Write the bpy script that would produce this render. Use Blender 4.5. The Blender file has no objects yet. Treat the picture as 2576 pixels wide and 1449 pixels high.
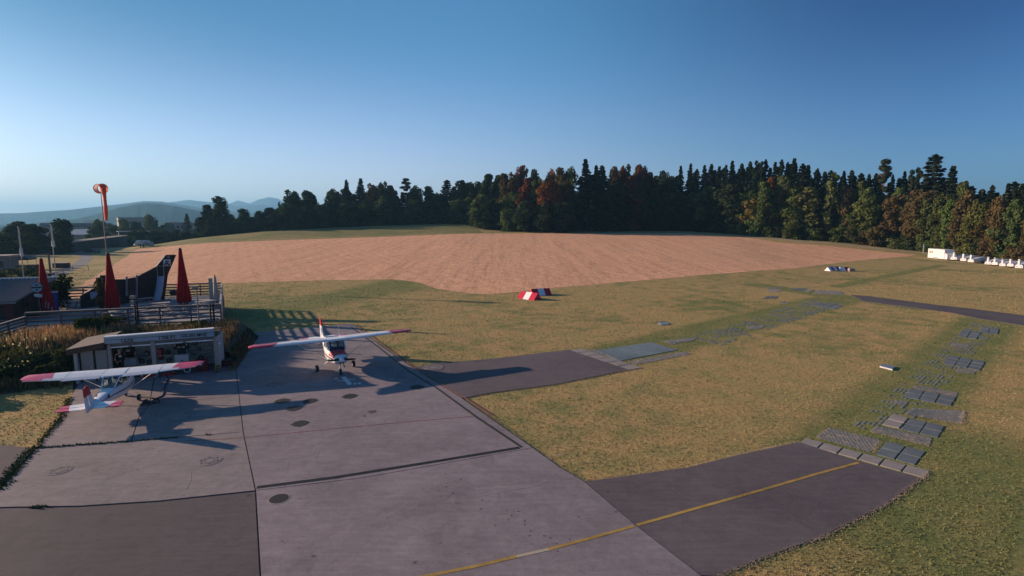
import bpy, bmesh, math, random
import numpy as np
from mathutils import Vector, Matrix, geometry
R = math.radians
SC = bpy.context.scene
COL = SC.collection
# ------------------------------------------------------------------ camera
F, CX, CY, PITCH, CAMZ = 1300.0, 1288.0, 724.5, R(7.25), 9.5     # lens in units of a 2576 px wide picture
cd = bpy.data.cameras.new('camera')
cam = bpy.data.objects.new('camera', cd); COL.objects.link(cam)
cd.sensor_width = 36.0; cd.lens = 36.0 * F / 2576.0
cd.clip_start = 0.1; cd.clip_end = 30000
cam.location = (0, 0, CAMZ); cam.rotation_euler = (R(90) - PITCH, 0, 0)
SC.camera = cam
# ------------------------------------------------------------------ sky, sun, exposure
SUN_EL, SUN_AZ = R(14.3), R(-76)           # azimuth clockwise from +Y (the way the camera looks)
w = bpy.data.worlds.new("World"); SC.world = w; w.use_nodes = True
nt = w.node_tree; nt.nodes.clear()
out = nt.nodes.new('ShaderNodeOutputWorld'); bg = nt.nodes.new('ShaderNodeBackground')
sky = nt.nodes.new('ShaderNodeTexSky'); sky.sky_type = 'NISHITA'; sky.sun_disc = False
sky.sun_elevation = SUN_EL; sky.sun_rotation = SUN_AZ
sky.altitude = 500; sky.air_density = 1.0; sky.dust_density = 1.4; sky.ozone_density = 3.0
bg.inputs['Strength'].default_value = 0.09
# sky tint bluer than the model's; the lens's dark upper corners painted into it
tc_ = nt.nodes.new('ShaderNodeTexCoord'); dp_ = nt.nodes.new('ShaderNodeVectorMath'); dp_.operation = 'DOT_PRODUCT'
dp_.inputs[1].default_value = (math.sin(SUN_AZ), math.cos(SUN_AZ), -.25); nt.links.new(tc_.outputs['Generated'], dp_.inputs[0])
rp_ = nt.nodes.new('ShaderNodeMapRange'); rp_.inputs[1].default_value = -1.0; rp_.inputs[2].default_value = 1.0; nt.links.new(dp_.outputs['Value'], rp_.inputs[0])
def sramp(st):
    n = nt.nodes.new('ShaderNodeValToRGB'); n.color_ramp.interpolation = 'EASE'; nt.links.new(rp_.outputs[0], n.inputs[0]); e = n.color_ramp.elements
    e[0].position, e[0].color = st[0][0], (*st[0][1], 1); e[1].position, e[1].color = st[-1][0], (*st[-1][1], 1)
    for p_, c_ in st[1:-1]: x_ = e.new(p_); x_.color = (*c_, 1)
    return n.outputs[0]
hi_ = sramp([(0, (.06, .22, .42)), (.25, (.03, .17, .37)), (.57, (.34, .68, .82)), (.88, (.16, .37, .46)), (1, (.16, .36, .44))])
lo_ = sramp([(0, (.24, .42, .62)), (.25, (.29, .47, .70)), (.70, (1.15, .93, 1.05)), (.92, (.84, .80, .88)), (1, (.84, .80, .86))])
sz_ = nt.nodes.new('ShaderNodeSeparateXYZ'); nt.links.new(tc_.outputs['Generated'], sz_.inputs[0])
mz_ = nt.nodes.new('ShaderNodeMapRange'); mz_.interpolation_type = 'SMOOTHSTEP'; mz_.inputs[1].default_value = .02; mz_.inputs[2].default_value = .36; nt.links.new(sz_.outputs[2], mz_.inputs[0])
mx_ = nt.nodes.new('ShaderNodeMix'); mx_.data_type = 'RGBA'; nt.links.new(mz_.outputs[0], mx_.inputs[0]); nt.links.new(lo_, mx_.inputs[6]); nt.links.new(hi_, mx_.inputs[7])
ml_ = nt.nodes.new('ShaderNodeMix'); ml_.data_type = 'RGBA'; ml_.blend_type = 'MULTIPLY'; ml_.inputs[0].default_value = 1.0
nt.links.new(sky.outputs[0], ml_.inputs[6]); nt.links.new(mx_.outputs[2], ml_.inputs[7]); nt.links.new(ml_.outputs[2], bg.inputs['Color']); nt.links.new(bg.outputs[0], out.inputs['Surface'])
sl = bpy.data.lights.new('sun', 'SUN'); so = bpy.data.objects.new('sun', sl); COL.objects.link(so)
sl.energy = 4.3; sl.angle = R(0.5); sl.color = (1.0, 0.73, 0.53)
sdir = Vector((math.sin(SUN_AZ) * math.cos(SUN_EL), math.cos(SUN_AZ) * math.cos(SUN_EL), math.sin(SUN_EL)))
so.rotation_euler = sdir.to_track_quat('Z', 'Y').to_euler()
SC.view_settings.view_transform = 'Standard'; SC.view_settings.look = 'None'
SC.view_settings.gamma = 1.0; SC.view_settings.exposure = 1.14
SC.view_settings.use_curve_mapping = False
SC.render.engine = 'CYCLES'
SC.cycles.use_denoising = True; SC.cycles.max_bounces = 5; SC.cycles.diffuse_bounces = 2; SC.cycles.glossy_bounces = 2
SC.cycles.transmission_bounces = 4; SC.cycles.transparent_max_bounces = 8; SC.cycles.volume_bounces = 0

# ------------------------------------------------------------------ where things stand
cp, sp = math.cos(PITCH), math.sin(PITCH)
def ray(u, v):
    a, b = (u - CX) / F, -(v - CY) / F
    return Vector((a, cp + b * sp, -sp + b * cp))
def G(u, v, z=0.0):
    d = ray(u, v); t = (z - CAMZ) / d.z
    return Vector((d.x * t, d.y * t, z))
def PY(u, v, y):
    d = ray(u, v); t = y / d.y
    return Vector((d.x * t, y, CAMZ + d.z * t))
def VPL(u, v, A, B):
    """point on the upright plane through A and B"""
    d = ray(u, v); n = Vector((B.y - A.y, -(B.x - A.x), 0))
    t = n.dot(Vector((A.x, A.y, CAMZ)) - Vector((0, 0, CAMZ))) / n.dot(d)
    return Vector((d.x * t, d.y * t, CAMZ + d.z * t))
TC = [(-3000, [(75, 0), (200, -.3), (260, -3), (330, -5), (500, -9), (1000, -15), (3000, -18)]),
      (300, [(75, 0), (200, -.3), (260, -3), (330, -5), (500, -9), (1000, -15), (3000, -18)]),
      (350, [(75, 0), (182, 0), (200, .2), (240, -2), (330, -5), (500, -9), (1000, -15), (3000, -18)]),
      (500, [(75, 0), (120, .4), (185, 2.0), (212, 2.9), (235, 2.7), (330, -2), (500, -8), (1000, -15), (3000, -18)]),
      (700, [(75, 0), (120, .9), (188, 2.9), (225, 6.2), (250, 6.3), (330, 2), (500, -6), (1000, -15), (3000, -18)]),
      (1000, [(75, 0), (120, 1.3), (193, 4.2), (245, 8.1), (280, 8.3), (400, 3), (1000, -10), (3000, -15)]),
      (1170, [(75, 0), (120, 1.5), (198, 5.2), (250, 8.9), (300, 9), (500, 4), (1000, -5), (3000, -10)]),
      (1250, [(75, 0), (120, 1.5), (203, 5.2), (212, 5.4), (250, 7), (400, 8), (3000, 0)]),
      (1400, [(75, 0), (120, 1.6), (205, 5.2), (215, 5.6), (400, 8), (3000, 0)]),
      (1700, [(75, 0), (120, 1.5), (210, 5.0), (222, 5.6), (400, 8), (3000, 0)]),
      (1850, [(75, 0), (120, 1.3), (195, 4.0), (204, 4.9), (400, 7), (3000, 0)]),
      (1945, [(75, 0), (120, .9), (178, 2.5), (187, 3.9), (193, 4.1), (400, 6), (3000, 0)]),
      (2127, [(75, 0), (110, .2), (163, 1.35), (172, 2.5), (180, 2.6), (400, 4), (3000, 0)]),
      (2303, [(75, 0), (100, 0), (146, .4), (155, .7), (400, 1.5), (3000, 0)]),
      (2450, [(75, 0), (400, 0), (3000, 0)]), (6000, [(75, 0), (400, 0), (3000, 0)])]
TS = np.array([(u - CX) / F for u, _ in TC])
def Hn(x, y):
    x = np.atleast_1d(np.asarray(x, float)); y = np.atleast_1d(np.asarray(y, float))
    s = x / np.maximum(y, 5.0); tot = np.zeros_like(x)
    for ds in (-.025, 0, .025):
        for dd in (.97, 1.0, 1.03):
            ss = np.clip(s + ds, TS[0] + 1e-6, TS[-1] - 1e-6); yy = y * dd
            k = np.clip(np.searchsorted(TS, ss) - 1, 0, len(TS) - 2)
            cols = np.array([np.interp(yy, [p[0] for p in c], [p[1] for p in c]) for _, c in TC])
            i = np.arange(len(x)); t = (ss - TS[k]) / (TS[k + 1] - TS[k])
            tot += cols[k, i] * (1 - t) + cols[k + 1, i] * t
    return tot / 9.0
def H(x, y): return float(Hn(x, y)[0])
def on_land(u, v, dmax=900):
    d = ray(u, v); prev = 8.0
    for y in np.arange(8, dmax, 1.0):
        t = y / d.y
        if CAMZ + d.z * t <= H(d.x * t, y):
            return Vector((d.x * t, y, H(d.x * t, y)))
    return PY(u, v, dmax)
def AT(u, D):
    x = (u - CX) / F * D * 1.005
    return Vector((x, D, H(x, D)))
E1 = Vector((math.cos(R(18.5)), math.sin(R(18.5)), 0)); E2 = Vector((-E1.y, E1.x, 0))

# ------------------------------------------------------------------ building helpers
class MB:
    def __init__(s): s.v = []; s.f = []; s.m = []; s.mats = []; s.cm = 0
    def mat(s, m):
        if m not in s.mats: s.mats.append(m)
        s.cm = s.mats.index(m); return s
    def add(s, vs, fs):
        n = len(s.v); s.v += [tuple(p) for p in vs]; s.f += [tuple(n + i for i in f) for f in fs]; s.m += [s.cm] * len(fs); return s
    def box(s, c, d, ax=None, ay=None, az=None):
        c = Vector(c); ax = Vector(ax or (1, 0, 0)).normalized(); az = Vector(az or (0, 0, 1)).normalized()
        ay = Vector(ay).normalized() if ay else az.cross(ax).normalized()
        a, b, e = ax * d[0] / 2, ay * d[1] / 2, az * d[2] / 2
        vs = [c + i * a + j * b + k * e for k in (-1, 1) for j in (-1, 1) for i in (-1, 1)]
        return s.add(vs, [(0, 2, 3, 1), (4, 5, 7, 6), (0, 1, 5, 4), (2, 6, 7, 3), (0, 4, 6, 2), (1, 3, 7, 5)])
    def bar(s, p, q, w_, h_, up=(0, 0, 1)):
        p, q = Vector(p), Vector(q); ax = (q - p)
        if ax.length < 1e-6: return s
        L = ax.length; ax.normalize(); up = Vector(up)
        ay = up.cross(ax)
        if ay.length < 1e-3: ay = Vector((1, 0, 0)).cross(ax)
        ay.normalize(); az = ax.cross(ay)
        return s.box((p + q) / 2, (L, w_, h_), ax, ay, az)
    def tube(s, p, q, r0, r1=None, n=8, caps=True):
        p, q = Vector(p), Vector(q); r1 = r0 if r1 is None else r1
        ax = (q - p).normalized(); a = ax.orthogonal().normalized(); b = ax.cross(a)
        vs = [p + (a * math.cos(t) + b * math.sin(t)) * r0 for t in [2 * math.pi * i / n for i in range(n)]]
        vs += [q + (a * math.cos(t) + b * math.sin(t)) * r1 for t in [2 * math.pi * i / n for i in range(n)]]
        fs = [(i, (i + 1) % n, n + (i + 1) % n, n + i) for i in range(n)]
        if caps: fs += [tuple(range(n - 1, -1, -1)), tuple(range(n, 2 * n))]
        return s.add(vs, fs)
    def path(s, pts, r, n=6):
        for a, b in zip(pts[:-1], pts[1:]): s.tube(a, b, r, r, n)
        return s
    def loft(s, rings, cap=True):
        n = len(rings[0]); vs = [p for r_ in rings for p in r_]; fs = []
        for k in range(len(rings) - 1):
            for i in range(n):
                fs.append((k * n + i, k * n + (i + 1) % n, (k + 1) * n + (i + 1) % n, (k + 1) * n + i))
        if cap: fs += [tuple(range(n - 1, -1, -1)), tuple((len(rings) - 1) * n + i for i in range(n))]
        return s.add(vs, fs)
    def prism(s, poly, off):
        """poly: 3D points in one plane, off: extrusion vector"""
        n = len(poly); off = Vector(off); vs = [Vector(p) for p in poly] + [Vector(p) + off for p in poly]
        return s.add(vs, [tuple(range(n - 1, -1, -1)), tuple(range(n, 2 * n))] + [(i, (i + 1) % n, n + (i + 1) % n, n + i) for i in range(n)])
    def lathe(s, prof, n=16, c=(0, 0, 0)):
        c = Vector(c)
        return s.loft([[c + Vector((r_ * math.cos(2 * math.pi * i / n), r_ * math.sin(2 * math.pi * i / n), z)) for i in range(n)] for r_, z in prof])
    def mesh(s, name):
        me = bpy.data.meshes.new(name); me.from_pydata(s.v, [], s.f)
        for m in s.mats: me.materials.append(m)
        if len(s.mats) > 1: me.polygons.foreach_set('material_index', s.m)
        me.update(); bm = bmesh.new(); bm.from_mesh(me); bmesh.ops.recalc_face_normals(bm, faces=bm.faces); bm.to_mesh(me); bm.free()
        return me
def tag(o, label=None, cat=None, group=None, kind=None):
    if label: o['label'] = label
    if cat: o['category'] = cat
    if group: o['group'] = group
    if kind: o['kind'] = kind
    return o
def smooth(me, ang=40):
    me.polygons.foreach_set('use_smooth', [True] * len(me.polygons))
    try: me.set_sharp_from_angle(angle=R(ang))
    except Exception: pass
def OB(name, mb, mat=None, parent=None, loc=None, rz=0, sm=None, kind=None, label=None):
    if isinstance(mb, MB):
        if mat is not None: mb.mats = [mat]; mb.m = [0] * len(mb.f)
        me = mb.mesh(name)
    else: me = mb
    if sm: smooth(me, sm)
    o = bpy.data.objects.new(name, me); COL.objects.link(o)
    if parent is not None: o.parent = parent
    if loc is not None: o.location = loc
    if rz: o.rotation_euler[2] = rz
    if kind: o['kind'] = kind
    if label: o['label'] = label
    return o
def T(name, label, cat, loc=(0, 0, 0), rz=0, group=None, kind=None, scale=1):
    o = bpy.data.objects.new(name, None); COL.objects.link(o); o.empty_display_size = .3
    o.location = loc; o.rotation_euler[2] = rz; o.scale = (scale,) * 3
    return tag(o, label, cat, group, kind)
def copy_tree(o, parent=None):
    c = o.copy(); COL.objects.link(c)
    if parent is not None: c.parent = parent; c.matrix_parent_inverse = o.matrix_parent_inverse.copy()
    for ch in list(o.children): copy_tree(ch, c)
    return c
def inset(poly, d):
    n = len(poly); ar = sum(poly[i][0] * poly[(i + 1) % n][1] - poly[(i + 1) % n][0] * poly[i][1] for i in range(n))
    sg = 1 if ar > 0 else -1; o = []
    for i in range(n):
        p0, p1, p2 = (Vector(poly[(i + k) % n][:2]) for k in (-1, 0, 1))
        a, b = (p1 - p0).normalized(), (p2 - p1).normalized()
        na, nb = Vector((-a.y, a.x)) * sg, Vector((-b.y, b.x)) * sg
        m = na + nb; m = m / max(.4, 1 + na.dot(nb))
        o.append((p1.x + m.x * d, p1.y + m.y * d))
    return o
def inpoly(px, py, poly):
    ins = np.zeros(len(px), bool); n = len(poly)
    for i in range(n):
        x0, y0 = poly[i][:2]; x1, y1 = poly[(i + 1) % n][:2]
        c = ((y0 > py) != (y1 > py))
        with np.errstate(divide='ignore', invalid='ignore'):
            ins ^= c & (px < (x1 - x0) * (py - y0) / (y1 - y0 if y1 != y0 else 1e-9) + x0)
    return ins

# ------------------------------------------------------------------ materials
def nodes(name):
    m = bpy.data.materials.new(name); m.use_nodes = True; t = m.node_tree
    return m, t, t.nodes['Principled BSDF']
def N(t, typ, **kw):
    n = t.nodes.new(typ)
    for k, v in kw.items():
        if k in n.inputs: n.inputs[k].default_value = v
        else: setattr(n, k, v)
    return n
def noise(t, vec, scale, detail=4, rough=.6, dist=0):
    n = N(t, 'ShaderNodeTexNoise', Scale=scale, Detail=detail, Roughness=rough, Distortion=dist); t.links.new(vec, n.inputs['Vector']); return n.outputs['Fac']
def ramp(t, fac, stops):
    n = t.nodes.new('ShaderNodeValToRGB'); t.links.new(fac, n.inputs[0]); e = n.color_ramp.elements
    e[0].position, e[0].color = stops[0][0], (*stops[0][1], 1); e[1].position, e[1].color = stops[-1][0], (*stops[-1][1], 1)
    for p, c in stops[1:-1]:
        x = e.new(p); x.color = (*c, 1)
    return n.outputs[0]
def mixc(t, fac, a, b, mode='MIX'):
    n = t.nodes.new('ShaderNodeMix'); n.data_type = 'RGBA'; n.blend_type = mode
    for s_, x in ((0, fac), (6, a), (7, b)):
        if hasattr(x, 'links'): t.links.new(x, n.inputs[s_])
        else: n.inputs[s_].default_value = x if s_ == 0 else (*x, 1)
    return n.outputs[2]
def mth(t, op, a, b=0.0, c=None, clamp=False):
    n = t.nodes.new('ShaderNodeMath'); n.operation = op; n.use_clamp = clamp
    for i, x in enumerate((a, b) if c is None else (a, b, c)):
        if hasattr(x, 'links'): t.links.new(x, n.inputs[i])
        else: n.inputs[i].default_value = x
    return n.outputs[0]
def g3(x): return (x, x, x)
def bump(t, p, h, strength, dist):
    b = N(t, 'ShaderNodeBump', Strength=strength, Distance=dist); t.links.new(h, b.inputs['Height']); t.links.new(b.outputs[0], p.inputs['Normal'])
def scl(c, k): return tuple(min(1, x * k) for x in c)
def mat(name, col, rough=.7, var=.18, scale=2.0, metal=0.0, bs=0, bd=.01, spec=.5, world=False, coat=0):
    m, t, p = nodes(name)
    co = t.nodes.new('ShaderNodeNewGeometry').outputs['Position'] if world else t.nodes.new('ShaderNodeTexCoord').outputs['Object']
    n1 = noise(t, co, scale, 5); n2 = noise(t, co, scale * 9, 3)
    f = mth(t, 'ADD', mth(t, 'MULTIPLY', n1, .65), mth(t, 'MULTIPLY', n2, .35))
    t.links.new(ramp(t, f, [(.3, scl(col, 1 - var)), (.7, scl(col, 1 + var))]), p.inputs['Base Color'])
    p.inputs['Metallic'].default_value = metal; p.inputs['Specular IOR Level'].default_value = spec
    rr = mth(t, 'ADD', rough - .08, mth(t, 'MULTIPLY', n1, .16)); t.links.new(rr, p.inputs['Roughness'])
    if coat: p.inputs['Coat Weight'].default_value = coat
    if bs: bump(t, p, noise(t, co, bs, 4), .6, bd)
    return m
def seg_mask(t, pos, A, B, wd, soft):
    """1 inside a band of half width wd around the ground line A-B, fading over soft metres"""
    a = N(t, 'ShaderNodeVectorMath', operation='SUBTRACT'); t.links.new(pos, a.inputs[0]); a.inputs[1].default_value = (A.x, A.y, 0)
    d = (B - A); L = math.hypot(d.x, d.y); ux, uy = d.x / L, d.y / L
    al = N(t, 'ShaderNodeVectorMath', operation='DOT_PRODUCT'); t.links.new(a.outputs[0], al.inputs[0]); al.inputs[1].default_value = (ux, uy, 0)
    ac = N(t, 'ShaderNodeVectorMath', operation='DOT_PRODUCT'); t.links.new(a.outputs[0], ac.inputs[0]); ac.inputs[1].default_value = (-uy, ux, 0)
    e1 = mth(t, 'ABSOLUTE', ac.outputs['Value']); e2 = mth(t, 'SUBTRACT', mth(t, 'ABSOLUTE', mth(t, 'SUBTRACT', al.outputs['Value'], L / 2)), L / 2 - wd)
    dd = mth(t, 'MAXIMUM', e1, e2)
    return mth(t, 'DIVIDE', mth(t, 'SUBTRACT', wd + soft, dd), soft, clamp=True)

GREEN_LINES = [(G(1500, 905), G(2110, 752), 2.2, 1.2), (G(2120, 1150), G(2500, 800), 1.7, 1.3),
               (G(1890, 716), G(2330, 776), 1.6, 1.2), (G(2100, 722), G(2370, 668), .7, .8),
               (G(2400, 1100), G(2330, 1420), 3.0, 3.5), (G(590, 800), G(1030, 712), 3.0, 3.5)]
def grass_mat(name, dry, dry2, green, gbias=.0, lift=1.0, lines=True, fine=1.0):
    m, t, p = nodes(name)
    pos = t.nodes.new('ShaderNodeNewGeometry').outputs['Position']
    big = noise(t, pos, .055, 4, .6, .6); mid = noise(t, pos, .45, 5, .65); fin = noise(t, pos, 5.0 * fine, 6, .75); vf = noise(t, pos, 22 * fine, 3, .8)
    d = mixc(t, mth(t, 'MULTIPLY', mth(t, 'SUBTRACT', mid, .38), 4, clamp=True), dry, dry2)
    gm = mth(t, 'ADD', mth(t, 'MULTIPLY', mth(t, 'SUBTRACT', mth(t, 'ADD', mth(t, 'MULTIPLY', big, .6), mth(t, 'MULTIPLY', mid, .4)), .50 - gbias), 7, clamp=True), 0, clamp=True)
    gm = mth(t, 'MULTIPLY', gm, .85)
    if lines:
        acc = None
        for A, B, wd, soft in GREEN_LINES:
            k = seg_mask(t, pos, A, B, wd, soft); acc = k if acc is None else mth(t, 'MAXIMUM', acc, k)
        acc = mth(t, 'MULTIPLY', acc, mth(t, 'ADD', .35, mth(t, 'MULTIPLY', mid, 1.1)), clamp=True)
        gm = mth(t, 'MAXIMUM', gm, mth(t, 'MULTIPLY', acc, .8))
    c = mixc(t, gm, d, green)
    k = ramp(t, mth(t, 'ADD', mth(t, 'MULTIPLY', fin, .55), mth(t, 'MULTIPLY', vf, .45)), [(.36, g3(.52 * lift)), (.5, g3(1.0 * lift)), (.64, g3(1.5 * lift))])
    c = mixc(t, 1.0, c, k, 'MULTIPLY')
    t.links.new(c, p.inputs['Base Color']); p.inputs['Roughness'].default_value = .95; p.inputs['Specular IOR Level'].default_value = .1
    bump(t, p, mth(t, 'ADD', fin, mth(t, 'MULTIPLY', vf, .5)), .6, .05)
    return m
M = {}
M['grass'] = grass_mat('dry_lawn', (.43, .292, .125), (.33, .272, .108), (.13, .17, .056))
M['tuft'] = grass_mat('grass_blades', (.33, .225, .097), (.25, .205, .083), (.10, .13, .044), lift=1.0)
M['meadow'] = grass_mat('meadow_grass', (.26, .215, .085), (.20, .18, .07), (.13, .15, .055), .06, lines=False, fine=.35)

def stubble():
    m, t, p = nodes('straw_stubble')
    pos = t.nodes.new('ShaderNodeNewGeometry').outputs['Position']
    mp = N(t, 'ShaderNodeMapping'); t.links.new(pos, mp.inputs['Vector']); mp.inputs['Rotation'].default_value = (0, 0, R(-62)); mp.inputs['Scale'].default_value = (1, .7, 1)
    f1 = noise(t, mp.outputs[0], 2.4, 5, .75, .8); f2 = noise(t, pos, 6.5, 4, .8); f3 = noise(t, pos, .03, 3)
    wv = N(t, 'ShaderNodeTexWave', Scale=.115, Distortion=2.2, Detail=2); wv.inputs['Detail Scale'].default_value = .6
    mp2 = N(t, 'ShaderNodeMapping'); t.links.new(pos, mp2.inputs['Vector']); mp2.inputs['Rotation'].default_value = (0, 0, R(-28)); t.links.new(mp2.outputs[0], wv.inputs['Vector'])
    f0 = noise(t, pos, .55, 3, .6, .5); f = mth(t, 'ADD', mth(t, 'MULTIPLY', f1, .48), mth(t, 'MULTIPLY', f2, .36)); f = mth(t, 'ADD', f, mth(t, 'MULTIPLY', f0, .13)); f = mth(t, 'ADD', f, mth(t, 'MULTIPLY', wv.outputs['Fac'], .015))
    c = ramp(t, f, [(.37, (.26, .115, .065)), (.45, (.57, .30, .17)), (.52, (.78, .45, .26)), (.60, (.92, .63, .40))])
    mp3 = N(t, 'ShaderNodeMapping'); t.links.new(pos, mp3.inputs['Vector']); mp3.inputs['Rotation'].default_value = (0, 0, R(24)); mp3.inputs['Scale'].default_value = (1, .03, 1)
    rw = noise(t, mp3.outputs[0], .55, 3, .7); rw2 = noise(t, mp3.outputs[0], 2.6, 2, .7)
    c = mixc(t, .75, c, mixc(t, 1.0, c, ramp(t, mth(t, 'ADD', mth(t, 'MULTIPLY', rw, .6), mth(t, 'MULTIPLY', rw2, .4)), [(.36, g3(.70)), (.5, g3(1.0)), (.64, g3(1.16))]), 'MULTIPLY'))
    c = mixc(t, mth(t, 'MULTIPLY', f3, .3), c, (.58, .37, .28))
    t.links.new(c, p.inputs['Base Color']); p.inputs['Roughness'].default_value = .9; p.inputs['Specular IOR Level'].default_value = .1
    bump(t, p, mth(t, 'ADD', f1, f2), .8, .22)
    return m
M['stubble'] = stubble()
def concrete(name, col, var=.16, stain=(.10, .07, .06)):
    m, t, p = nodes(name)
    pos = t.nodes.new('ShaderNodeNewGeometry').outputs['Position']
    big = noise(t, pos, .22, 5, .6, .8); mid = noise(t, pos, 1.6, 6, .7, 1.2); fin = noise(t, pos, 14, 5, .75); sp_ = noise(t, pos, 3.1, 2, .5)
    f = mth(t, 'ADD', mth(t, 'MULTIPLY', big, .4), mth(t, 'ADD', mth(t, 'MULTIPLY', mid, .35), mth(t, 'MULTIPLY', fin, .25)))
    c = ramp(t, f, [(.36, scl(col, 1 - var * 1.5)), (.5, col), (.64, scl(col, 1 + var * 1.3))])
    c = mixc(t, mth(t, 'MULTIPLY', mth(t, 'SUBTRACT', sp_, .70), 9, clamp=True), c, stain)
    mp = N(t, 'ShaderNodeMapping'); t.links.new(pos, mp.inputs['Vector']); mp.inputs['Rotation'].default_value = (0, 0, R(-19)); mp.inputs['Scale'].default_value = (.25, 2.2, 1)
    br = noise(t, mp.outputs[0], 2.2, 4, .7)
    c = mixc(t, .3, c, mixc(t, 1.0, c, ramp(t, br, [(.35, g3(.72)), (.65, g3(1.3))]), 'MULTIPLY'))
    t.links.new(c, p.inputs['Base Color']); p.inputs['Roughness'].default_value = .88; p.inputs['Specular IOR Level'].default_value = .25
    bump(t, p, mth(t, 'ADD', mid, fin), .3, .012)
    return m
M['concrete'] = concrete('apron_concrete', (.222, .190, .203), .24)
M['concrete_red'] = concrete('reddish_concrete', (.228, .197, .200), .24)
M['asphalt'] = concrete('asphalt', (.096, .082, .088), .2, (.05, .04, .045))
M['asphalt_dark'] = concrete('dark_asphalt', (.118, .099, .106), .2, (.05, .04, .045))
M['paver'] = concrete('paver_concrete', (.27, .24, .225), .1)
M['slate'] = concrete('slate_mat', (.125, .145, .16), .2, (.10, .09, .08))
M['bluemat'] = concrete('blue_grey_mat', (.15, .20, .225), .25)
M['joint'] = mat('joint_filler', (.018, .018, .015), .95, world=True)
M['moss'] = mat('joint_weeds', (.075, .10, .030), .95, .4, 6, world=True, bs=30, bd=.03)
M['sand'] = mat('pale_gravel', (.30, .235, .17), .95, .3, 8, world=True)
M['gravel'] = concrete('gravel_road', (.14, .135, .145), .15)
M['path'] = concrete('field_path', (.30, .27, .25), .12)
M['yellow'] = concrete('worn_yellow_paint', (.38, .25, .07), .3, (.2, .15, .06))
M['whiteline'] = concrete('worn_white_paint', (.62, .60, .60), .12, (.25, .22, .22))
M['redline'] = concrete('faded_red_paint', (.24, .095, .09), .2)
M['iron'] = mat('cast_iron', (.05, .045, .04), .6, .3, 9, .4, bs=40)
M['iron_lid'] = mat('weathered_iron', (.028, .027, .026), .75, .3, 9, bs=40)
M['paint_white'] = mat('white_paint', (.78, .78, .80), .35, .05, 1.5, coat=.3)
M['paint_red'] = mat('red_paint', (.52, .012, .035), .35, .08, 2, coat=.3)
M['paint_pink'] = mat('sunbleached_red_paint', (.62, .045, .11), .4, .08, 2, coat=.2)
M['paint_blue'] = mat('blue_trim_paint', (.012, .02, .07), .4, .08, 2)
M['rubber'] = mat('rubber', (.018, .017, .018), .8, .2)
M['metal'] = mat('brushed_metal', (.5, .5, .52), .4, .1, 3, .8)
M['black'] = mat('black_paint', (.012, .012, .014), .5, .2)
M['seat'] = mat('seat_fabric', (.10, .09, .085), .9)
def glassm(name, tint, alpha):
    m, t, p = nodes(name); t.nodes.remove(p); o = t.nodes['Material Output']
    tr = N(t, 'ShaderNodeBsdfTransparent', Color=(*tint, 1)); gl = N(t, 'ShaderNodeBsdfGlossy', Color=(.9, .95, 1, 1), Roughness=.04)
    fr = N(t, 'ShaderNodeFresnel', IOR=1.5); mx = t.nodes.new('ShaderNodeMixShader')
    t.links.new(mth(t, 'ADD', fr.outputs[0], alpha, clamp=True), mx.inputs[0]); t.links.new(tr.outputs[0], mx.inputs[1]); t.links.new(gl.outputs[0], mx.inputs[2]); t.links.new(mx.outputs[0], o.inputs['Surface'])
    return m
M['glass'] = glassm('window_glass', (.45, .5, .52), .05)
M['dark_glass'] = mat('dark_window_glass', (.02, .025, .03), .15, .1, 1)
def foliage(name, base, trans=.25, var=.45, use_obj=True):
    m, t, p = nodes(name); t.nodes.remove(p); o = t.nodes['Material Output']
    oi = t.nodes.new('ShaderNodeObjectInfo'); pos = t.nodes.new('ShaderNodeNewGeometry').outputs['Position']
    n1 = noise(t, pos, .5, 3); n2 = noise(t, pos, 3.0, 3)
    k = ramp(t, mth(t, 'ADD', mth(t, 'MULTIPLY', n1, .5), mth(t, 'MULTIPLY', n2, .5)), [(.33, g3(1 - var)), (.67, g3(1 + var))])
    c = mixc(t, 1.0, oi.outputs['Color'] if use_obj else base, k, 'MULTIPLY')
    d = N(t, 'ShaderNodeBsdfDiffuse'); tl = N(t, 'ShaderNodeBsdfTranslucent'); mx = N(t, 'ShaderNodeMixShader', Fac=trans)
    t.links.new(c, d.inputs['Color']); t.links.new(mixc(t, 1.0, c, (1.1, 1.2, .6) if name != 'blades' else (1, .95, .8), 'MULTIPLY'), tl.inputs['Color'])
    t.links.new(d.outputs[0], mx.inputs[1]); t.links.new(tl.outputs[0], mx.inputs[2]); t.links.new(mx.outputs[0], o.inputs['Surface'])
    return m
M['leaf'] = foliage('leaves', None)
M['blade'] = foliage('blades', None, .2, .4)
M['needle'] = foliage('needles', None, .08, .35)
M['bark'] = mat('bark', (.075, .055, .042), .95, .3, 3, bs=8, bd=.03)
M['bark_red'] = mat('pine_bark', (.30, .12, .075), .9, .3, 2)
M['bark_pale'] = mat('pale_bark', (.33, .30, .27), .9, .2, 2)
M['wood_grey'] = mat('weathered_wood', (.26, .225, .22), .85, .25, 4, bs=20, bd=.006)
M['wood_pale'] = mat('pale_weathered_wood', (.34, .30, .28), .85, .2, 4, bs=20, bd=.006)
M['wood_dark'] = mat('dark_stained_wood', (.022, .014, .014), .7, .3, 3, bs=15)
M['wood_brown'] = mat('brown_wood', (.075, .04, .028), .8, .3, 3)
M['parasol'] = mat('red_parasol_cloth', (.36, .004, .010), .85, .2, 3, spec=.2)
M['cloth_grey'] = mat('grey_cloth', (.38, .36, .36), .9, .1, 3)
M['red_wall'] = mat('dark_red_cabin_paint', (.12, .022, .018), .8, .2, 2)
M['brown_wall'] = mat('dark_brown_render', (.055, .034, .026), .9, .2, 2)
M['roof_tin'] = mat('corrugated_sheet', (.13, .115, .11), .6, .2, 2)
M['panel_blue'] = mat('pale_blue_grey_panel', (.27, .36, .46), .45, .1, 1.5)
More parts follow.
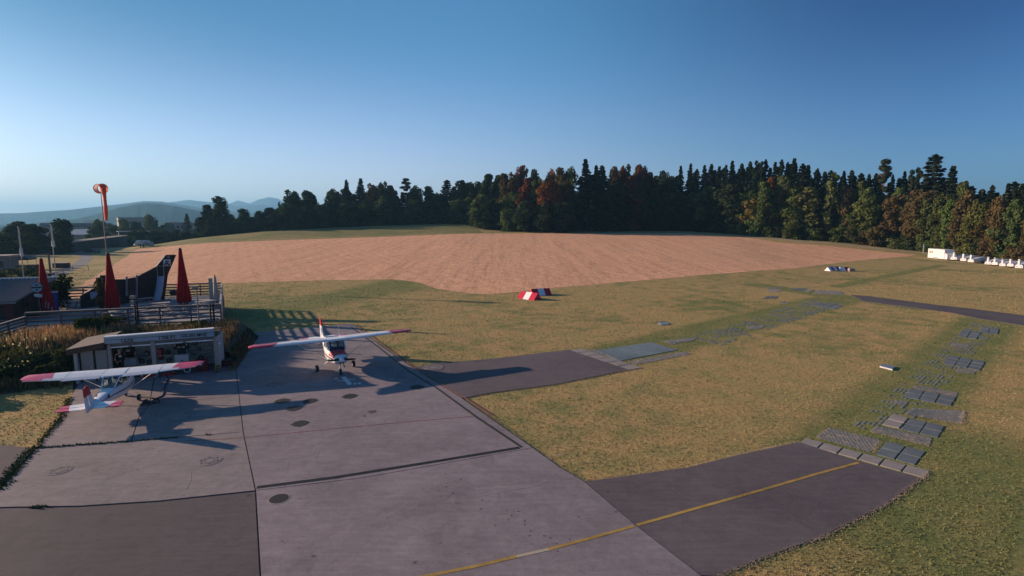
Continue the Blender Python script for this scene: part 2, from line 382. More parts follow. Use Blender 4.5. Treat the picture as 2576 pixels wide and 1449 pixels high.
M['edge_white'] = mat('white_metal_edge', (.75, .76, .78), .4, .05)
M['door_grey'] = mat('grey_door_paint', (.26, .265, .27), .55, .06, 1.5)
M['roof_board'] = mat('weathered_roof_board', (.12, .095, .09), .9, .25, 3, bs=12)
M['block'] = mat('breeze_block', (.36, .375, .37), .9, .2, 4, bs=20, bd=.006)
M['white_plastic'] = mat('white_plastic', (.58, .58, .60), .45, .06)
M['slide'] = mat('pale_blue_slide_plastic', (.34, .42, .52), .3, .06)
M['flag'] = mat('white_flag_cloth', (.60, .58, .58), .9, .15, 5)
M['sock'] = mat('orange_windsock_cloth', (.75, .095, .045), .85, .12, 5)
M['sock2'] = mat('pale_orange_cloth', (.72, .30, .22), .85, .12, 5)
M['steel'] = mat('galvanised_pole', (.13, .14, .15), .5, .15, 3, .6)
M['pole_pale'] = mat('pale_painted_pole', (.34, .34, .34), .5, .1)
M['blue_plastic'] = mat('blue_plastic', (.02, .05, .22), .5)
M['skin'] = mat('skin', (.42, .24, .17), .6, .05)
M['cloth_black'] = mat('black_clothing', (.010, .012, .018), .9, .2)
M['cap_white'] = mat('white_cap_cloth', (.62, .60, .58), .8)
M['car_black'] = mat('black_car_paint', (.012, .014, .018), .55, .1)
M['factory'] = mat('factory_wall', (.16, .17, .19), .8, .12, .05)
M['factory_roof'] = mat('factory_roof', (.07, .075, .085), .8, .15, .05)
M['roof_light'] = mat('pale_roof', (.42, .43, .45), .6, .1, .1)
M['barn_wall'] = mat('barn_boards', (.055, .050, .052), .9, .15, .4)
M['bale'] = mat('bale_wrap', (.45, .50, .55), .4, .12, 1)
M['hill'] = mat('wooded_hill', (.030, .050, .028), 1.0, .4, .006, spec=0, world=True)
M['soil'] = mat('bank_soil', (.07, .055, .035), .95, .3, 1.5, world=True, bs=6, bd=.05)

# ------------------------------------------------------------------ land: one triangulation split into its surfaces
def dens(pts, step=6.0):
    o = []
    for i in range(len(pts)):
        a, b = Vector(pts[i][:2]), Vector(pts[(i + 1) % len(pts)][:2]); k = max(1, int((b - a).length / step))
        o += [a.lerp(b, j / k) for j in range(k)]
    return o
def wob(pts, amp, seed=1):
    rnd = random.Random(seed); return [Vector((p.x + rnd.uniform(-amp, amp), p.y + rnd.uniform(-amp, amp))) for p in pts]
far_edge = [(350, 182), (500, 185), (700, 188), (850, 190), (1000, 193), (1170, 198), (1250, 203), (1400, 205), (1550, 208), (1700, 210), (1850, 195), (1945, 178), (2040, 170), (2127, 163), (2220, 153), (2303, 146)]
fp = [G(160, 752), G(180, 735), G(240, 693), G(300, 657)] + [AT(u, d) for u, d in far_edge] + \
     [on_land(u, v) for u, v in ((2285, 645), (2150, 657), (2000, 675), (1850, 687), (1700, 699), (1550, 712), (1400, 724), (1290, 736), (1235, 741), (1180, 739), (1100, 726), (1050, 713), (1015, 706), (980, 703), (800, 707), (570, 714), (400, 722), (250, 745))]
FIELD = wob(dens(fp, 5), .25)
def strip(cl, wd):
    L, Rr = [], []
    for i, p in enumerate(cl):
        a = cl[max(0, i - 1)]; b = cl[min(len(cl) - 1, i + 1)]; d = Vector((b.x - a.x, b.y - a.y)).normalized(); n = Vector((-d.y, d.x)) * wd / 2
        L.append(Vector((p.x, p.y)) + n); Rr.append(Vector((p.x, p.y)) - n)
    return dens(L + Rr[::-1], 8) if False else L + Rr[::-1]
TRACK = strip([AT(u, d + 2.6) for u, d in far_edge[:7]] + [AT(1300, 207), AT(1400, 209.5), AT(1550, 214), AT(1700, 217)], 3.2)
PATH = strip([AT(1660, 219), AT(1760, 214), AT(1850, 203), AT(1945, 187), AT(2040, 179), AT(2127, 172), AT(2220, 162.5), AT(2303, 154.5), AT(2380, 143), AT(2450, 134), AT(2576, 119), AT(2750, 103)], 2.6)
ROAD = strip([on_land(*p) for p in ((-80, 657), (0, 652), (60, 645), (130, 640), (200, 635.5), (245, 634), (300, 631), (345, 628))], 3.4)
ROAD2 = strip([on_land(*p) for p in ((20, 730), (100, 703), (150, 687), (185, 672), (210, 659), (219, 650), (214, 642), (195, 637))], 2.8)
cr = [AT(340, 186), AT(500, 190), AT(700, 193.5), AT(850, 195.5), AT(1000, 198.5), AT(1170, 203), AT(1215, 205), AT(1200, 232), AT(1180, 300), AT(1000, 300), AT(700, 285), AT(500, 260), AT(400, 225)]
MEAD = dens(cr, 8)
faces_in = [('stubble_field', FIELD), ('farm_track', TRACK), ('forest_path', PATH), ('gravel_road', ROAD), ('gravel_lane', ROAD2), ('meadow', MEAD)]
pts, fcs = [], []
for nm, poly in faces_in:
    k = len(pts); pts += [Vector((p.x, p.y)) for p in poly]; fcs.append(list(range(k, k + len(poly))))
k = len(pts); BIG = 9000
pts += [Vector(p) for p in ((-BIG, -300), (BIG, -300), (BIG, BIG), (-BIG, BIG))]; fcs.append([k, k + 1, k + 2, k + 3])
ds = list(np.arange(6, 75, 6.0)) + list(np.arange(75, 330, 5.0)) + list(np.geomspace(340, 8500, 26))
for D in ds:
    st = .035 if 75 <= D <= 330 else .09
    for s in np.arange(-1.6 if D < 1500 else -1.02, 1.6 if D < 1500 else 1.02, st):
        pts.append(Vector((s * D * 1.0, D + random.Random(int(D * 97 + s * 1000)).uniform(-.5, .5))))
vo, ed, fo, ov, oe, of = geometry.delaunay_2d_cdt(pts, [], fcs, 1, 1e-4)
zs = Hn([p.x for p in vo], [p.y for p in vo])
reg = {n: [] for n, _ in faces_in}; reg['ground'] = []
prio = ['farm_track', 'forest_path', 'gravel_road', 'gravel_lane', 'stubble_field', 'meadow']
idx = {i: n for i, (n, _) in enumerate(faces_in)}
cen = np.array([[sum(vo[i].x for i in f) / len(f), sum(vo[i].y for i in f) / len(f)] for f in fo]); key_ = np.array(['ground'] * len(fo), dtype=object)
for nm in prio[::-1]:
    key_[inpoly(cen[:, 0], cen[:, 1], [(p.x, p.y) for p in dict(faces_in)[nm]])] = nm
for f, k_ in zip(fo, key_): reg[k_].append(f)
mm = {'stubble_field': 'stubble', 'farm_track': 'meadow', 'forest_path': 'path', 'gravel_road': 'gravel', 'gravel_lane': 'gravel', 'meadow': 'meadow', 'ground': 'grass'}
for nm, fl in reg.items():
    used = sorted({i for f in fl for i in f}); mp = {j: i for i, j in enumerate(used)}
    me = bpy.data.meshes.new(nm); me.from_pydata([(vo[j].x, vo[j].y, zs[j]) for j in used], [], [[mp[i] for i in f] for f in fl])
    me.materials.append(M[mm[nm]]); me.update(); smooth(me, 60)
    bm = bmesh.new(); bm.from_mesh(me); bmesh.ops.recalc_face_normals(bm, faces=bm.faces)
    if sum(f.normal.z for f in bm.faces) < 0: bmesh.ops.reverse_faces(bm, faces=bm.faces)
    bm.to_mesh(me); bm.free()
    o = OB(nm, me, kind='structure')

# hills -------------------------------------------------------------
def ridge(name, D, prof, depth, seed, rough=1.0):
    rnd = np.random.RandomState(seed); us = np.arange(prof[0][0], prof[-1][0] + 1, 3.0)
    vs = np.interp(us, [p[0] for p in prof], [p[1] for p in prof])
    jag = np.convolve(rnd.randn(len(us) + 8), np.ones(3) / 3, 'same')[:len(us)] * rough
    rows = []
    rr = np.linspace(0, 1, 9)
    for k, t_ in enumerate(rr):
        y = D + (t_ - .5) * depth; row = []
        nz = np.convolve(rnd.randn(len(us) + 12), np.ones(5) / 5, 'same')[:len(us)]
        for u, v, j, nn_ in zip(us, vs, jag, nz):
            top = PY(u, v + (j * .12 if abs(t_ - .5) < .01 else 0), D); base = -20.0
            prof_t = math.cos((t_ - .5) * math.pi) ** .8 if 0 < t_ < 1 else 0
            z = base + (top.z - base) * prof_t + (nn_ * (top.z - base) * .07 if 0 < t_ < .3 else 0)
            row.append((top.x * y / D, y, z))
        rows.append(row)
    n = len(us); m_ = MB(); vs_ = [p for r_ in rows for p in r_]
    m_.add(vs_, [(k * n + i, k * n + i + 1, (k + 1) * n + i + 1, (k + 1) * n + i) for k in range(8) for i in range(n - 1)])
    OB(name, m_, M['hill'], sm=80, kind='structure')
ridge('hill', 2300, [(-500, 575), (-100, 570), (60, 563), (180, 552), (240, 540), (290, 524), (340, 514), (369, 511), (406, 513), (450, 520), (500, 530), (560, 543), (640, 560), (760, 575), (900, 590)], 1200, 3)
ridge('hill_ridge', 3900, [(-700, 560), (-300, 545), (-100, 540), (0, 537), (50, 536), (103, 532), (175, 528), (244, 520), (300, 514), (362, 506), (406, 507), (440, 512), (520, 525), (620, 535), (800, 545), (1000, 560), (1200, 590)], 1500, 5)
ridge('far_hill', 5800, [(300, 560), (380, 520), (425, 509), (475, 503), (512, 507), (545, 509), (600, 518), (660, 515), (760, 530), (900, 545), (1200, 555), (1400, 590)], 1500, 7, .6)
ridge('far_mountain', 7200, [(450, 560), (540, 522), (572, 514), (597, 504), (628, 512), (650, 502), (678, 496), (700, 500), (716, 509), (760, 515), (900, 530), (1400, 545), (2600, 550), (2900, 580)], 1500, 9, .5)

# ------------------------------------------------------------------ pavement
PAVED = []
def w2(pl): return [tuple(G(u, v)[:2]) for u, v in pl]
def slab(name, poly, z0, z1, m, parent, gap=.02, kind=None, paved=True):
    if paved: PAVED.append(poly)
    pl = inset(poly, gap) if gap else poly
    b = MB(); b.prism([Vector((x, y, z0)) for x, y in pl], (0, 0, z1 - z0))
    # bevel-free but top ring slightly inset so that edges catch light
    return OB(name, b, m, parent, kind=kind)
base = T('apron', None, None, kind='structure')
bb = MB()
for pl in ([(190, 880), (590, 842), (885, 815), (960, 872), (1041, 928), (1161, 1003), (1340, 1130), (1470, 1212), (1600, 1325), (1760, 1449), (1860, 1530), (-260, 1540), (-260, 1290), (0, 1236), (92, 1130), (178, 1002)],):
    p2 = inset(w2(pl), .05); bb.add([(x, y, .012) for x, y in p2], [tuple(range(len(p2)))])
OB('slab_bed', bb, M['joint'], base)
slab('concrete_slab', w2([(590, 843), (885, 815), (960, 872), (1041, 928), (1161, 1003), (1340, 1129), (906, 1206), (643, 1237), (612, 1090), (594, 935)]), .0, .05, M['concrete'], base)
slab('concrete_slab', w2([(643, 1237), (906, 1206), (1340, 1129), (1408, 1178), (1470, 1214), (1600, 1325), (1760, 1449), (1860, 1530), (664, 1530), (655, 1449)]), .0, .05, M['concrete'], base)
slab('concrete_slab', w2([(92, 1130), (330, 1113), (612, 1089), (643, 1237), (400, 1263), (200, 1276), (-40, 1280), (0, 1236)]), .0, .05, M['concrete_red'], base)
slab('concrete_slab', w2([(376, 1020), (569, 1001), (601, 992), (612, 1089), (331, 1112), (349, 1053)]), .0, .05, M['concrete_red'], base)
slab('concrete_slab', w2([(380, 890), (590, 862), (594, 935), (601, 992), (569, 1001), (376, 1020), (388, 952)]), .0, .05, M['concrete'], base)
slab('concrete_slab', w2([(190, 905), (380, 890), (388, 952), (376, 1020), (349, 1053), (331, 1112), (92, 1129), (150, 1060), (178, 1002), (200, 960)]), .0, .05, M['concrete_red'], base)
slab('asphalt_panel', w2([(643, 1239), (400, 1265), (200, 1278), (-40, 1282), (-260, 1292), (-260, 1540), (664, 1540), (655, 1449)]), .0, .044, M['asphalt'], base)
slab('asphalt_panel', w2([(0, 1120), (62, 1127), (84, 1133), (-5, 1232), (-160, 1330), (-300, 1120)]), .0, .044, M['asphalt'], base)
tx = T('taxiway', None, None, kind='structure')
S1 = w2([(1041, 925), (1100, 915), (1250, 903), (1432, 881), (1580, 931), (1400, 967), (1230, 990), (1163, 1003)])
S2 = w2([(1472, 1214), (1600, 1196), (1730, 1178), (1850, 1148), (2010, 1114), (2160, 1162), (2318, 1205), (2220, 1275), (2060, 1355), (1930, 1400), (1800, 1452), (1762, 1450), (1600, 1326)])
slab('asphalt_panel', S1, .0, .04, M['asphalt_dark'], tx, 0); slab('asphalt_panel', S2, .0, .04, M['asphalt_dark'], tx, 0)
# weeds in the joints
def weeds(name, pl, wd, seed, dz=.05, n=26, hmax=.10, gapp=0.0):
    rnd = random.Random(seed); b = MB(); p2 = [G(u, v) for u, v in pl]
    for a, c in zip(p2[:-1], p2[1:]):
        L = (c - a).length
        for _ in range(int(L * n)):
            t_ = rnd.random(); q = a.lerp(c, t_)
            if gapp and math.sin(q.x * 2.1 + q.y) * .5 + .5 < gapp: continue
            q = q + Vector((rnd.gauss(0, wd), rnd.gauss(0, wd), dz)); r_ = rnd.uniform(.02, .06); a0 = rnd.random() * 6.3; h_ = rnd.uniform(.02, hmax)
            b.add([q + Vector((math.cos(a0) * r_, math.sin(a0) * r_, -.02)), q + Vector((math.cos(a0 + 2.4) * r_, math.sin(a0 + 2.4) * r_, -.02)), q + Vector((rnd.uniform(-.03, .03), rnd.uniform(-.03, .03), h_))], [(0, 1, 2)])
    return OB(name, b, M['moss'], kind='stuff')
tag(weeds('joint_weeds', [(92, 1130), (200, 1122), (330, 1113)], .05, 1, n=90), 'green weeds growing in the open joint of the left concrete', None)
weeds('joint_weeds', [(330, 1113), (450, 1103), (530, 1096)], .035, 2, n=60, gapp=.35)
weeds('joint_weeds', [(331, 1111), (349, 1053)], .03, 3, n=30, gapp=.5)
weeds('joint_weeds', [(84, 1130), (40, 1180), (-5, 1236)], .12, 4, n=260, hmax=.07)
weeds('joint_weeds', [(75, 1280), (118, 1279)], .04, 5, n=120)
weeds('joint_weeds', [(178, 1002), (150, 1060), (88, 1132)], .10, 6, n=130, hmax=.07)
# drain channels
dr = T('drain_channel', 'dark slotted drain running across the middle of the apron', 'drain')
def grate(pl, wd, m, nm, nslot):
    p2 = [G(u, v, .052) for u, v in pl]
    for a, c in zip(p2[:-1], p2[1:]):
        d = (c - a).normalized(); n = Vector((-d.y, d.x, 0)); b = MB()
        b.box((a + c) / 2, ((c - a).length, wd, .006), d); OB('channel', b, M['joint'], dr)
        L = (c - a).length; b = MB(); k = 0; s_ = .03
        for off in (-.45, 0.02, .45): b.bar(a + n * wd * off + Vector((0, 0, .006)), c + n * wd * off + Vector((0, 0, .006)), .02, .008)
        while s_ < L - .03:
            q = a + d * s_ + Vector((0, 0, .005)); b.bar(q - n * wd * .45, q + n * wd * .45, .028, .006); s_ += nslot
        OB(nm, b, M['iron'], dr)
grate([(646, 1226), (842, 1201), (1080, 1163), (1306, 1126)], .17, None, 'grating', .075)
grate([(882, 822), (950, 872), (1026, 932), (1097, 975), (1201, 1051), (1312, 1125)], .12, None, 'grating', .10)
# painted markings
mk = T('markings', None, None, kind='structure')
def paint(name, pl, wd, m, z=.056, par=mk, jag=0):
    cl = [G(u, v) for u, v in pl]; st_ = strip(cl, wd); b = MB(); n = len(cl)
    L = [Vector((p.x, p.y, z)) for p in st_[:n]]; Rr = [Vector((p.x, p.y, z)) for p in st_[n:][::-1]]
    for i in range(n - 1): b.add([L[i], Rr[i], Rr[i + 1], L[i + 1]], [(0, 1, 2, 3)])
    return OB(name, b, m, par)
paint('yellow_line', [(2160, 1166), (2050, 1196), (1900, 1240), (1750, 1282), (1602, 1324)], .125, M['yellow'], .046)
paint('yellow_line', [(1595, 1327), (1500, 1354), (1380, 1386)], .12, M['yellow'])
paint('yellow_line', [(1300, 1404), (1200, 1428), (1080, 1452), (960, 1475)], .125, M['yellow'])
paint('pale_line', [(1380, 1386), (1300, 1404)], .115, concrete('bleached_yellow_paint', (.42, .36, .26), .15))
paint('red_line', [(470, 1112), (612, 1104), (800, 1085), (1000, 1066), (1195, 1049)], .05, M['redline'])
paint('red_line', [(896, 818), (968, 872), (1046, 928), (1108, 968), (1170, 1003), (1240, 1048)], .10, M['redline'])
cr_ = T('compass_cross', None, None, kind='structure')
paint('white_bar', [(864, 950), (881, 970)], .26, M['whiteline'], par=cr_)
paint('white_bar', [(849, 961.2), (895, 956)], .11, M['whiteline'], .060, par=cr_)
def ttext(s, par, mtx, size, m, name='lettering', ext=.003, align='CENTER', bold=0):
    c = bpy.data.curves.new(name, 'FONT'); c.body = s; c.size = size; c.extrude = ext; c.align_x = align; c.align_y = 'CENTER'; c.offset = bold
    c.materials.append(m); o = bpy.data.objects.new(name, c); COL.objects.link(o); bpy.context.view_layer.update()
    me = bpy.data.meshes.new_from_object(o.evaluated_get(bpy.context.evaluated_depsgraph_get())); bpy.data.objects.remove(o); me.name = name
    if not me.materials: me.materials.append(m)
    o = bpy.data.objects.new(name, me); COL.objects.link(o)
    if par is not None: o.parent = par
    o.matrix_local = mtx; return o
def frame(o_, x, y, z): return Matrix(((x.x, y.x, z.x, o_.x), (x.y, y.y, z.y, o_.y), (x.z, y.z, z.z, o_.z), (0, 0, 0, 1)))
q = G(899, 965, .06); ttext('N', cr_, Matrix.Translation(q) @ Matrix.Rotation(R(25), 4, 'Z'), .55, M['whiteline'], 'letter', .001, bold=.02)
q = G(846, 952.5, .06); ttext('S', cr_, Matrix.Translation(q) @ Matrix.Rotation(R(25), 4, 'Z'), .5, M['whiteline'], 'letter', .001, bold=.02)
# manholes
def manhole(u, v, rpx, label, dark=True, ring=False, faint=False, oil=False):
    c = G(u, v); r_ = rpx / F * (c.y * cp + CAMZ * sp) * 1.0
    t_ = T('manhole_cover', label, 'manhole cover', (c.x, c.y, .05), group='manhole covers in the apron')
    b = MB()
    if ring or faint:
        b.loft([[Vector((rr * math.cos(a), rr * math.sin(a), z)) for a in [2 * math.pi * i / 28 for i in range(28)]] for rr, z in ((r_ * 1.0, 0), (r_ * 1.0, .008), (r_ * .90, .008), (r_ * .90, .003))], False)
        OB('ring', b, M['paver'] if ring else M['concrete'], t_)
    b = MB(); rl = r_ * (.88 if ring or faint else 1)
    b.lathe([(rl, 0), (rl, .007), (rl * .96, .010), (.001, .010)], 28)
    OB('lid', b, M['iron_lid'] if dark else M['concrete_red'], t_)
    b = MB()
    for k in range(-4, 5):
        y = k * rl * .2; hw = math.sqrt(max(0, (rl * .9) ** 2 - y * y))
        if dark: b.box((0, y, .012), (2 * hw, rl * .05, .006))
    if faint:
        for rr in (.45, .72): b.loft([[Vector((q_ * math.cos(a), q_ * math.sin(a), z)) for a in [2 * math.pi * i / 24 for i in range(24)]] for q_, z in ((rl * rr, .010), (rl * rr, .014), (rl * (rr - .05), .014), (rl * (rr - .05), .010))], False)
        for a in range(0, 360, 60): b.box((math.cos(R(a)) * rl * .8, math.sin(R(a)) * rl * .8, .012), (.07, .05, .006))
    if b.f: OB('tread', b, M['iron'] if dark else M['iron_lid'], t_)
    if not faint and not ring:
        for a in (20, 110, 200, 290): b = MB(); b.box((math.cos(R(a)) * rl * 1.03, math.sin(R(a)) * rl * 1.03, .004), (.10, .08, .009), (math.cos(R(a)), math.sin(R(a)), 0)); OB('lug', b, M['iron_lid'], t_)
manhole(710, 1011, 18, 'dark lidded manhole, left of the upper pair of apron manholes')
manhole(780, 1011, 18, 'dark lidded manhole, right of the upper pair of apron manholes')
manhole(740, 1030, 18, 'dark manhole just below the upper pair, on the tip of the wing shadow')
manhole(880, 999, 18, 'dark manhole in front of the white compass cross')
manhole(1050, 976, 17, 'dark manhole beside the angled drain near the taxiway')
manhole(755, 1068, 20, 'lone dark manhole nearest the camera above the red line')
manhole(702, 1258, 26, 'large grated manhole with pale ring beside the slab corner', ring=True)
manhole(688, 970, 25, 'concrete filled manhole with thin rings left of the nose wheel', dark=False, faint=True)
manhole(150, 1187, 27, 'concrete filled manhole on the far left slab', dark=False, faint=True)
manhole(527, 1162, 30, 'concrete filled manhole left of the long slab joint', dark=False, faint=True)
manhole(1090, 926, 26, 'faint round manhole in the asphalt beside the drain', dark=False, faint=True)
# cracks, scuffs and stains as thin sheets of their own colour
stn = T('stains', None, None, kind='structure')
def blot(u, v, rx, m, z, seed):
    rnd = random.Random(seed); c = G(u, v); r_ = rx / F * c.y; b = MB()
    b.add([Vector((c.x + math.cos(a) * r_ * rnd.uniform(.8, 1.1), c.y + math.sin(a) * r_ * rnd.uniform(.8, 1.1), z)) for a in [2 * math.pi * i / 14 for i in range(14)]], [tuple(range(14))])
    OB('stain', b, m, stn)
M['stain'] = concrete('oil_stain', (.10, .075, .075)); M['scuff'] = concrete('pale_scuff', (.27, .23, .23))
blot(937, 1038, 12, M['stain'], .0545, 1); blot(917, 1049, 5, M['stain'], .0545, 2)
rnd = random.Random(8)
for k in range(34):
    u = 1090 + k * 12 + rnd.uniform(-45, 45); v = 1210 + k * 6.6 + rnd.uniform(-25, 25)
    if v < 1400: blot(u, v, rnd.uniform(1.6, 3.5), M['stain'], .0545, k)
for pl in ([(1245, 1080), (1260, 1105), (1275, 1112)], [(790, 1130), (800, 1142), (795, 1155)], [(1130, 1231), (1280, 1213)], [(1200, 1252), (1350, 1225), (1380, 1212)], [(1170, 1230), (1250, 1222), (1330, 1214)],
           [(1090, 1010), (1101, 1030)], [(480, 1190), (478, 1215), (468, 1235)], [(870, 1190), (960, 1175)], [(1360, 1160), (1400, 1148), (1420, 1140)], [(930, 1105), (960, 1112), (975, 1102)]):
    paint('scuff', pl, .045, M['scuff'], .0545, stn)
# paver rows and mats --------------------------------------------------------
C3 = lambda x, y: (1945.4 + .3472 * x, 704.4 + .3472 * y)
C4 = lambda x, y: (1274.6 + .2604 * x, 670.8 + .2604 * y)
C7 = lambda x, y: (2700 / 1.4907 + x * .20835, 1030 / 1.4907 + y * .20835)
pv = T('paver_strip', None, None, kind='structure')
def tile(poly, m, z=.03, gap=.02, nm='paver', name_par=pv, seed=0):
    rnd = random.Random(seed); pl = inset(poly, gap); b = MB(); dz = [rnd.uniform(-.008, .008) for _ in pl]
    n = len(pl); in2 = inset(pl, .015)
    b.add([(x, y, -.02) for x, y in pl] + [(x, y, z - .012 + d) for (x, y), d in zip(pl, dz)] + [(x, y, z + d) for (x, y), d in zip(in2, dz)],
          [(i, (i + 1) % n, n + (i + 1) % n, n + i) for i in range(n)] + [(n + i, n + (i + 1) % n, 2 * n + (i + 1) % n, 2 * n + i) for i in range(n)] + [tuple(range(2 * n, 3 * n))])
    PAVED.append(poly); return OB(nm, b, m, name_par)
def lerp4(q, s_, t_): a = Vector(q[0]).lerp(Vector(q[1]), s_); b = Vector(q[3]).lerp(Vector(q[2]), s_); return a.lerp(b, t_)
def tiles(quad, nu, nv, m, z=.03, gap=.025, seed=0):
    q = [G(*p).xy for p in quad]
    for i in range(nu):
        for j in range(nv):
            tile([tuple(lerp4(q, (i + a) / nu, (j + b) / nv)) for a, b in ((0, 0), (1, 0), (1, 1), (0, 1))], m, z, gap, seed=seed * 100 + i * 10 + j)
def honey(quad, seed, pitch=.15, drop=.05, base='sand'):
    q = [G(*p).xy for p in quad]; rnd = random.Random(seed); b = MB()
    PAVED.append([tuple(p) for p in q])
    b.mat(M[base])
    if base == 'sand': b.add([(p[0], p[1], .014) for p in q], [(0, 1, 2, 3)])
    b.mat(M['slate'])
    W = ((q[1] - q[0]).length + (q[2] - q[3]).length) / 2; Hh = ((q[3] - q[0]).length + (q[2] - q[1]).length) / 2
    nu, nv = int(W / pitch), int(Hh / pitch); ax = (q[1] - q[0]).normalized()
    for i in range(nu):
        for j in range(nv):
            if rnd.random() < drop or (drop > .2 and random.Random(seed * 997 + (i // 3) * 31 + (j // 3)).random() < .38): continue
            c = lerp4(q, min(.99, (i + .5 + .5 * (j % 2)) / nu), (j + .5) / nv); b.box((c.x, c.y, .016 + rnd.uniform(-.008, .004)), (pitch * .62, pitch * .66, .022), (ax.x, ax.y, 0))
    o = OB('grid_paver', b.mesh('grid_paver'), None, pv); o['kind'] = 'stuff'; return o
r1 = [C3(*p) for p in ((232, 1146), (1140, 1388), (1100, 1440), (185, 1186))]
tiles(r1, 6, 1, M['paver'], .034, .03, 1)
r2 = [(1432, 880), (1462, 877), (1615, 925), (1584, 931)]
r2 = [(1462, 877), (1617, 926), (1582, 932), (1432, 881)]
tiles(r2, 6, 1, M['paver'], .034, .03, 2)
tiles([C3(820, 1170), C3(1110, 1245), C3(1030, 1345), C3(735, 1265)], 2, 2, M['slate'], .028, .03, 3)
tiles([C3(865, 970), C3(985, 1003), C3(915, 1080), C3(780, 1050)], 1, 2, M['paver'], .034, .03, 4)
tiles([C3(990, 1005), C3(1245, 1062), C3(1195, 1145), C3(922, 1085)], 2, 2, M['slate'], .028, .02, 5)
tiles([C3(985, 785), C3(1330, 850), C3(1290, 915), C3(945, 850)], 3, 2, M['slate'], .028, .03, 6)
tiles([C3(1270, 545), C3(1540, 592), C3(1500, 660), C3(1225, 605)], 3, 3, M['slate'], .028, .03, 7)
tiles([C3(1365, 360), C3(1508, 382), C3(1475, 430), C3(1330, 408)], 2, 3, M['slate'], .028, .035, 8)
tiles([C3(1512, 340), C3(1638, 356), C3(1628, 396), C3(1490, 378)], 2, 3, M['slate'], .028, .035, 9)
tiles([C3(320, 165), C3(510, 188), C3(450, 212), C3(270, 182)], 3, 2, M['slate'], .028, .05, 10)
tiles([C7(880, 165), C7(1060, 165), C7(1010, 190), C7(850, 190)], 2, 1, M['slate'], .028, .04, 11)
tiles([C7(1075, 180), C7(1150, 183), C7(1085, 208), C7(975, 204)], 1, 1, M['paver'], .034, .04, 12)
tiles([C7(600, 180), C7(760, 183), C7(700, 208), C7(580, 206)], 1, 1, M['paver'], .03, .04, 13)
tiles([C7(560, 262), C7(710, 262), C7(690, 285), C7(510, 296)], 3, 1, M['slate'], .028, .04, 14)
tiles([C7(740, 322), C7(840, 338), C7(830, 352), C7(715, 336)], 2, 1, M['slate'], .028, .04, 15)
honey([C3(400, 1068), C3(775, 1160), C3(700, 1250), C3(300, 1142)], 1)
honey([C3(745, 1058), C3(1150, 1145), C3(1130, 1205), C3(700, 1098)], 2)
honey([C3(1005, 930), C3(1395, 952), C3(1370, 1042), C3(950, 975)], 3)
honey([C3(1030, 765), C3(1335, 815), C3(1325, 848), C3(1005, 783)], 4)
honey([C3(1335, 637), C3(1475, 660), C3(1440, 682), C3(1322, 668)], 5)
honey([C3(880, 870), C3(975, 880), C3(950, 915), C3(865, 900)], 6)
honey([C3(1300, 455), C3(1420, 470), C3(1400, 495), C3(1280, 480)], 7, .2)
honey([C7(600, 130), C7(820, 125), C7(760, 165), C7(560, 175)], 8, .3)
honey([C7(1180, 185), C7(1480, 205), C7(1480, 245), C7(1120, 235)], 9, .3)
# blue-grey mat beyond the first taxi stub and its broken edges
b1 = w2([(1500, 883), (1560, 873), (1640, 862), (1672, 872), (1705, 881), (1640, 893), (1560, 909)])
slab('paver', b1, -.01, .03, M['bluemat'], pv, 0)
honey([(1460, 884), (1500, 879), (1545, 893), (1510, 893)], 20, .14)
honey([(1580, 909), (1720, 885), (1738, 892), (1600, 918)], 21, .2)
honey([(1660, 858), (1760, 849), (1740, 858), (1690, 866)], 22, .25)
honey([(1878, 822), (1925, 818), (1915, 827), (1880, 829)], 23, .25)
# overgrown grid pavers filling the strips between the mats
def along(A, B, n, w0, w1, seed0, drop, pitch):
    for k in range(n):
        a, c = Vector(A).lerp(Vector(B), (k + .06) / n), Vector(A).lerp(Vector(B), (k + .94) / n); wa, wc = w0 + (w1 - w0) * k / n, w0 + (w1 - w0) * (k + 1) / n
        honey([(a.x - wa, a.y - wa * .16), (c.x - wc, c.y - wc * .16), (c.x + wc, c.y + wc * .16), (a.x + wa, a.y + wa * .16)], seed0 + k, pitch, drop, 'slate')
along((1760, 862), (2090, 758), 6, 52, 40, 40, .35, .22)
along((2200, 1085), (2480, 815), 7, 62, 34, 60, .42, .17)
# runway strip going right
RW = w2([C3(560, 108), C3(700, 118), C3(870, 142), C3(1200, 182), C3(1500, 218), C3(1816, 258), C3(2100, 290), C3(2100, 375), C3(1816, 332), C3(1500, 285), C3(1300, 240), C3(1000, 200), C3(640, 152)])
slab('runway_strip', [tuple(p) for p in wob(dens([Vector(p) for p in RW], 1.5), .12, 4)], -.01, .03, M['asphalt'], None, 0, kind='structure')
pl_ = T('cover_plate', 'pale metal cover plate lying in the dry grass between the taxiways', 'cover plate')
b = MB(); b.prism([G(*C3(*p), .0) for p in ((790, 618), (882, 634), (862, 656), (770, 632))], (0, 0, .09)); OB('plate', b, M['metal'], pl_)
PAVED.append([tuple(G(*C3(*p)).xy) for p in ((790, 612), (890, 632), (865, 662), (765, 636))])
pl_ = T('cover_plate', 'small plate over a dark pit in the grass beyond the blue mat', 'cover plate')
b = MB(); b.prism([G(u, v, 0) for u, v in ((1655, 813), (1678, 812), (1684, 817), (1662, 818))], (0, 0, .07)); OB('plate', b, M['metal'], pl_)
b = MB(); b.prism([G(u, v, 0) for u, v in ((1648, 811), (1672, 809.5), (1680, 811), (1656, 813))], (0, 0, .03)); OB('pit', b, M['joint'], pl_)

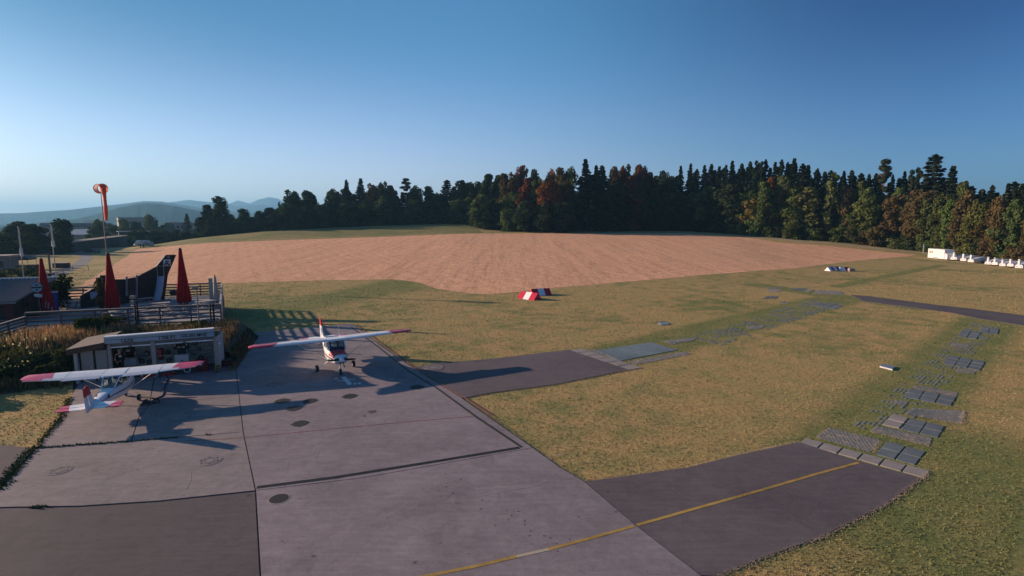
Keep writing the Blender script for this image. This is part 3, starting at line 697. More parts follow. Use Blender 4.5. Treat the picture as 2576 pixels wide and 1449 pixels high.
# small stones and dead grass along the broken asphalt edges
def stones(lines, n, spread, size, seed):
    rnd = random.Random(seed); b = MB()
    for pl in lines:
        p2 = [G(u, v) for u, v in pl]
        for a, c in zip(p2[:-1], p2[1:]):
            for _ in range(int((c - a).length * n)):
                q = a.lerp(c, rnd.random()) + Vector((rnd.gauss(0, spread), rnd.gauss(0, spread), .035)); s_ = size * rnd.uniform(.5, 1.5)
                b.add([q + Vector((s_, 0, 0)), q + Vector((-s_ * .5, s_ * .8, 0)), q + Vector((-s_ * .6, -s_ * .8, 0)), q + Vector((rnd.uniform(-.3, .3) * s_, 0, s_ * .8))], [(0, 1, 3), (1, 2, 3), (2, 0, 3)])
    return b
sb = stones([[(1472, 1212), (1600, 1195), (1730, 1177), (1850, 1147), (2010, 1112)], [(2320, 1205), (2222, 1277), (2062, 1357), (1930, 1402), (1800, 1454)], [(1165, 1004), (1230, 991), (1400, 968), (1580, 932), (1617, 926)],
             [(1060, 922), (1250, 902), (1432, 880)], [(2338, 1190), (2318, 1207)], [(1170, 1008), (1260, 1066), (1342, 1130), (1410, 1178), (1472, 1213)], [C3(1380, 960), C3(1370, 1045), C3(1160, 1020)], [C3(780, 1170), C3(720, 1255)], [C3(700, 1100), C3(1130, 1208)]], 150, .06, .013, 5)
tag(OB('edge_gravel', sb, M['sand'], kind='stuff'), 'pale crumbled gravel along the broken asphalt edges', None)

# near lawn: real blades
def lawn():
    rs = np.random.RandomState(11); n = 125000
    D = 13.5 * (rs.rand(n) * (62 / 13.5 - 1) + 1) ** 1.0; D = 12.5 * np.exp(rs.rand(n) ** 1.15 * math.log(105 / 12.5))
    s = rs.uniform(-1.05, 1.05, n); x = s * D; y = D
    keep = np.ones(n, bool)
    for p in PAVED: keep &= ~inpoly(x, y, p)
    keep &= ~inpoly(x, y, [(p.x, p.y) for p in FIELD])
    for cp_ in ([(190, 880), (590, 842), (885, 815), (960, 872), (1041, 928), (1161, 1003), (1340, 1130), (1470, 1212), (1600, 1325), (1760, 1449), (1860, 1530), (-260, 1540), (-260, 1290), (0, 1236), (92, 1130), (178, 1002)],):
        keep &= ~inpoly(x, y, w2(cp_))
    x, y, D = x[keep], y[keep], D[keep]; n = len(x); gz = Hn(x, y)
    h = rs.uniform(.015, .045, n) * (1 + D / 60); wd = .010 + D * .0006; a = rs.rand(n) * math.pi; lx, ly = rs.randn(n) * .03, rs.randn(n) * .03
    V = np.zeros((n, 3, 3)); V[:, 0] = np.stack([x - np.cos(a) * wd, y - np.sin(a) * wd, gz], 1); V[:, 1] = np.stack([x + np.cos(a) * wd, y + np.sin(a) * wd, gz], 1)
    V[:, 2] = np.stack([x + lx, y + ly, gz + h], 1)
    me = bpy.data.meshes.new('grass'); me.vertices.add(n * 3); me.vertices.foreach_set('co', V.ravel()); me.loops.add(n * 3); me.loops.foreach_set('vertex_index', np.arange(n * 3))
    me.polygons.add(n); me.polygons.foreach_set('loop_start', np.arange(n) * 3); me.polygons.foreach_set('loop_total', np.full(n, 3)); me.update(calc_edges=True); me.materials.append(M['tuft'])
    tag(OB('grass', me, kind='stuff'), 'short dry mown grass of the airfield', None)
lawn()

# ------------------------------------------------------------------ trees
def cards(P, Nn, size, rs, asp=1.0):
    """leaf faces: centres P, facing roughly Nn"""
    n = len(P); Nn = Nn + rs.randn(n, 3) * .55; Nn /= np.linalg.norm(Nn, axis=1)[:, None]
    r_ = rs.randn(n, 3); a = np.cross(Nn, r_); a /= np.linalg.norm(a, axis=1)[:, None]; b = np.cross(Nn, a)
    sz = size * rs.uniform(.55, 1.35, n); a *= sz[:, None]; b *= (sz * asp)[:, None]
    V = np.stack([P - a - b * .4, P + a * .3 - b, P + a + b * .5, P - a * .4 + b], 1)
    return V.reshape(-1, 3)
def card_mesh(name, V, m):
    n = len(V) // 4; me = bpy.data.meshes.new(name); me.vertices.add(n * 4); me.vertices.foreach_set('co', V.ravel()); me.loops.add(n * 4); me.loops.foreach_set('vertex_index', np.arange(n * 4))
    me.polygons.add(n); me.polygons.foreach_set('loop_start', np.arange(n) * 4); me.polygons.foreach_set('loop_total', np.full(n, 4)); me.update(calc_edges=True); me.materials.append(m); return me
def broad_crown(seed, H_=20.0, W=11.0, base=.16, nl=26, nc=3600, cs=.42, top_heavy=.0):
    rs = np.random.RandomState(seed); C, Rr = [], []
    for i in range(nl):
        zt = base + (1 - base) * (i + .5) / nl * .97; env = math.sin(math.pi * min(1, max(.06, (zt - base) / (1 - base) * .82 + .14))) ** .55
        a = rs.rand() * 6.28 + i * 2.4; r_ = env * W / 2 * rs.uniform(.25, .78); lr = W * rs.uniform(.13, .24) * (.7 + .5 * env)
        C.append((math.cos(a) * r_, math.sin(a) * r_, zt * H_ - lr * .3)); Rr.append(lr)
    C, Rr = np.array(C), np.array(Rr); k = rs.choice(nl, nc, p=Rr ** 2 / (Rr ** 2).sum()); d = rs.randn(nc, 3); d[:, 2] += .25; d /= np.linalg.norm(d, axis=1)[:, None]
    rad = Rr[k] * (rs.uniform(.35, 1.12, nc) ** .45); P = C[k] + d * rad[:, None] * np.array([1, 1, .85]); P[:, 2] = np.clip(P[:, 2], base * H_ * .6, H_)
    return card_mesh('crown', cards(P, d, cs, rs), M['leaf'])
def trunk_mesh(seed, H_, r_, top, nb=7, m='bark', spread=3.2, b0=.3):
    rnd = random.Random(seed); b = MB(); p = Vector((0, 0, -.6)); pts = [p]
    for k in range(1, 7): pts.append(Vector((rnd.uniform(-.02, .02) * H_ * k / 6, rnd.uniform(-.02, .02) * H_ * k / 6, H_ * top * k / 6)))
    for i in range(6): b.tube(pts[i], pts[i + 1], r_ * (1 - i / 7), r_ * (1 - (i + 1) / 7), 7)
    for k in range(nb):
        t_ = b0 + (top - b0 - .05) * k / nb; q = Vector((0, 0, H_ * t_)); a = rnd.random() * 6.3; L = spread * rnd.uniform(.6, 1.1)
        e = q + Vector((math.cos(a) * L, math.sin(a) * L, L * rnd.uniform(.5, 1.0))); b.tube(q, e, r_ * .35, r_ * .1, 5)
    b.mats = [M[m]]; b.m = [0] * len(b.f); me = b.mesh('trunk'); smooth(me, 60); return me
def spruce_crown(seed, H_=24.0, W=6.5, base=.1, nc=3000, cs=.42, droop=.35, sparse=1.0, pw=.75):
    rs = np.random.RandomState(seed); P, Nn = [], []; lev = int(24 * sparse); per = int(nc / lev / 8)
    for L in range(lev):
        zt = base + (1 - base) * (L / lev) ** .9; env = max(.03, (1 - (zt - base) / (1 - base))) ** pw * W / 2 * rs.uniform(.8, 1.12)
        for k in range(8):
            a = rs.rand() * 6.28; bl = env * rs.uniform(.6, 1.15)
            for c in range(per):
                t_ = rs.rand() ** .6; r_ = bl * t_; wdt = bl * .24 * (1 - t_ * .6)
                side = rs.uniform(-wdt, wdt)
                P.append((math.cos(a) * r_ - math.sin(a) * side, math.sin(a) * r_ + math.cos(a) * side, zt * H_ - droop * r_ * .8 + .25 * r_ * t_ + rs.uniform(-.25, .25))); Nn.append((math.cos(a) * .35, math.sin(a) * .35, 1))
    for c in range(60): P.append((rs.uniform(-.15, .15), rs.uniform(-.15, .15), H_ * rs.uniform(.93, 1.0))); Nn.append((1, 0, .3))
    return card_mesh('crown', cards(np.array(P), np.array(Nn), cs, rs, .8), M['needle'])
def pine_crown(seed, H_=25.0):
    rs = np.random.RandomState(seed); P, Nn = [], []
    lobes = [(0, 0, .96, 1.7), (1.0, .3, .90, 1.5), (-1.2, 0, .88, 1.6), (.5, -1, .82, 1.7), (2.3, .4, .80, 1.3), (-2.0, .4, .79, 1.1), (-.4, .6, .75, 1.4), (2.9, -.2, .68, 1.0), (.6, .1, .66, 1.2), (-1.6, 0, .64, .9), (1.5, .2, .60, .9)]
    for x, y, zt, r_ in lobes:
        for _ in range(260):
            d = rs.randn(3); d /= np.linalg.norm(d); rr = r_ * rs.uniform(.4, 1.05); P.append((x + d[0] * rr, y + d[1] * rr, zt * H_ + d[2] * rr * .55)); Nn.append(d + np.array([0, 0, .5]))
    return card_mesh('crown', cards(np.array(P), np.array(Nn), .28, rs), M['needle'])
def proto(kind, crown, trunk): return {'kind': kind, 'crown': crown, 'trunk': trunk}
PR = {
    'broad': [(broad_crown(s, 20, W, bs, nl, 3600, .40), trunk_mesh(s, 20, .34, .78), 20, W) for s, W, bs, nl in ((1, 11, .12, 26), (2, 9.5, .10, 24), (3, 12, .16, 30), (4, 8.5, .06, 22))],
    'spruce': [(spruce_crown(s, 24, W, bs, 3200, .40, dr, spz, pw), trunk_mesh(s, 24, .24, .95, 0), 24, W) for s, W, bs, dr, spz, pw in ((11, 6.8, .08, .35, 1, .62), (12, 6.0, .16, .3, .8, .5), (13, 7.2, .05, .4, 1, .72))],
    'pine': [(pine_crown(21), trunk_mesh(21, 25, .30, .92, 9, 'bark_red', 2.0, .58), 25, 7)],
    'birch': [(broad_crown(22, 22, 5.5, .55, 16, 1500, .36), trunk_mesh(22, 22, .22, .9, 8, 'bark_pale', 2.0, .45), 22, 5.5)],
    'slim': [(broad_crown(31, 20, 4.6, .04, 22, 2400, .36), trunk_mesh(31, 20, .2, .85, 5, spread=1.2), 20, 4.6)],
    'bush': [(broad_crown(s, 6, W, .0, 18, 1700, .26), trunk_mesh(s, 6, .10, .6, 5, spread=1.0, b0=.1), 6, W) for s, W in ((41, 6, ), (42, 7.5), (43, 5))],
}
SEG = [(-999, 200, 'beside the factory with the sawtooth roof'), (200, 560, 'beyond the long low barn'), (560, 705, 'left of the big round tree'), (705, 1110, 'above the green meadow'),
       (1110, 1290, 'behind the lone meadow tree'), (1290, 1460, 'by the autumn red trees'), (1460, 1700, 'right of the bright orange tree'),
       (1700, 1860, 'in the shaded forest recess'), (1860, 2060, 'below the pale-trunked conifers'), (2060, 2210, 'left of the tall red-trunked pine'),
       (2210, 2330, 'around the tall red-trunked pine'), (2330, 2480, 'behind the white enclosed trailer'), (2480, 9999, 'above the row of white glider trailers')]
WORD = {'broad': ('broadleaf_tree', 'broadleaf tree'), 'spruce': ('spruce_tree', 'spruce'), 'pine': ('pine_tree', 'pine'), 'birch': ('birch_tree', 'pale-trunked tree'), 'slim': ('slender_tree', 'slender tree'), 'bush': ('bush', 'bush')}
COLS = {'dark': ((.034, .050, .023), 'dark green'), 'green': ((.075, .098, .034), 'green'), 'olive': ((.082, .094, .034), 'olive green'), 'yellow': ((.19, .15, .045), 'yellowish'), 'orange': ((.185, .078, .030), 'orange autumn'),
        'red': ((.105, .038, .024), 'dark red'), 'brown': ((.088, .066, .030), 'brownish'), 'spruce': ((.022, .034, .020), 'dark'), 'spruce2': ((.026, .038, .020), 'mid green'), 'blue': ((.030, .044, .036), 'blue green')}
trnd = random.Random(77)
def tree(u, vtop, D, kind, col, wpx=None, label=None, row='', hmin=3.0):
    top = PY(u, vtop, D); gz = H(top.x, D); h = max(hmin, top.z - gz)
    cr, tr, H0, W0 = trnd.choice(PR[kind]); sz = h / H0; wpx = wpx * 1.6 if (wpx and kind == 'spruce') else wpx; sxy = (wpx * D / F / W0) if wpx else sz * trnd.uniform(.85, 1.15)
    if not wpx: sxy = max(sxy, .55 * sz)
    seg = next(s for a, b, s in SEG if a <= u < b); cw = COLS[col][1]; nm, wd = WORD[kind]
    lb = label or f"{cw} {wd} {row + ' ' if row else ''}{seg}"
    t_ = T(nm, lb, 'bush' if kind == 'bush' else 'tree', (top.x, D, gz - .1), trnd.random() * 6.3)
    if not label: t_['group'] = f"{cw} {wd}s {row + ' ' if row else ''}{seg}"
    t_.scale = (sxy, sxy, sz)
    c = OB('crown', cr, None, t_); k = trnd.uniform(.8, 1.2); bc = COLS[col][0]; c.color = (bc[0] * k * trnd.uniform(.9, 1.1), bc[1] * k, bc[2] * k * trnd.uniform(.85, 1.15), 1)
    OB('trunk', tr, None, t_); return t_
TD = [(500, 232), (700, 240), (730, 238), (900, 262), (1100, 265), (1170, 262), (1230, 232), (1400, 222), (1700, 238), (1790, 226), (1850, 212), (1945, 199), (2127, 185), (2303, 168), (2450, 144), (2576, 129), (2800, 112)]
def tdist(u): return float(np.interp(u, [a for a, _ in TD], [b for _, b in TD]))
# named: u, v of top, extra distance, kind, colour, width px, label
NAMED = [
 (553, 494, 0, 'broad', 'dark', 50, 'tall loose tree standing alone above the valley trees'), (528, 514, 3, 'broad', 'dark', 44, 'lower round tree leaning against the tall loose tree'),
 (733, 477, 0, 'broad', 'dark', 50, 'big dark round tree at the left end of the forest, left half'), (772, 478, 4, 'broad', 'dark', 52, 'big dark round tree at the left end of the forest, right half'),
 (702, 507, 25, 'spruce', 'blue', 14, 'small bare-looking spruce just left of the big round tree'),
 (838, 475, 0, 'broad', 'dark', 50, None), (871, 452, 6, 'spruce', 'spruce', 28, 'pointed spruce, left one of the two on the dark wood skyline'), (907, 449, 6, 'spruce', 'spruce', 30, 'pointed spruce, right one of the two on the dark wood skyline'),
 (937, 461, 2, 'broad', 'brown', 44, None), (962, 456, 8, 'broad', 'dark', 36, None), (983, 465, 3, 'broad', 'dark', 44, None), (1021, 447, 4, 'pine', 'spruce2', 34, 'loose-topped pine poking above the meadow wood'),
 (1046, 467, 3, 'broad', 'dark', 48, None), (1080, 468, 5, 'broad', 'dark', 42, None), (1102, 484, 0, 'broad', 'dark', 36, None), (870, 500, -6, 'broad', 'green', 60, None), (960, 492, -6, 'broad', 'green', 60, None), (1040, 500, -8, 'broad', 'green', 50, None),
 (1124, 453, 4, 'spruce', 'spruce', 36, 'narrow dark spruce where the skyline steps up right of the gap'), (1158, 452, 0, 'broad', 'dark', 44, None), (1180, 457, 4, 'broad', 'dark', 40, None), (1221, 436, 6, 'broad', 'dark', 52, None), (1249, 440, 8, 'broad', 'dark', 44, None),
 (1272, 436, 4, 'broad', 'brown', 48, None), (1150, 500, -8, 'broad', 'green', 50, None),
 (1208, 488, -14, 'broad', 'green', 56, 'lone leafy tree with a visible trunk at the meadow corner'),
 (1277, 526, -12, 'bush', 'green', 44, 'round light green bush right of the lone meadow tree'),
 (1293, 433, 2, 'broad', 'brown', 44, None), (1311, 417, 8, 'broad', 'red', 50, 'tall dark red tree, highest of the autumn group'), (1322, 446, -4, 'broad', 'red', 60, 'deep red tree below the highest red one'), (1345, 426, 6, 'broad', 'dark', 40, None), (1352, 450, -4, 'broad', 'olive', 44, 'yellow green tree between the red and orange trees'),
 (1387, 424, 8, 'broad', 'orange', 34, 'pinkish orange treetop on the skyline of the autumn group'), (1378, 452, -8, 'broad', 'orange', 58, 'bright orange tree, brightest of the autumn group'), (1412, 421, 5, 'broad', 'brown', 48, None), (1437, 420, 2, 'broad', 'olive', 48, 'olive brown tree just left of the tallest dark spruce'),
 (1424, 450, -4, 'broad', 'brown', 50, None), (1318, 505, -14, 'broad', 'dark', 60, None), (1368, 512, -14, 'broad', 'dark', 64, None), (1415, 508, -14, 'broad', 'dark', 60, None), (1404, 470, -7, 'broad', 'orange', 40, 'muted orange tree just right of the brightest one'), (1595, 440, -5, 'broad', 'red', 60, 'broad dull red tree in the wood right of the middle spruces'), (1473, 401, 4, 'spruce', 'spruce', 40, 'tallest dark spruce in the middle of the forest'), (1500, 417, 2, 'spruce', 'spruce', 40, None), (1515, 417, 6, 'spruce', 'spruce', 40, None), (1490, 440, -4, 'spruce', 'spruce', 48, None),
 (1548, 420, 2, 'broad', 'brown', 46, None), (1573, 413, 4, 'broad', 'red', 44, 'reddish tree right of the middle spruces'), (1600, 414, 6, 'broad', 'brown', 44, None), (1616, 413, 2, 'broad', 'red', 40, 'second reddish tree right of the middle spruces'), (1642, 432, 2, 'broad', 'red', 44, 'lower dark red tree sloping down to the recess'),
 (1673, 430, 4, 'broad', 'dark', 40, None), (1560, 450, -6, 'broad', 'dark', 50, None), (1610, 455, -6, 'broad', 'dark', 56, None), (1655, 460, -4, 'broad', 'dark', 50, None), (1690, 446, 2, 'broad', 'dark', 40, None),
 (1713, 418, 10, 'spruce', 'spruce', 24, 'slim spruce, left of the pair above the forest recess'), (1738, 412, 10, 'spruce', 'spruce', 28, 'slim spruce, right of the pair above the forest recess'), (1754, 426, 8, 'spruce', 'spruce', 26, None), (1773, 416, 8, 'spruce', 'spruce', 28, None), (1790, 413, 8, 'spruce', 'spruce', 30, None), (1810, 419, 8, 'spruce', 'spruce', 28, None),
 (1827, 415, 8, 'spruce', 'spruce', 28, None), (1843, 405, 8, 'spruce', 'spruce', 30, None), (1867, 412, 8, 'spruce', 'spruce', 30, None), (1888, 407, 8, 'spruce', 'spruce', 30, None), (1907, 402, 7, 'birch', 'spruce', 26, 'bare pale trunk tree, left of the two in the conifer stand'), (1917, 404, 6, 'birch', 'spruce', 24, 'bare pale trunk tree, right of the two in the conifer stand'), (1927, 401, 8, 'spruce', 'spruce', 30, None),
 (1951, 408, 8, 'spruce', 'spruce', 30, None), (1967, 402, 8, 'spruce', 'spruce', 32, None), (1982, 408, 8, 'spruce', 'spruce', 30, None), (1999, 399, 8, 'spruce', 'spruce', 34, 'highest spruce at the right end of the conifer stand'), (2020, 412, 8, 'spruce', 'spruce', 30, None), (2034, 416, 8, 'spruce', 'spruce', 32, None), (2057, 424, 8, 'spruce', 'spruce2', 32, None),
 (2075, 432, 8, 'spruce', 'spruce2', 30, None), (2091, 429, 8, 'spruce', 'spruce2', 30, None), (2101, 428, 2, 'slim', 'olive', 30, 'tall yellowish slender tree reaching the skyline'), (2124, 431, 8, 'spruce', 'spruce2', 30, None), (2144, 429, 8, 'spruce', 'spruce2', 32, None), (2167, 436, 8, 'spruce', 'spruce2', 30, None), (2187, 438, 8, 'spruce', 'spruce2', 30, None), (2205, 437, 8, 'spruce', 'spruce', 30, None),
 (2229, 398, 4, 'pine', 'spruce2', 46, 'tall pine with bare red trunk above the right wood'), (2247, 440, 8, 'spruce', 'spruce', 26, None), (2277, 431, 6, 'spruce', 'spruce', 26, None), (2296, 425, 6, 'pine', 'spruce', 24, 'short dark pine right of the tall red-trunked pine'), (2314, 415, 4, 'slim', 'spruce2', 24, 'dark column-shaped tree left of the big right spruce'), (2354, 389, 3, 'spruce', 'blue', 60, 'biggest spruce, tallest tree behind the white enclosed trailer'),
 (2399, 418, 5, 'spruce', 'blue', 46, 'sparse blue green spruce right of the biggest spruce'), (2425, 454, 4, 'broad', 'green', 44, None), (2447, 468, 8, 'spruce', 'blue', 26, None), (2472, 476, 8, 'spruce', 'blue', 22, None), (2498, 466, 8, 'spruce', 'spruce2', 28, None), (2537, 462, 8, 'spruce', 'blue', 34, None), (2553, 457, 5, 'spruce', 'spruce2', 40, None), (2574, 462, 6, 'spruce', 'spruce2', 36, None), (2610, 462, 6, 'spruce', 'spruce2', 36, None),
 (1941, 444, 1, 'broad', 'orange', 34, 'rusty orange tree in front of the conifer stand'), (1972, 443, 0, 'broad', 'olive', 62, 'wide olive tree beside the rusty orange one'), (2023, 430, -2, 'spruce', 'spruce2', 50, 'spindly drooping spruce in front of the conifer stand'), (1888, 498, -4, 'broad', 'yellow', 62, 'broad yellow green tree bulging out of the forest edge'), (1830, 455, 2, 'spruce', 'spruce2', 44, None), (1935, 490, -5, 'broad', 'green', 54, None),
 (2072, 470, 0, 'broad', 'dark', 44, None), (2098, 455, -2, 'broad', 'olive', 54, None), (2130, 468, -2, 'broad', 'brown', 46, None), (2165, 455, 0, 'broad', 'olive', 44, None), (2195, 470, -2, 'broad', 'green', 50, None), (2245, 492, -3, 'broad', 'brown', 50, 'brownish round tree below the tall pine'), (2265, 470, 2, 'broad', 'green', 44, None),
 (2292, 492, -2, 'broad', 'brown', 52, None), (2325, 470, 0, 'broad', 'olive', 50, None), (2373, 490, -3, 'broad', 'olive', 54, None), (2340, 500, -4, 'broad', 'green', 50, None), (2433, 478, -3, 'broad', 'brown', 56, 'rusty brown tree above the first glider trailers'), (2400, 500, -4, 'broad', 'green', 50, None), (2470, 500, -3, 'broad', 'olive', 50, None), (2516, 492, -3, 'broad', 'brown', 50, None), (2555, 500, -3, 'broad', 'green', 50, None), (2600, 495, -3, 'broad', 'brown', 54, None), (2650, 490, -3, 'broad', 'green', 60, None),
]
for u, v, dd, kd, co, wp, lb in NAMED: tree(u, v, tdist(u) + dd, kd, co, wp, lb)
SKY = [(690, 520), (733, 476), (790, 480), (806, 520), (838, 475), (871, 460), (940, 462), (1000, 468), (1080, 472), (1108, 490), (1124, 462), (1158, 455), (1221, 440), (1290, 430), (1440, 420), (1515, 418), (1620, 418), (1680, 432), (1713, 432), (1800, 418), (2000, 405), (2060, 425), (2200, 438), (2240, 445), (2280, 440), (2330, 430), (2400, 440), (2440, 462), (2500, 475), (2576, 465), (2800, 470)]
def skyv(u): return float(np.interp(u, [a for a, _ in SKY], [b for _, b in SKY]))
rnd = random.Random(5); u = 700
while u < 2760:                                            # second storey and back rows of the forest
    D = tdist(u); v = skyv(u)
    if not 795 < u < 812:
        tree(u + rnd.uniform(-6, 6), v + (rnd.uniform(6, 16) if u > 1690 else rnd.uniform(8, 24)), D + rnd.uniform(12, 20), 'spruce' if u > 1690 or rnd.random() < .4 else 'broad', 'spruce' if u > 1690 else 'dark', rnd.uniform(34, 50), None, 'in back row')
    co = rnd.choice(['dark', 'dark', 'green']) if u < 1820 else rnd.choice(['green', 'green', 'olive', 'dark', 'green', 'brown'])
    tree(u + rnd.uniform(-8, 8), v + rnd.uniform(45, 75), D + rnd.uniform(-3, 3), 'broad', co, rnd.uniform(50, 64) if u < 1690 else rnd.uniform(58, 88), None, 'in middle storey')
    u += 21 if u < 1700 else 23
u = 690
while u < 2780:                                            # low edge of the wood
    D = tdist(u) - rnd.uniform(3, 7); g = H((u - CX) / F * D, D); p = on = PY(u, 600, D); vb = 559 + (CAMZ - g) * F / D
    co = 'dark' if u < 1790 else rnd.choice(['green', 'olive', 'green', 'dark', 'brown'])
    hh = rnd.uniform(26, 60) if u < 1790 else rnd.uniform(24, 52)
    tree(u, vb - hh, D, 'bush', co, rnd.uniform(34, 52), None, 'at forest edge', 2.0)
    u += 15 if u < 1790 else 17
# the trees of the valley on the left
for u, v, D, kd, co, wp, lb in [
 (4, 583, 150, 'broad', 'green', 40, 'green tree cut by the left edge of the picture'), (41, 557, 165, 'broad', 'dark', 60, 'tall dark tree behind the pale flagpole'), (72, 562, 160, 'broad', 'dark', 68, 'broad dark tree between the two flagpoles'), (20, 590, 150, 'broad', 'green', 44, None), (100, 588, 162, 'broad', 'dark', 50, None), (-40, 585, 150, 'broad', 'green', 60, None),
 (150, 549, 172, 'broad', 'dark', 56, 'tall dark tree right of the second flagpole'), (140, 585, 180, 'broad', 'dark', 44, None), (166, 580, 185, 'broad', 'dark', 30, None), (247, 551, 260, 'broad', 'green', 38, 'green tree directly behind the windsock pole'), (232, 570, 250, 'broad', 'green', 30, None), (283, 564, 270, 'broad', 'green', 40, None), (312, 551, 300, 'broad', 'olive', 36, 'olive tree right of the windsock'), (340, 556, 290, 'broad', 'dark', 34, None),
 (375, 540, 320, 'broad', 'green', 36, 'upright green tree in front of the far flat-roofed block'), (392, 552, 330, 'slim', 'dark', 14, 'thin dark column tree by the far block'), (410, 565, 320, 'broad', 'green', 26, None), (426, 560, 420, 'bush', 'dark', 26, None), (469, 538, 300, 'spruce', 'dark', 22, 'dark pointed tree left of the tall loose tree'), (494, 549, 290, 'spruce', 'dark', 18, None),
 (581, 538, 250, 'broad', 'green', 28, None), (598, 548, 245, 'broad', 'dark', 30, None), (613, 525, 240, 'broad', 'dark', 42, 'round dark tree halfway to the big round tree'), (650, 530, 245, 'broad', 'dark', 34, None), (678, 521, 250, 'broad', 'dark', 40, None), (700, 528, 245, 'broad', 'dark', 40, None), (632, 545, 240, 'broad', 'dark', 34, None), (664, 545, 238, 'broad', 'dark', 40, None),
 (505, 545, 235, 'broad', 'dark', 40, None), (535, 545, 232, 'broad', 'dark', 44, None), (565, 552, 236, 'broad', 'dark', 40, None), (588, 560, 236, 'broad', 'dark', 40, None),
 (640, 565, 236, 'bush', 'dark', 40, None), (610, 568, 234, 'bush', 'dark', 40, None), (575, 575, 232, 'bush', 'dark', 40, None), (545, 580, 230, 'bush', 'dark', 40, None), (520, 584, 228, 'bush', 'dark', 36, None), (680, 562, 238, 'bush', 'dark', 40, None), (710, 560, 240, 'bush', 'dark', 40, None)]:
    tree(u, v, D, kd, co, wp, lb, '', 1.5)
rnd = random.Random(9)
for u in range(330, 520, 9): tree(u + rnd.uniform(-3, 3), 583 + rnd.uniform(-6, 5) + (u - 420) * .0, 236 - (u - 330) * .03, 'bush', rnd.choice(['dark', 'dark', 'green']), rnd.uniform(20, 30), None, 'of the hedge', 1.5)
for u in range(-60, 170, 14): tree(u + rnd.uniform(-4, 4), 606 + rnd.uniform(-8, 8), 160 + rnd.uniform(-4, 4), 'bush', 'dark', 36, None, 'under the big trees', 1.5)
vs_ = MB(); rs = np.random.RandomState(4); P = []
for u in range(-200, 760, 5):                               # far wooded plain, one mass
    for D in (620, 900, 1300):
        x = (u + rs.uniform(-3, 3) - CX) / F * D; z = H(x, D); hgt = rs.uniform(5, 13)
        for _ in range(26): P.append((x + rs.randn() * 3.5, D + rs.randn() * 3, z + rs.rand() ** .8 * hgt))
P = np.array(P); me = card_mesh('far_woods', cards(P, np.tile([0, -.4, 1], (len(P), 1)).astype(float), 1.8, rs), M['leaf'])
o = OB('far_woods', me, kind='stuff'); o.color = (.035, .05, .028, 1); tag(o, 'distant belts of trees on the valley floor', None)

# ------------------------------------------------------------------ left background buildings
def hall(label, u0, v0, u1, v1, vt0, vt1, depth, zbase=None, D0=None, D1=None, wall='factory', roof='factory_roof', nm='building', cat='building', eave=.5, nwin=0):
    A = PY(u0, v0, D0) if D0 else on_land(u0, v0); B = PY(u1, v1, D1) if D1 else on_land(u1, v1); A.z = B.z = min(A.z, B.z)
    d = (B - A).normalized(); n = Vector((-d.y, d.x, 0)); L = (B - A).length
    h0 = VPL(u0, vt0, A, B).z - A.z; h1 = VPL(u1, vt1, A, B).z - A.z; h = (h0 + h1) / 2
    t_ = T(nm, label, cat, A, math.atan2(d.y, d.x))
    b = MB(); b.box((L / 2, depth / 2, h / 2 - 1), (L, depth, h + 2)); OB('wall', b, M[wall], t_)
    b = MB(); b.box((L / 2, depth / 2, h + .15), (L + eave * 2, depth + eave * 2, .3)); OB('roof', b, M[roof], t_)
    for k in range(nwin):
        b = MB(); b.box((L * (k + .5) / nwin, -.03, h * .55), (L / nwin * .55, .06, h * .28)); OB('window', b, M['dark_glass'], t_)
    return t_, L, h
t_, L, h = hall('long low dark barn with a pale flat roof edge behind the parked car', 178, 637, 327, 621, 606, 596.5, 4, wall='barn_wall', roof='roof_board')
for k in range(9):
    b = MB(); b.box((L * (k + .5) / 9, -.05, h * .5), (.18, .1, h)); OB('post', b, M['wood_brown'], t_)
t_, L, h = hall('small shed with pale shining sheet roof behind the barn', 177, 606, 224, 604, 592, 589, 14, D0=330, D1=335, wall='factory', roof='factory_roof')
b = MB(); b.prism([(0, -1, h), (L, -1, h), (L, 14, h + 3.2), (0, 14, h + 3.2)], (0, 0, .2)); OB('roof', b, M['roof_light'], t_)
t_, L, h = hall('factory hall with a dark sawtooth roof at the valley edge', 100, 590, 236, 588, 574, 570, 40, D0=420, D1=430, nwin=12)
nt_ = 10
for k in range(nt_):
    x0 = L * k / nt_; x1 = L * (k + 1) / nt_; b = MB(); b.prism([(x0, -.6, h + .3), (x1, -.6, h + .3), (x0 + (x1 - x0) * .35, -.6, h + 3.4)], (0, 40, 0)); OB('sawtooth', b, M['factory_roof'], t_)
hall('grey flat-roofed block beyond the olive tree', 300, 580, 395, 575, 549, 546, 30, D0=520, D1=540, nwin=8)
hall('pale-roofed low building left of the dark pointed tree', 420, 585, 487, 580, 561, 559, 25, D0=430, D1=440, roof='roof_light', nwin=6)
hall('long low shed with a white roof edge in the hedge line', 300, 597, 375, 592, 585, 581, 10, D0=262, D1=270, wall='barn_wall', roof='roof_light')
hall('dark shed with a white roof between two big trees', 108, 612, 132, 610, 600, 596, 8, D0=215, D1=215, wall='barn_wall', roof='roof_light')
hall('small grey house far beyond the gap in the trees', 170, 571, 200, 571, 563, 562, 20, D0=700, D1=700, wall='roof_light')
hall('pale far building on the valley slope', 215, 562, 232, 562, 556, 556, 20, D0=900, D1=900, wall='roof_light')
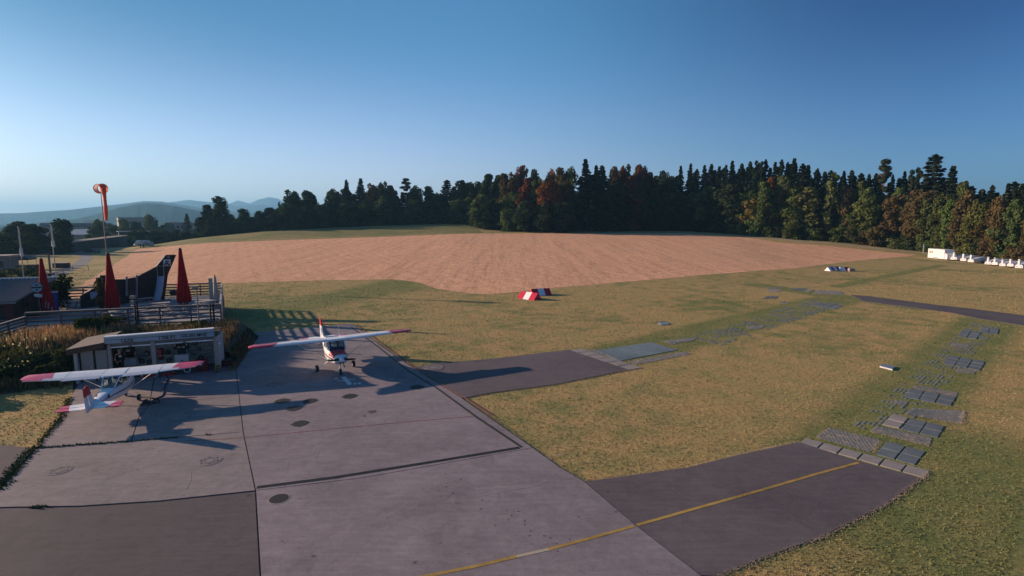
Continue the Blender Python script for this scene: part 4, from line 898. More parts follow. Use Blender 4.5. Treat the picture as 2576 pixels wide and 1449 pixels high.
# wrapped bales
bp = T('bale_heap', None, None)
COL.objects.unlink(bp); bpy.data.objects.remove(bp)
rnd = random.Random(3); bm_ = None
for r_, (n, vv) in enumerate(((9, 617), (8, 612), (6, 607.5))):
    for k in range(n):
        u = 342 + k * 5.0 + r_ * 3; c = PY(u, vv + rnd.uniform(-1.6, .8), 190 + k * .5 + rnd.uniform(-1.2, 1.2)); s_ = .42
        if bm_ is None:
            b = MB(); b.lathe([(.01, 0), (s_ * .85, 0), (s_, .12), (s_, 1.1), (s_ * .85, 1.2), (.01, 1.2)], 12); b.v = [(z - .6, x, y) for x, y, z in b.v]; b.mats = [M['bale']]; bm_ = b.mesh('straw_bale'); smooth(bm_, 50)
        o = OB('straw_bale', bm_, None, None, c, rnd.uniform(-.3, .3))
        tag(o, ('white wrapped bale in the bottom layer of the heap by the barn', 'white wrapped bale in the middle layer of the heap by the barn', 'white wrapped bale on top of the heap by the barn')[r_], 'straw bale', ('bales in the bottom layer', 'bales in the middle layer', 'bales on top of the heap')[r_])
for u, v, lb in ((354, 623, 'small dark fence post left of the wooden hitch by the bales'), (361, 623, 'small dark fence post right beside the wooden hitch')):
    c = on_land(u, v); b = MB(); b.box((0, 0, .6), (.3, .3, 1.2)); tag(OB('fence_post', b, M['wood_brown'], None, c), lb, 'post')

# ------------------------------------------------------------------ car
c0 = on_land(232, 637); car = T('parked_car', 'black car parked at the bend of the gravel road', 'car', c0, math.atan2(.02, 1))
def car_parts(t_, L=4.2):
    b = MB(); prof = [(-2.1, .35), (-2.1, .75), (-1.9, .85), (-1.3, .9), (-.7, 1.38), (.55, 1.42), (1.3, .98), (2.0, .82), (2.12, .6), (2.12, .35)]
    b.loft([[Vector((x, y, z if z < .95 or abs(y) < .7 else z) ) for x, z in prof] for y in (-.86, -.8, .8, .86)]); OB('body', b, M['car_black'], t_, sm=30)
    b = MB(); b.prism([(-1.15, -.88, .93), (-.66, -.88, 1.32), (.5, -.88, 1.36), (1.15, -.88, .98)], (0, .02, 0)); OB('window', b, M['dark_glass'], t_)
    for x in (-1.3, 1.35):
        for y in (-.82, .82):
            w_ = MB(); w_.tube((x, y - .1, .33), (x, y + .1, .33), .33, .33, 14); wo = OB('wheel', w_, M['rubber'], t_); r2_ = MB(); r2_.tube((x, y - .11, .33), (x, y + .11, .33), .18, .18, 10); OB('rim', r2_, M['metal'], wo)
    for y in (-.6, .6): b = MB(); b.box((2.1, y, .68), (.06, .3, .14)); OB('headlight', b, M['white_plastic'], t_)
car_parts(car); 
# ------------------------------------------------------------------ poles, flags, windsock
def flagpole(u, D, vtop, flag, label, lf, r_=.06):
    top = PY(u, vtop, D); g = H(top.x, D); t_ = T('flagpole', label, 'flagpole', (top.x, D, g), group='flagpoles at the beer garden'); h = top.z - g
    b = MB(); b.tube((0, 0, 0), (0, 0, h), r_ * 1.3, r_ * .7, 10); OB('pole', b, M['pole_pale'], t_); b = MB(); b.lathe([(.01, h + .12), (.08, h + .05), (.01, h - .02)], 8); OB('finial', b, M['metal'], t_)
    zt = PY(u, flag[0], D).z - g; zb = PY(u, flag[1], D).z - g; f = T('flag', lf, 'flag', (top.x, D, g)); rings = []
    for k in range(13):
        t = k / 12; z = zt + (zb - zt) * t; r0 = .05 + (.05 * t if t < .72 else .17) * (1 if t < .95 else .4)
        rings.append([Vector((math.cos(a) * r0 * (1 + .4 * math.sin(3 * a + k)) + .10, math.sin(a) * r0 * .6, z)) for a in [2 * math.pi * i / 10 for i in range(10)]])
    b = MB(); b.loft(rings); OB('cloth', b, M['flag'], f, sm=50)
flagpole(45, 78, 572, (574, 646), 'pale flagpole on the far left behind the red cabin', 'furled white flag hanging on the far left flagpole')
flagpole(127, 72, 566, (567, 622), 'taller pale flagpole behind the first red parasol', 'furled white flag hanging on the pole behind the first parasol')
sD = 75; tp = PY(254, 489, sD); ws = T('windsock_pole', 'tall thin dark pole carrying the windsock', 'pole', (tp.x, sD, 0))
b = MB(); b.tube((0, 0, 0), (0, 0, tp.z), .10, .05, 10); OB('pole', b, M['steel'], ws)
b = MB(); b.tube((0, 0, tp.z), (0, 0, tp.z + 1.5), .03, .03, 8); OB('mast_tip', b, M['steel'], ws)
wk = T('windsock', 'limp orange windsock hanging from its hoop on the pole', 'windsock', (tp.x, sD, tp.z))
k_ = sD / F; rc = 11.5 * k_; zc = (489 - 475) * k_; b = MB()
for i, (x0, x1) in enumerate(((-6, -.5), (-.5, 13))): pass
ring = lambda x, r_, n=22: [Vector((x, math.cos(a) * r_ * .9, zc + math.sin(a) * r_)) for a in [2 * math.pi * i / n for i in range(n)]]
AX = Vector((.9, -.42, 0)).normalized(); AY = Vector((-AX.y, AX.x, 0))
def cyl(x0, x1, r0, r1, m, nm, par): 
    b_ = MB(); R0 = []; 
    for x, r_ in ((x0, r0), (x1, r1)): R0.append([AX * x + AY * math.cos(a) * r_ + Vector((0, 0, zc + math.sin(a) * r_)) for a in [2 * math.pi * i / 24 for i in range(24)]])
    b_.loft(R0, False); return OB(nm, b_, m, par, sm=60)
cyl(-.42, .62, rc, rc * .97, M['sock2'], 'collar', wk)
b = MB(); n = 24
for x in (-.42, .62):
    pr = [AX * x + AY * math.cos(a) * rc + Vector((0, 0, zc + math.sin(a) * rc)) for a in [2 * math.pi * i / n for i in range(n + 1)]]; b.path(pr, .035, 5)
OB('hoop', b, M['paint_red'], wk)
rings = []; rr = random.Random(2)
for k in range(19):
    t = k / 18; z = zc + rc * .75 - t * (557 - 470) * k_; cxx = .72 + .16 * math.sin(t * 3.0) - .10 * t + (0 if t > .12 else -.25 * (1 - t / .12)); wdt = (.52 if t < .18 else .36 + .05 * math.sin(t * 11) - .05 * t); 
    rings.append([Vector(AX * (cxx + math.cos(a) * wdt * (1 + .12 * math.sin(5 * a + k * .3))) + AY * math.sin(a) * wdt * .55 + Vector((0, 0, z))) for a in [2 * math.pi * i / 20 for i in range(20)]])
b = MB(); b.loft(rings); OB('sock', b, M['sock'], wk, sm=60)
b = MB()
for z0 in (.25, .45, .62, .8):
    z = zc + rc * .75 - z0 * (557 - 470) * k_; b.loft([[Vector(AX * (.72 + .16 * math.sin(z0 * 3) - .1 * z0 + math.cos(a) * .385) + AY * math.sin(a) * .22 + Vector((0, 0, z + dz))) for a in [2 * math.pi * i / 16 for i in range(16)]] for dz in (0, .05)], False)
OB('seam', b, M['paint_red'], wk)

# ------------------------------------------------------------------ earth bank and terrace
ZD = 1.45
R0 = G(550, 936); SH_L = VPL(200, 900, R0, R0 - E1 * 5)      # shed line
def AB(a, b_, z=0): p = Vector((R0.x, R0.y, 0)) + E1 * a + E2 * b_; return Vector((p.x, p.y, z))
SHL = (Vector((SH_L.x, SH_L.y, 0)) - Vector((R0.x, R0.y, 0))).dot(E1)       # negative: left end of the shed
def bankz(a, b_):
    pl = 1.0 + .35 * min(1, max(0, (b_ - 2.3) / 6)); left = min(1, max(0, (b_ + .8) / 6.0)); left = left * left * (3 - 2 * left)
    if a > SHL - .3: z = pl if b_ > 2.25 else -.3
    else: z = (pl + .2) * left
    return (z + .08 * math.sin(a * 1.3) * math.sin(b_ * 1.1) - .02) * min(1, max(0, (.9 - a) / 1.1)) if a > -.3 else z + .08 * math.sin(a * 1.3) * math.sin(b_ * 1.1)
b = MB(); AA = list(np.arange(-34, 1.01, .5)); BBv = list(np.arange(-1.0, 10.51, .5)); nb = len(BBv)
b.add([AB(a, q, bankz(a, q)) for a in AA for q in BBv], [(i * nb + j, i * nb + j + 1, (i + 1) * nb + j + 1, (i + 1) * nb + j) for i in range(len(AA) - 1) for j in range(nb - 1) if not (AA[i] > SHL - .8 and BBv[j] < 2.2)])
OB('bank', b, M['soil'], sm=70, kind='structure')
# terrace platform
FR = G(557, 809, ZD); FL = VPL(66, 815, FR, FR - E1 * 5); FL.z = ZD
BR = G(560, 741, ZD); BL = G(150, 778, ZD); BL = BR - E1 * 14.5
LL = FL - E1 * 16; tr = T('terrace', None, None, kind='structure')
b = MB(); b.prism([Vector((p.x, p.y, ZD - .25)) for p in (FR, BR, BR - E1 * 30, LL)], (0, 0, .25)); OB('deck', b, concrete('terrace_deck_boards', (.24, .235, .25), .2), tr)
b = MB(); b.prism([Vector((p.x, p.y, -.2)) for p in (FR + Vector((-.25, .2, 0)), BR + Vector((-.3, -.2, 0)), BR - E1 * 30, LL + Vector((0, .3, 0)))], (0, 0, ZD - .07)); OB('plinth', b, M['brown_wall'], tr)
for p0, p1 in ((FR, BR),):
    for k in range(6):
        q = p0.lerp(p1, k / 5); b = MB(); b.box((q.x + .02, q.y, ZD / 2 - .12), (.16, .16, ZD)); OB('post', b, M['wood_grey'], tr)
M['fence_wood'] = mat('dark_weathered_slats', (.13, .11, .11), .85, .25, 4)
def fence(label, pts, hgt, ns, bay, m='fence_wood', sw=.13, nm='slat_fence', z0=ZD, gap0=.12, topboard=True):
    t_ = T(nm, label, 'fence', (pts[0].x, pts[0].y, 0)); O = Vector((pts[0].x, pts[0].y, 0))
    for a, c in zip(pts[:-1], pts[1:]):
        L = (c - a).length; n = max(1, round(L / bay)); d = (c - a).normalized(); nn = Vector((-d.y, d.x, 0))
        for k in range(n + 1):
            q = a.lerp(c, k / n) - O; b = MB(); b.box((q.x, q.y, a.lerp(c, k / n).z + hgt / 2 - .15), (.09, .09, hgt + .3), d); OB('post', b, M[m], t_)
            if k < n:
                q2 = a.lerp(c, (k + 1) / n) - O
                for s_ in range(ns):
                    z = gap0 + (hgt - gap0 - sw / 2) * s_ / (ns - 1); b = MB(); b.bar(q + d * .01 - nn * .065 + Vector((0, 0, z)), q2 - d * .01 - nn * .065 + Vector((0, 0, z)), .03, sw); OB('slat', b, M[m], t_)
        if topboard: b = MB(); b.bar(a - O + Vector((0, 0, hgt + .02)), c - O + Vector((0, 0, hgt + .02)), .16, .035); OB('handrail', b, M['wood_grey'], t_)
    return t_
fence('long grey slatted fence along the front edge of the terrace', [FR, FL], VPL(557, 765, FR, FL).z - ZD, 5, 2.0)
LF2 = G(-30, 872, ZD - .3); 
fence('grey slatted fence dropping away at the left corner of the terrace', [FL, Vector((G(-20, 880, .9).x, G(-20, 880, .9).y, ZD - .15))], 1.15, 5, 2.0)
bh = VPL(559, 711, BR, BR - E1).z - ZD
P1_ = VPL(392, 745, BR, BR - E1 * 5); P1_.z = ZD; P2_ = VPL(212, 760, BR, BR - E1 * 5); P2_.z = ZD; P3_ = VPL(158, 760, BR, BR - E1 * 5); P3_.z = ZD
fence('grey slatted fence along the back of the terrace', [BR, P1_, P2_, P3_], bh, 5, 2.2)
fence('short slatted fence closing the right end of the terrace', [FR, BR], 1.35, 5, 2.2)
# play aircraft ---------------------------------------------------------------
Q = lambda x, y: (147.6 + .16671 * x, 623.9 + .16671 * y)
NA = G(*Q(350, 905), ZD); TA = G(*Q(1600, 775), ZD)
pd = (TA - NA).normalized(); pn = Vector((-pd.y, pd.x, 0))
prof = [(350, 905), (345, 740), (380, 697), (500, 622), (595, 592), (620, 415), (735, 410), (745, 480), (870, 475), (1005, 470), (1170, 440), (1290, 378), (1470, 283), (1615, 105), (1775, 101), (1650, 400), (1622, 600), (1600, 775)]
P3 = [VPL(*Q(x, y), NA, TA) for x, y in prof]; PO = Vector((NA.x, NA.y, ZD))
pf2 = [((p - NA).dot(pd), p.z - ZD) for p in P3]; pf2 = [(a, max(0.0, z)) for a, z in pf2]; pf2[0] = (pf2[0][0], 0); pf2[-1] = (pf2[-1][0], 0)
pa = T('play_aircraft', 'dark wooden climbing aircraft with tall tail fin on the terrace', 'play structure', PO, math.atan2(pd.y, pd.x))
def clip(poly, z, keep_above):
    o = []
    for i in range(len(poly)):
        a, c = poly[i], poly[(i + 1) % len(poly)]; ia = (a[1] >= z) == keep_above; ic = (c[1] >= z) == keep_above
        if ia: o.append(a)
        if ia != ic: t = (z - a[1]) / (c[1] - a[1]); o.append((a[0] + (c[0] - a[0]) * t, z))
    return o
zm = max(z for _, z in pf2); z = 0.0; ph = .24
fin_z = 2.75
while z < zm:
    pl = clip(clip(pf2, z + .006, True), min(zm, z + ph - .006), False)
    th = .45 if z < 2.2 else .3
    if len(pl) > 2:
        b = MB(); b.prism([(a, 0, zz) for a, zz in pl], (0, th, 0)); OB('plank', b, M['wood_dark'], pa)
    z += ph
def local(pt, off=0): return ((pt - NA).dot(pd), -off, pt.z - ZD)
b = MB(); lp = [VPL(*Q(x, y), NA, TA) for x, y in ((1574, 172), (1690, 168), (1690, 272), (1578, 275))]; b.prism([local(p, .03) for p in lp], (0, .02, 0)); sg = OB('sign', b, M['white_plastic'], pa)
for pol in (((1585, 265), (1600, 265), (1640, 185), (1622, 185)), ((1608, 265), (1624, 265), (1660, 190), (1645, 190)), ((1640, 262), (1652, 240), (1670, 240), (1685, 266)), ((1618, 232), (1660, 225), (1662, 236), (1612, 243))):
    b = MB(); b.prism([local(VPL(*Q(x, y), NA, TA), .04) for x, y in pol], (0, .01, 0)); OB('mark', b, M['black'], sg)
lm = local(VPL(*Q(1650, 136), NA, TA), .06); b = MB(); b.lathe([(.01, 0), (.13, .02), (.13, .08), (.01, .1)], 10, (lm[0], lm[1], lm[2] - .05)); OB('lamp', b, M['white_plastic'], pa)
for x0, y0, y1 in ((1018, 430, 720), (1172, 408, 740)):
    p0, p1 = (VPL(*Q(x0, y), NA, TA) for y in (y0, y1)); b = MB(); b.bar(local(p0, .1), local(p1, .1), .16, .14, (0, 1, 0)); OB('door_post', b, M['wood_grey'], pa)
wn = [local(VPL(*Q(x, y), NA, TA), .012) for x, y in ((1032, 480), (1160, 470), (1160, 620), (1032, 630))]; b = MB(); b.prism(wn, (0, .01, 0)); OB('doorway', b, M['black'], pa)
for k in range(6):
    p0 = VPL(*Q(1035 + k * 23, 645), NA, TA); p1 = VPL(*Q(1035 + k * 23, 728), NA, TA); b = MB(); b.bar(local(p0, .04), local(p1, .04), .04, .05, (0, 1, 0)); OB('baluster', b, M['wood_grey'], pa)
b = MB(); p0 = VPL(*Q(1238, 550), NA, TA); lp = local(p0, .015); b.box(lp, (.25, .02, .45)); OB('porthole', b, M['black'], pa)
b = MB(); sgp = [local(VPL(*Q(x, y), NA, TA), .04) for x, y in ((472, 665), (600, 655), (606, 770), (482, 776))]; b.prism(sgp, (0, .03, 0)); OB('notice_board', b, M['slide'], pa)
b = MB(); b.bar(local(VPL(*Q(380, 700), NA, TA), .05), local(VPL(*Q(505, 620), NA, TA), .05), .1, .04); OB('trim_board', b, M['wood_brown'], pa)
b = MB()
for x0, y0, x1, y1 in ((640, 470, 735, 440), (640, 470, 690, 640), (735, 440, 650, 590)): b.bar(local(VPL(*Q(x0, y0), NA, TA), .25), local(VPL(*Q(x1, y1), NA, TA), .25), .09, .07)
OB('propeller', b, M['fence_wood'], pa)
# slide
st = VPL(*Q(1535, 430), NA, TA); stl = Vector(local(st, .15)); sbp = G(*Q(1485, 815), ZD); sbl = Vector(((sbp - NA).dot(pd), (sbp - NA).dot(pn), .12))
sl_ = T('slide', 'pale blue slide leading down from the play aircraft', 'slide', PO, math.atan2(pd.y, pd.x))
dv = (sbl - stl); N_ = 14; Lft, Rgt = [], []; cc = [stl + dv * (i / N_) + Vector((0, 0, -.25 * math.sin(math.pi * i / N_))) for i in range(N_ + 1)]
sd = Vector((-dv.y, dv.x, 0)).normalized() * .26; b = MB()
b.add([p for c in cc for p in (c + sd + Vector((0, 0, .03)), c - sd + Vector((0, 0, .03)), c - sd - Vector((0, 0, .04)), c + sd - Vector((0, 0, .04)))], [(4 * i + j, 4 * i + (j + 1) % 4, 4 * i + 4 + (j + 1) % 4, 4 * i + 4 + j) for i in range(N_) for j in range(4)]); OB('chute', b, M['slide'], sl_, sm=40)
for s_ in (1, -1):
    b = MB()
    for i in range(N_): b.bar(cc[i] + sd * s_ + Vector((0, 0, .1)), cc[i + 1] + sd * s_ + Vector((0, 0, .1)), .05, .2)
    OB('side_rail', b, M['slide'], sl_)
    b = MB(); b.bar(stl + sd * s_ * 1.15, stl + sd * s_ * 1.15 + Vector((0, 0, 1.15)), .07, .07); OB('post', b, M['wood_grey'], sl_)
b = MB(); b.bar(stl + sd * 1.15 + Vector((0, 0, 1.1)), stl - sd * 1.15 + Vector((0, 0, 1.1)), .07, .07); OB('crossbar', b, M['wood_grey'], sl_)

# closed parasols --------------------------------------------------------------
def parasol(u, v, vt, wpx, label, seed):
    c = G(u, v, ZD); h = VPL(u, vt, c, c + Vector((1, 0, 0))).z - ZD; W = wpx / F * c.y / 2; t_ = T('closed_parasol', label, 'parasol', c, seed, group='closed red parasols on the terrace')
    b = MB(); b.tube((0, 0, 0), (0, 0, h + .05), .05, .04, 10); OB('pole', b, M['steel'], t_)
    b = MB(); b.lathe([(.01, 0), (.4, 0), (.42, .08), (.1, .12), (.01, .12)], 12); OB('base', b, M['wood_grey'], t_)
    rings = []; rnd = random.Random(seed); nf = 12; n = 48; ph = [rnd.uniform(-.4, .4) for _ in range(nf)]
    for k in range(17):
        t = k / 16; z = h * (1 - t) + .30 * t; r_ = W * (.22 + .80 * t ** 1.05) if t < .93 else W * (1.0 - .12 * (t - .93) / .07)
        rg = []
        for i in range(n):
            a = 2 * math.pi * i / n; fold = math.sin(a * nf / 2 * 1 + ph[i * nf // n] * .3); fold2 = math.cos(a * 7 + seed)
            q = r_ * (1 + (.02 + .16 * t) * (abs(math.sin(a * nf / 2)) * 2 - 1.2) * .8 + .05 * t * fold2); zz = z + (.12 * math.sin(a * 5 + seed) + .10 * fold2 if k == 16 else 0)
            rg.append(Vector((math.cos(a) * q, math.sin(a) * q, zz)))
        rings.append(rg)
    b = MB(); b.loft(rings, False); OB('canopy', b, M['parasol'], t_, sm=50)
    b = MB(); b.lathe([(W * .26, h - .06), (W * .24, h + .06), (.02, h + .14)], 12); OB('cap', b, M['black'], t_)
    for k in range(3):
        a = -1.57 + rnd.uniform(-.7, .7); b = MB(); z0 = .25 + rnd.random() * .5; r_ = W * 1.03; b.bar((math.cos(a) * r_, math.sin(a) * r_, z0), (math.cos(a) * r_ * .95 + .08, math.sin(a) * r_ * .95, z0 + .5), .015, .09); OB('strap', b, M['cloth_grey'], t_)
parasol(119, 792, 653, 30, 'leftmost closed red parasol, beside the red cabin', 1)
parasol(285, 782, 639, 31, 'middle closed red parasol, in front of the play aircraft', 2)
parasol(464, 768, 627, 31, 'right closed red parasol, right of the play aircraft slide', 3)
def small_parasol():
    c = G(545, 765, ZD); h = VPL(545, 690, c, c + Vector((1, 0, 0))).z - ZD; t_ = T('closed_parasol', 'small closed pale grey parasol in the right corner of the terrace', 'parasol', c)
    b = MB(); b.lathe([(.02, h), (.1, h - .3), (.26, h - 2.0), (.30, h - 2.5), (.24, h - 2.6), (.05, h - 2.6)], 10); OB('canopy', b, M['cloth_grey'], t_, sm=30); b = MB(); b.tube((0, 0, 0), (0, 0, h), .03, .03); OB('pole', b, M['steel'], t_)
    c = G(534, 768, ZD); t_ = T('wooden_board', 'tall pale upright board beside the small grey parasol', 'board', c); hh = VPL(534, 700, c, c + Vector((1, 0, 0))).z - ZD; b = MB(); b.box((0, 0, hh / 2), (.34, .08, hh)); OB('board', b, M['wood_pale'], t_)
    c = G(553, 770, ZD); t_ = T('wooden_board', 'pale upright board at the very corner of the terrace', 'board', c); hh = VPL(553, 735, c, c + Vector((1, 0, 0))).z - ZD; b = MB(); b.box((0, 0, hh / 2), (.30, .08, hh)); OB('board', b, M['wood_pale'], t_)
    b = MB(); b.bar((0, 0, hh * .6), (-.8, 0, hh * .6), .1, .12); OB('brace', b, M['wood_pale'], t_)
small_parasol()
def picnic(u0, v0, u1, v1, label, m='wood_pale'):
    a, c = G(u0, v0, ZD + .75), G(u1, v1, ZD + .75); L = (c - a).length; mid = (a + c) / 2; t_ = T('picnic_table', label, 'picnic table', (mid.x, mid.y, ZD), math.atan2((c - a).y, (c - a).x), group='wooden tables with benches on the terrace')
    for k in range(4): b = MB(); b.box((0, -.27 + k * .18, .74), (L, .165, .04)); OB('plank', b, M[m], t_)
    for s_ in (-1, 1):
        b = MB(); b.box((0, s_ * .68, .45), (L, .26, .04)); OB('bench', b, M[m], t_)
        for x in (-L * .38, L * .38):
            b = MB(); b.bar((x, s_ * .72, 0), (x, s_ * .22, .72), .05, .09); OB('leg', b, M['wood_grey'], t_)
    for x in (-L * .38, L * .38): b = MB(); b.bar((x, -.75, .40), (x, .75, .40), .05, .09); OB('crosspiece', b, M['wood_grey'], t_)
picnic(*Q(1090, 865), *Q(1680, 815), 'long pale picnic table between the middle and right parasols')
picnic(*Q(2080, 815), *Q(2410, 775), 'picnic table in the right corner of the terrace')
picnic(*Q(60, 965), *Q(610, 905), 'picnic table at the front fence left of the middle parasol', 'wood_grey')
picnic(*Q(30, 800), *Q(330, 770), 'picnic table left of the play aircraft nose', 'wood_grey')
picnic(*Q(1180, 770), *Q(1420, 745), 'picnic table under the play aircraft wall beside the slide', 'wood_grey')
picnic(*Q(760, 960), *Q(1060, 930), 'grey picnic table behind the front fence right of the middle parasol', 'wood_grey')
picnic(*Q(1150, 935), *Q(1560, 890), 'picnic table behind the front fence under the long pale one', 'wood_pale')
picnic(*Q(1640, 905), *Q(1960, 870), 'picnic table at the foot of the right parasol', 'wood_pale')
c = G(*Q(1745, 800), ZD); t_ = T('kettle_grill', 'dark round kettle grill left of the right parasol', 'grill', c)
b = MB(); b.lathe([(.02, .62), (.3, .68), (.38, .9), (.3, 1.12), (.05, 1.22), (.01, 1.22)], 14); OB('kettle', b, M['black'], t_, sm=40)
for a in (0, 2.1, 4.2): b = MB(); b.tube((math.cos(a) * .2, math.sin(a) * .2, .7), (math.cos(a) * .38, math.sin(a) * .38, 0), .02); OB('leg', b, M['steel'], t_)
c = G(136, 782, ZD); t_ = T('rubbish_bin', 'blue rubbish bin right of the leftmost parasol', 'bin', c); b = MB(); b.box((0, 0, .85), (.55, .55, 1.7)); OB('body', b, M['blue_plastic'], t_); b = MB(); b.box((0, 0, 1.74), (.62, .62, .1)); OB('lid', b, M['white_plastic'], t_)
# leafy plants on the terrace
def small_plant(name, label, c, h, W, col, seed, cs=.09, n=900, cat='plant', shape='col', cards_m='leaf', group=None):
    rs = np.random.RandomState(seed); P = rs.randn(n, 3); P /= np.linalg.norm(P, axis=1)[:, None]; rr = rs.rand(n) ** .4
    if shape == 'col': P = np.stack([P[:, 0] * rr * W / 2, P[:, 1] * rr * W / 2, (rs.rand(n)) * h], 1); P[:, :2] *= (.7 + .4 * np.sin(P[:, 2] * 5 + seed))[:, None]
    else:
        lob = rs.rand(9, 3) - .5; k = rs.randint(0, 9, n); P = lob[k] * np.array([W * .62, W * .62, h * .55]) + P * (rr * .28)[:, None] * np.array([W, W, h * .9]); P[:, 2] += h * .45; P[:, 2] = np.abs(P[:, 2])
    Nn = P - np.array([0, 0, h * .3]); Nn /= np.linalg.norm(Nn, axis=1)[:, None] + 1e-6
    t_ = T(name, label, cat, c, group=group); o = OB('foliage', card_mesh('foliage', cards(P, Nn, cs, rs), M[cards_m]), None, t_); o.color = (*col, 1)
    b = MB(); b.tube((0, 0, -.1), (0, 0, h * .6), .05, .02, 6); OB('stem', b, M['bark'], t_); return t_
small_plant('climbing_plant', 'pale leafy climber on a post beside the play aircraft board', G(*Q(650, 935), ZD), 3.0, 1.2, (.10, .11, .05), 3, .09, 1100)
small_plant('potted_shrub', 'small green shrub left of the leftmost parasol', G(82, 795, ZD), .9, 1.4, (.06, .10, .03), 4, .07, 700, 'shrub', 'b')
small_plant('shrub', 'dark green shrub between the first parasol and the stubble', G(152, 775, ZD), 3.6, 2.6, (.022, .038, .02), 5, .12, 1600, 'shrub', 'b')
small_plant('shrub', 'grey green leafy shrub hanging over the front fence below the middle parasol', G(292, 818, 1.3), .9, 1.8, (.08, .095, .055), 6, .08, 1200, 'shrub', 'b')

# ------------------------------------------------------------------ red cabin, left clutter
ca0 = G(37, 820, ZD)
def cabin():
    A = G(-40, 828, ZD - .1); B = G(38, 812, ZD - .1); d = (B - A).normalized(); A = B - E1 * 6; n = E2
    t_ = T('cabin', 'dark red cabin with a corrugated roof at the left edge', 'cabin', (B.x, B.y, ZD - .1), R(18.5)); hw = VPL(38, 756, B, B - E1).z - ZD + .1
    dp = 6.0; hr = hw + 1.15
    b = MB(); b.prism([(0, 0, 0), (0, dp, 0), (0, dp, hr - .1), (0, 0, hw)], (-9, 0, 0)); OB('wall', b, M['red_wall'], t_)
    b = MB(); b.prism([(.01, 0.05, .05), (.01, dp - .05, .05), (.01, dp - .05, hr - .3), (.01, .05, hw - .15)], (.03, 0, 0)); OB('side_wall', b, M['brown_wall'], t_)
    nrib = 30
    b = MB(); L = 9.6; base_ = []
    for k in range(nrib * 2 + 1): base_.append((.45 - L * k / (nrib * 2), (.09 if k % 2 else 0.0)))
    lo = [Vector((x, -.5, hw - .05 + z)) for x, z in base_]; hi = [Vector((x, dp + .3, hr + .05 + z)) for x, z in base_]; m_ = len(lo)
    b.add(lo + hi + [p - Vector((0, 0, .05)) for p in lo + hi], [(i, i + 1, m_ + i + 1, m_ + i) for i in range(m_ - 1)] + [(2 * m_ + i, 3 * m_ + i, 3 * m_ + i + 1, 2 * m_ + i + 1) for i in range(m_ - 1)] + [(i, 2 * m_ + i, 2 * m_ + i + 1, i + 1) for i in range(m_ - 1)]); OB('roof', b, M['roof_tin'], t_)
    b = MB(); b.box((.45 - L / 2, dp + .32, hr + .12), (L, .12, .14)); OB('ridge_cap', b, M['edge_white'], t_)
    b = MB(); b.box((.45 - L / 2, -.55, hw - .12), (L, .10, .12)); OB('gutter', b, M['wood_grey'], t_)
    b = MB(); b.box((-1.6, -.02, hw * .48), (2.0, .05, 1.1)); wn = OB('window', b, M['dark_glass'], t_); b = MB(); b.box((-1.6, -.1, hw * .48 - .62), (2.3, .25, .06)); OB('sill', b, M['wood_grey'], wn)
    b = MB(); b.box((.05, 1.6, hw * .75), (.05, .8, .7)); OB('window', b, M['dark_glass'], t_)
cabin()
c = VPL(93, 723, G(93, 800, ZD), G(93, 800, ZD) + E1); t_ = T('round_sign', 'round pale sign with a dark band beside the cabin', 'sign', c, R(18.5)); b = MB(); b.tube((0, -.05, 0), (0, .05, 0), .42, .42, 28); OB('disc', b, M['black'], t_); b = MB(); b.tube((0, -.08, 0), (0, -.055, 0), .38, .38, 28); OB('face', b, M['panel_blue'], t_); b = MB(); b.box((0, -.09, 0), (.7, .01, .14)); OB('band', b, M['black'], t_)
for s_ in (-1, 1): b = MB(); b.prism([(-.16, -.095, .16 * s_), (.16, -.095, .16 * s_), (0, -.095, .30 * s_)], (0, .01, 0)); OB('emblem', b, M['black'], t_)
b = MB(); b.bar((0, .08, -.4), (0, .08, -2.9), .08, .08); OB('post', b, M['steel'], t_)
b = MB(); b.prism([(-.25, -.05, -.55), (.3, -.05, -.6), (.28, -.05, -.85), (-.2, -.05, -.8)], (0, .04, 0)); OB('lower_plate', b, M['flag'], t_)
# dark screen wall behind first parasol and pale awnings
A = G(104, 778, ZD); 
SA, SB = PY(80, 760, 49.5), PY(160, 752, 53.0); SA.z = SB.z = ZD; dS = (SB - SA).normalized(); LS = (SB - SA).length
t_ = T('screen_wall', 'dark plank screen with pale top boards behind the first parasol', 'screen', SA, math.atan2(dS.y, dS.x)); hS = VPL(100, 712, SA, SB).z - ZD
nS = int(LS / .3)
for k in range(nS): b = MB(); b.box(((k + .5) * LS / nS, 0, hS / 2), (LS / nS - .02, .06, hS)); OB('plank', b, M['wood_dark'], t_)
for k, z in ((0, .06), (.7, .16), (1.4, .30)): b = MB(); b.box((LS * .42, .35 + k, hS + z), (LS * .8, .5, .06)); OB('board', b, M['panel_blue'], t_)
b = MB(); b.bar((LS * .5, .1, hS + .1), (LS * 1.05, .1, hS + .75), .06, .1); OB('rail', b, M['wood_pale'], t_)
C6 = lambda x, y: (.12967 * x, 617.2 + .12967 * y)
c = on_land(*C6(420, 470)); t_ = T('pavilion', 'black pop-up garden tent on the far lawn', 'tent', c, .3)
for x in (-1.9, 1.9):
    for y in (-1.5, 1.5): b = MB(); b.tube((x, y, 0), (x, y, 2.3), .04); OB('leg', b, M['steel'], t_)
b = MB(); b.add([(-2.0, -1.6, 2.2), (2.0, -1.6, 2.2), (2.0, 1.6, 2.2), (-2.0, 1.6, 2.2), (0, 0, 3.5), (-2.0, -1.6, 1.9), (2.0, -1.6, 1.9), (2.0, 1.6, 1.9), (-2.0, 1.6, 1.9)], [(0, 1, 4), (1, 2, 4), (2, 3, 4), (3, 0, 4), (0, 5, 6, 1), (1, 6, 7, 2), (2, 7, 8, 3), (3, 8, 5, 0)]); OB('canopy', b, M['black'], t_)
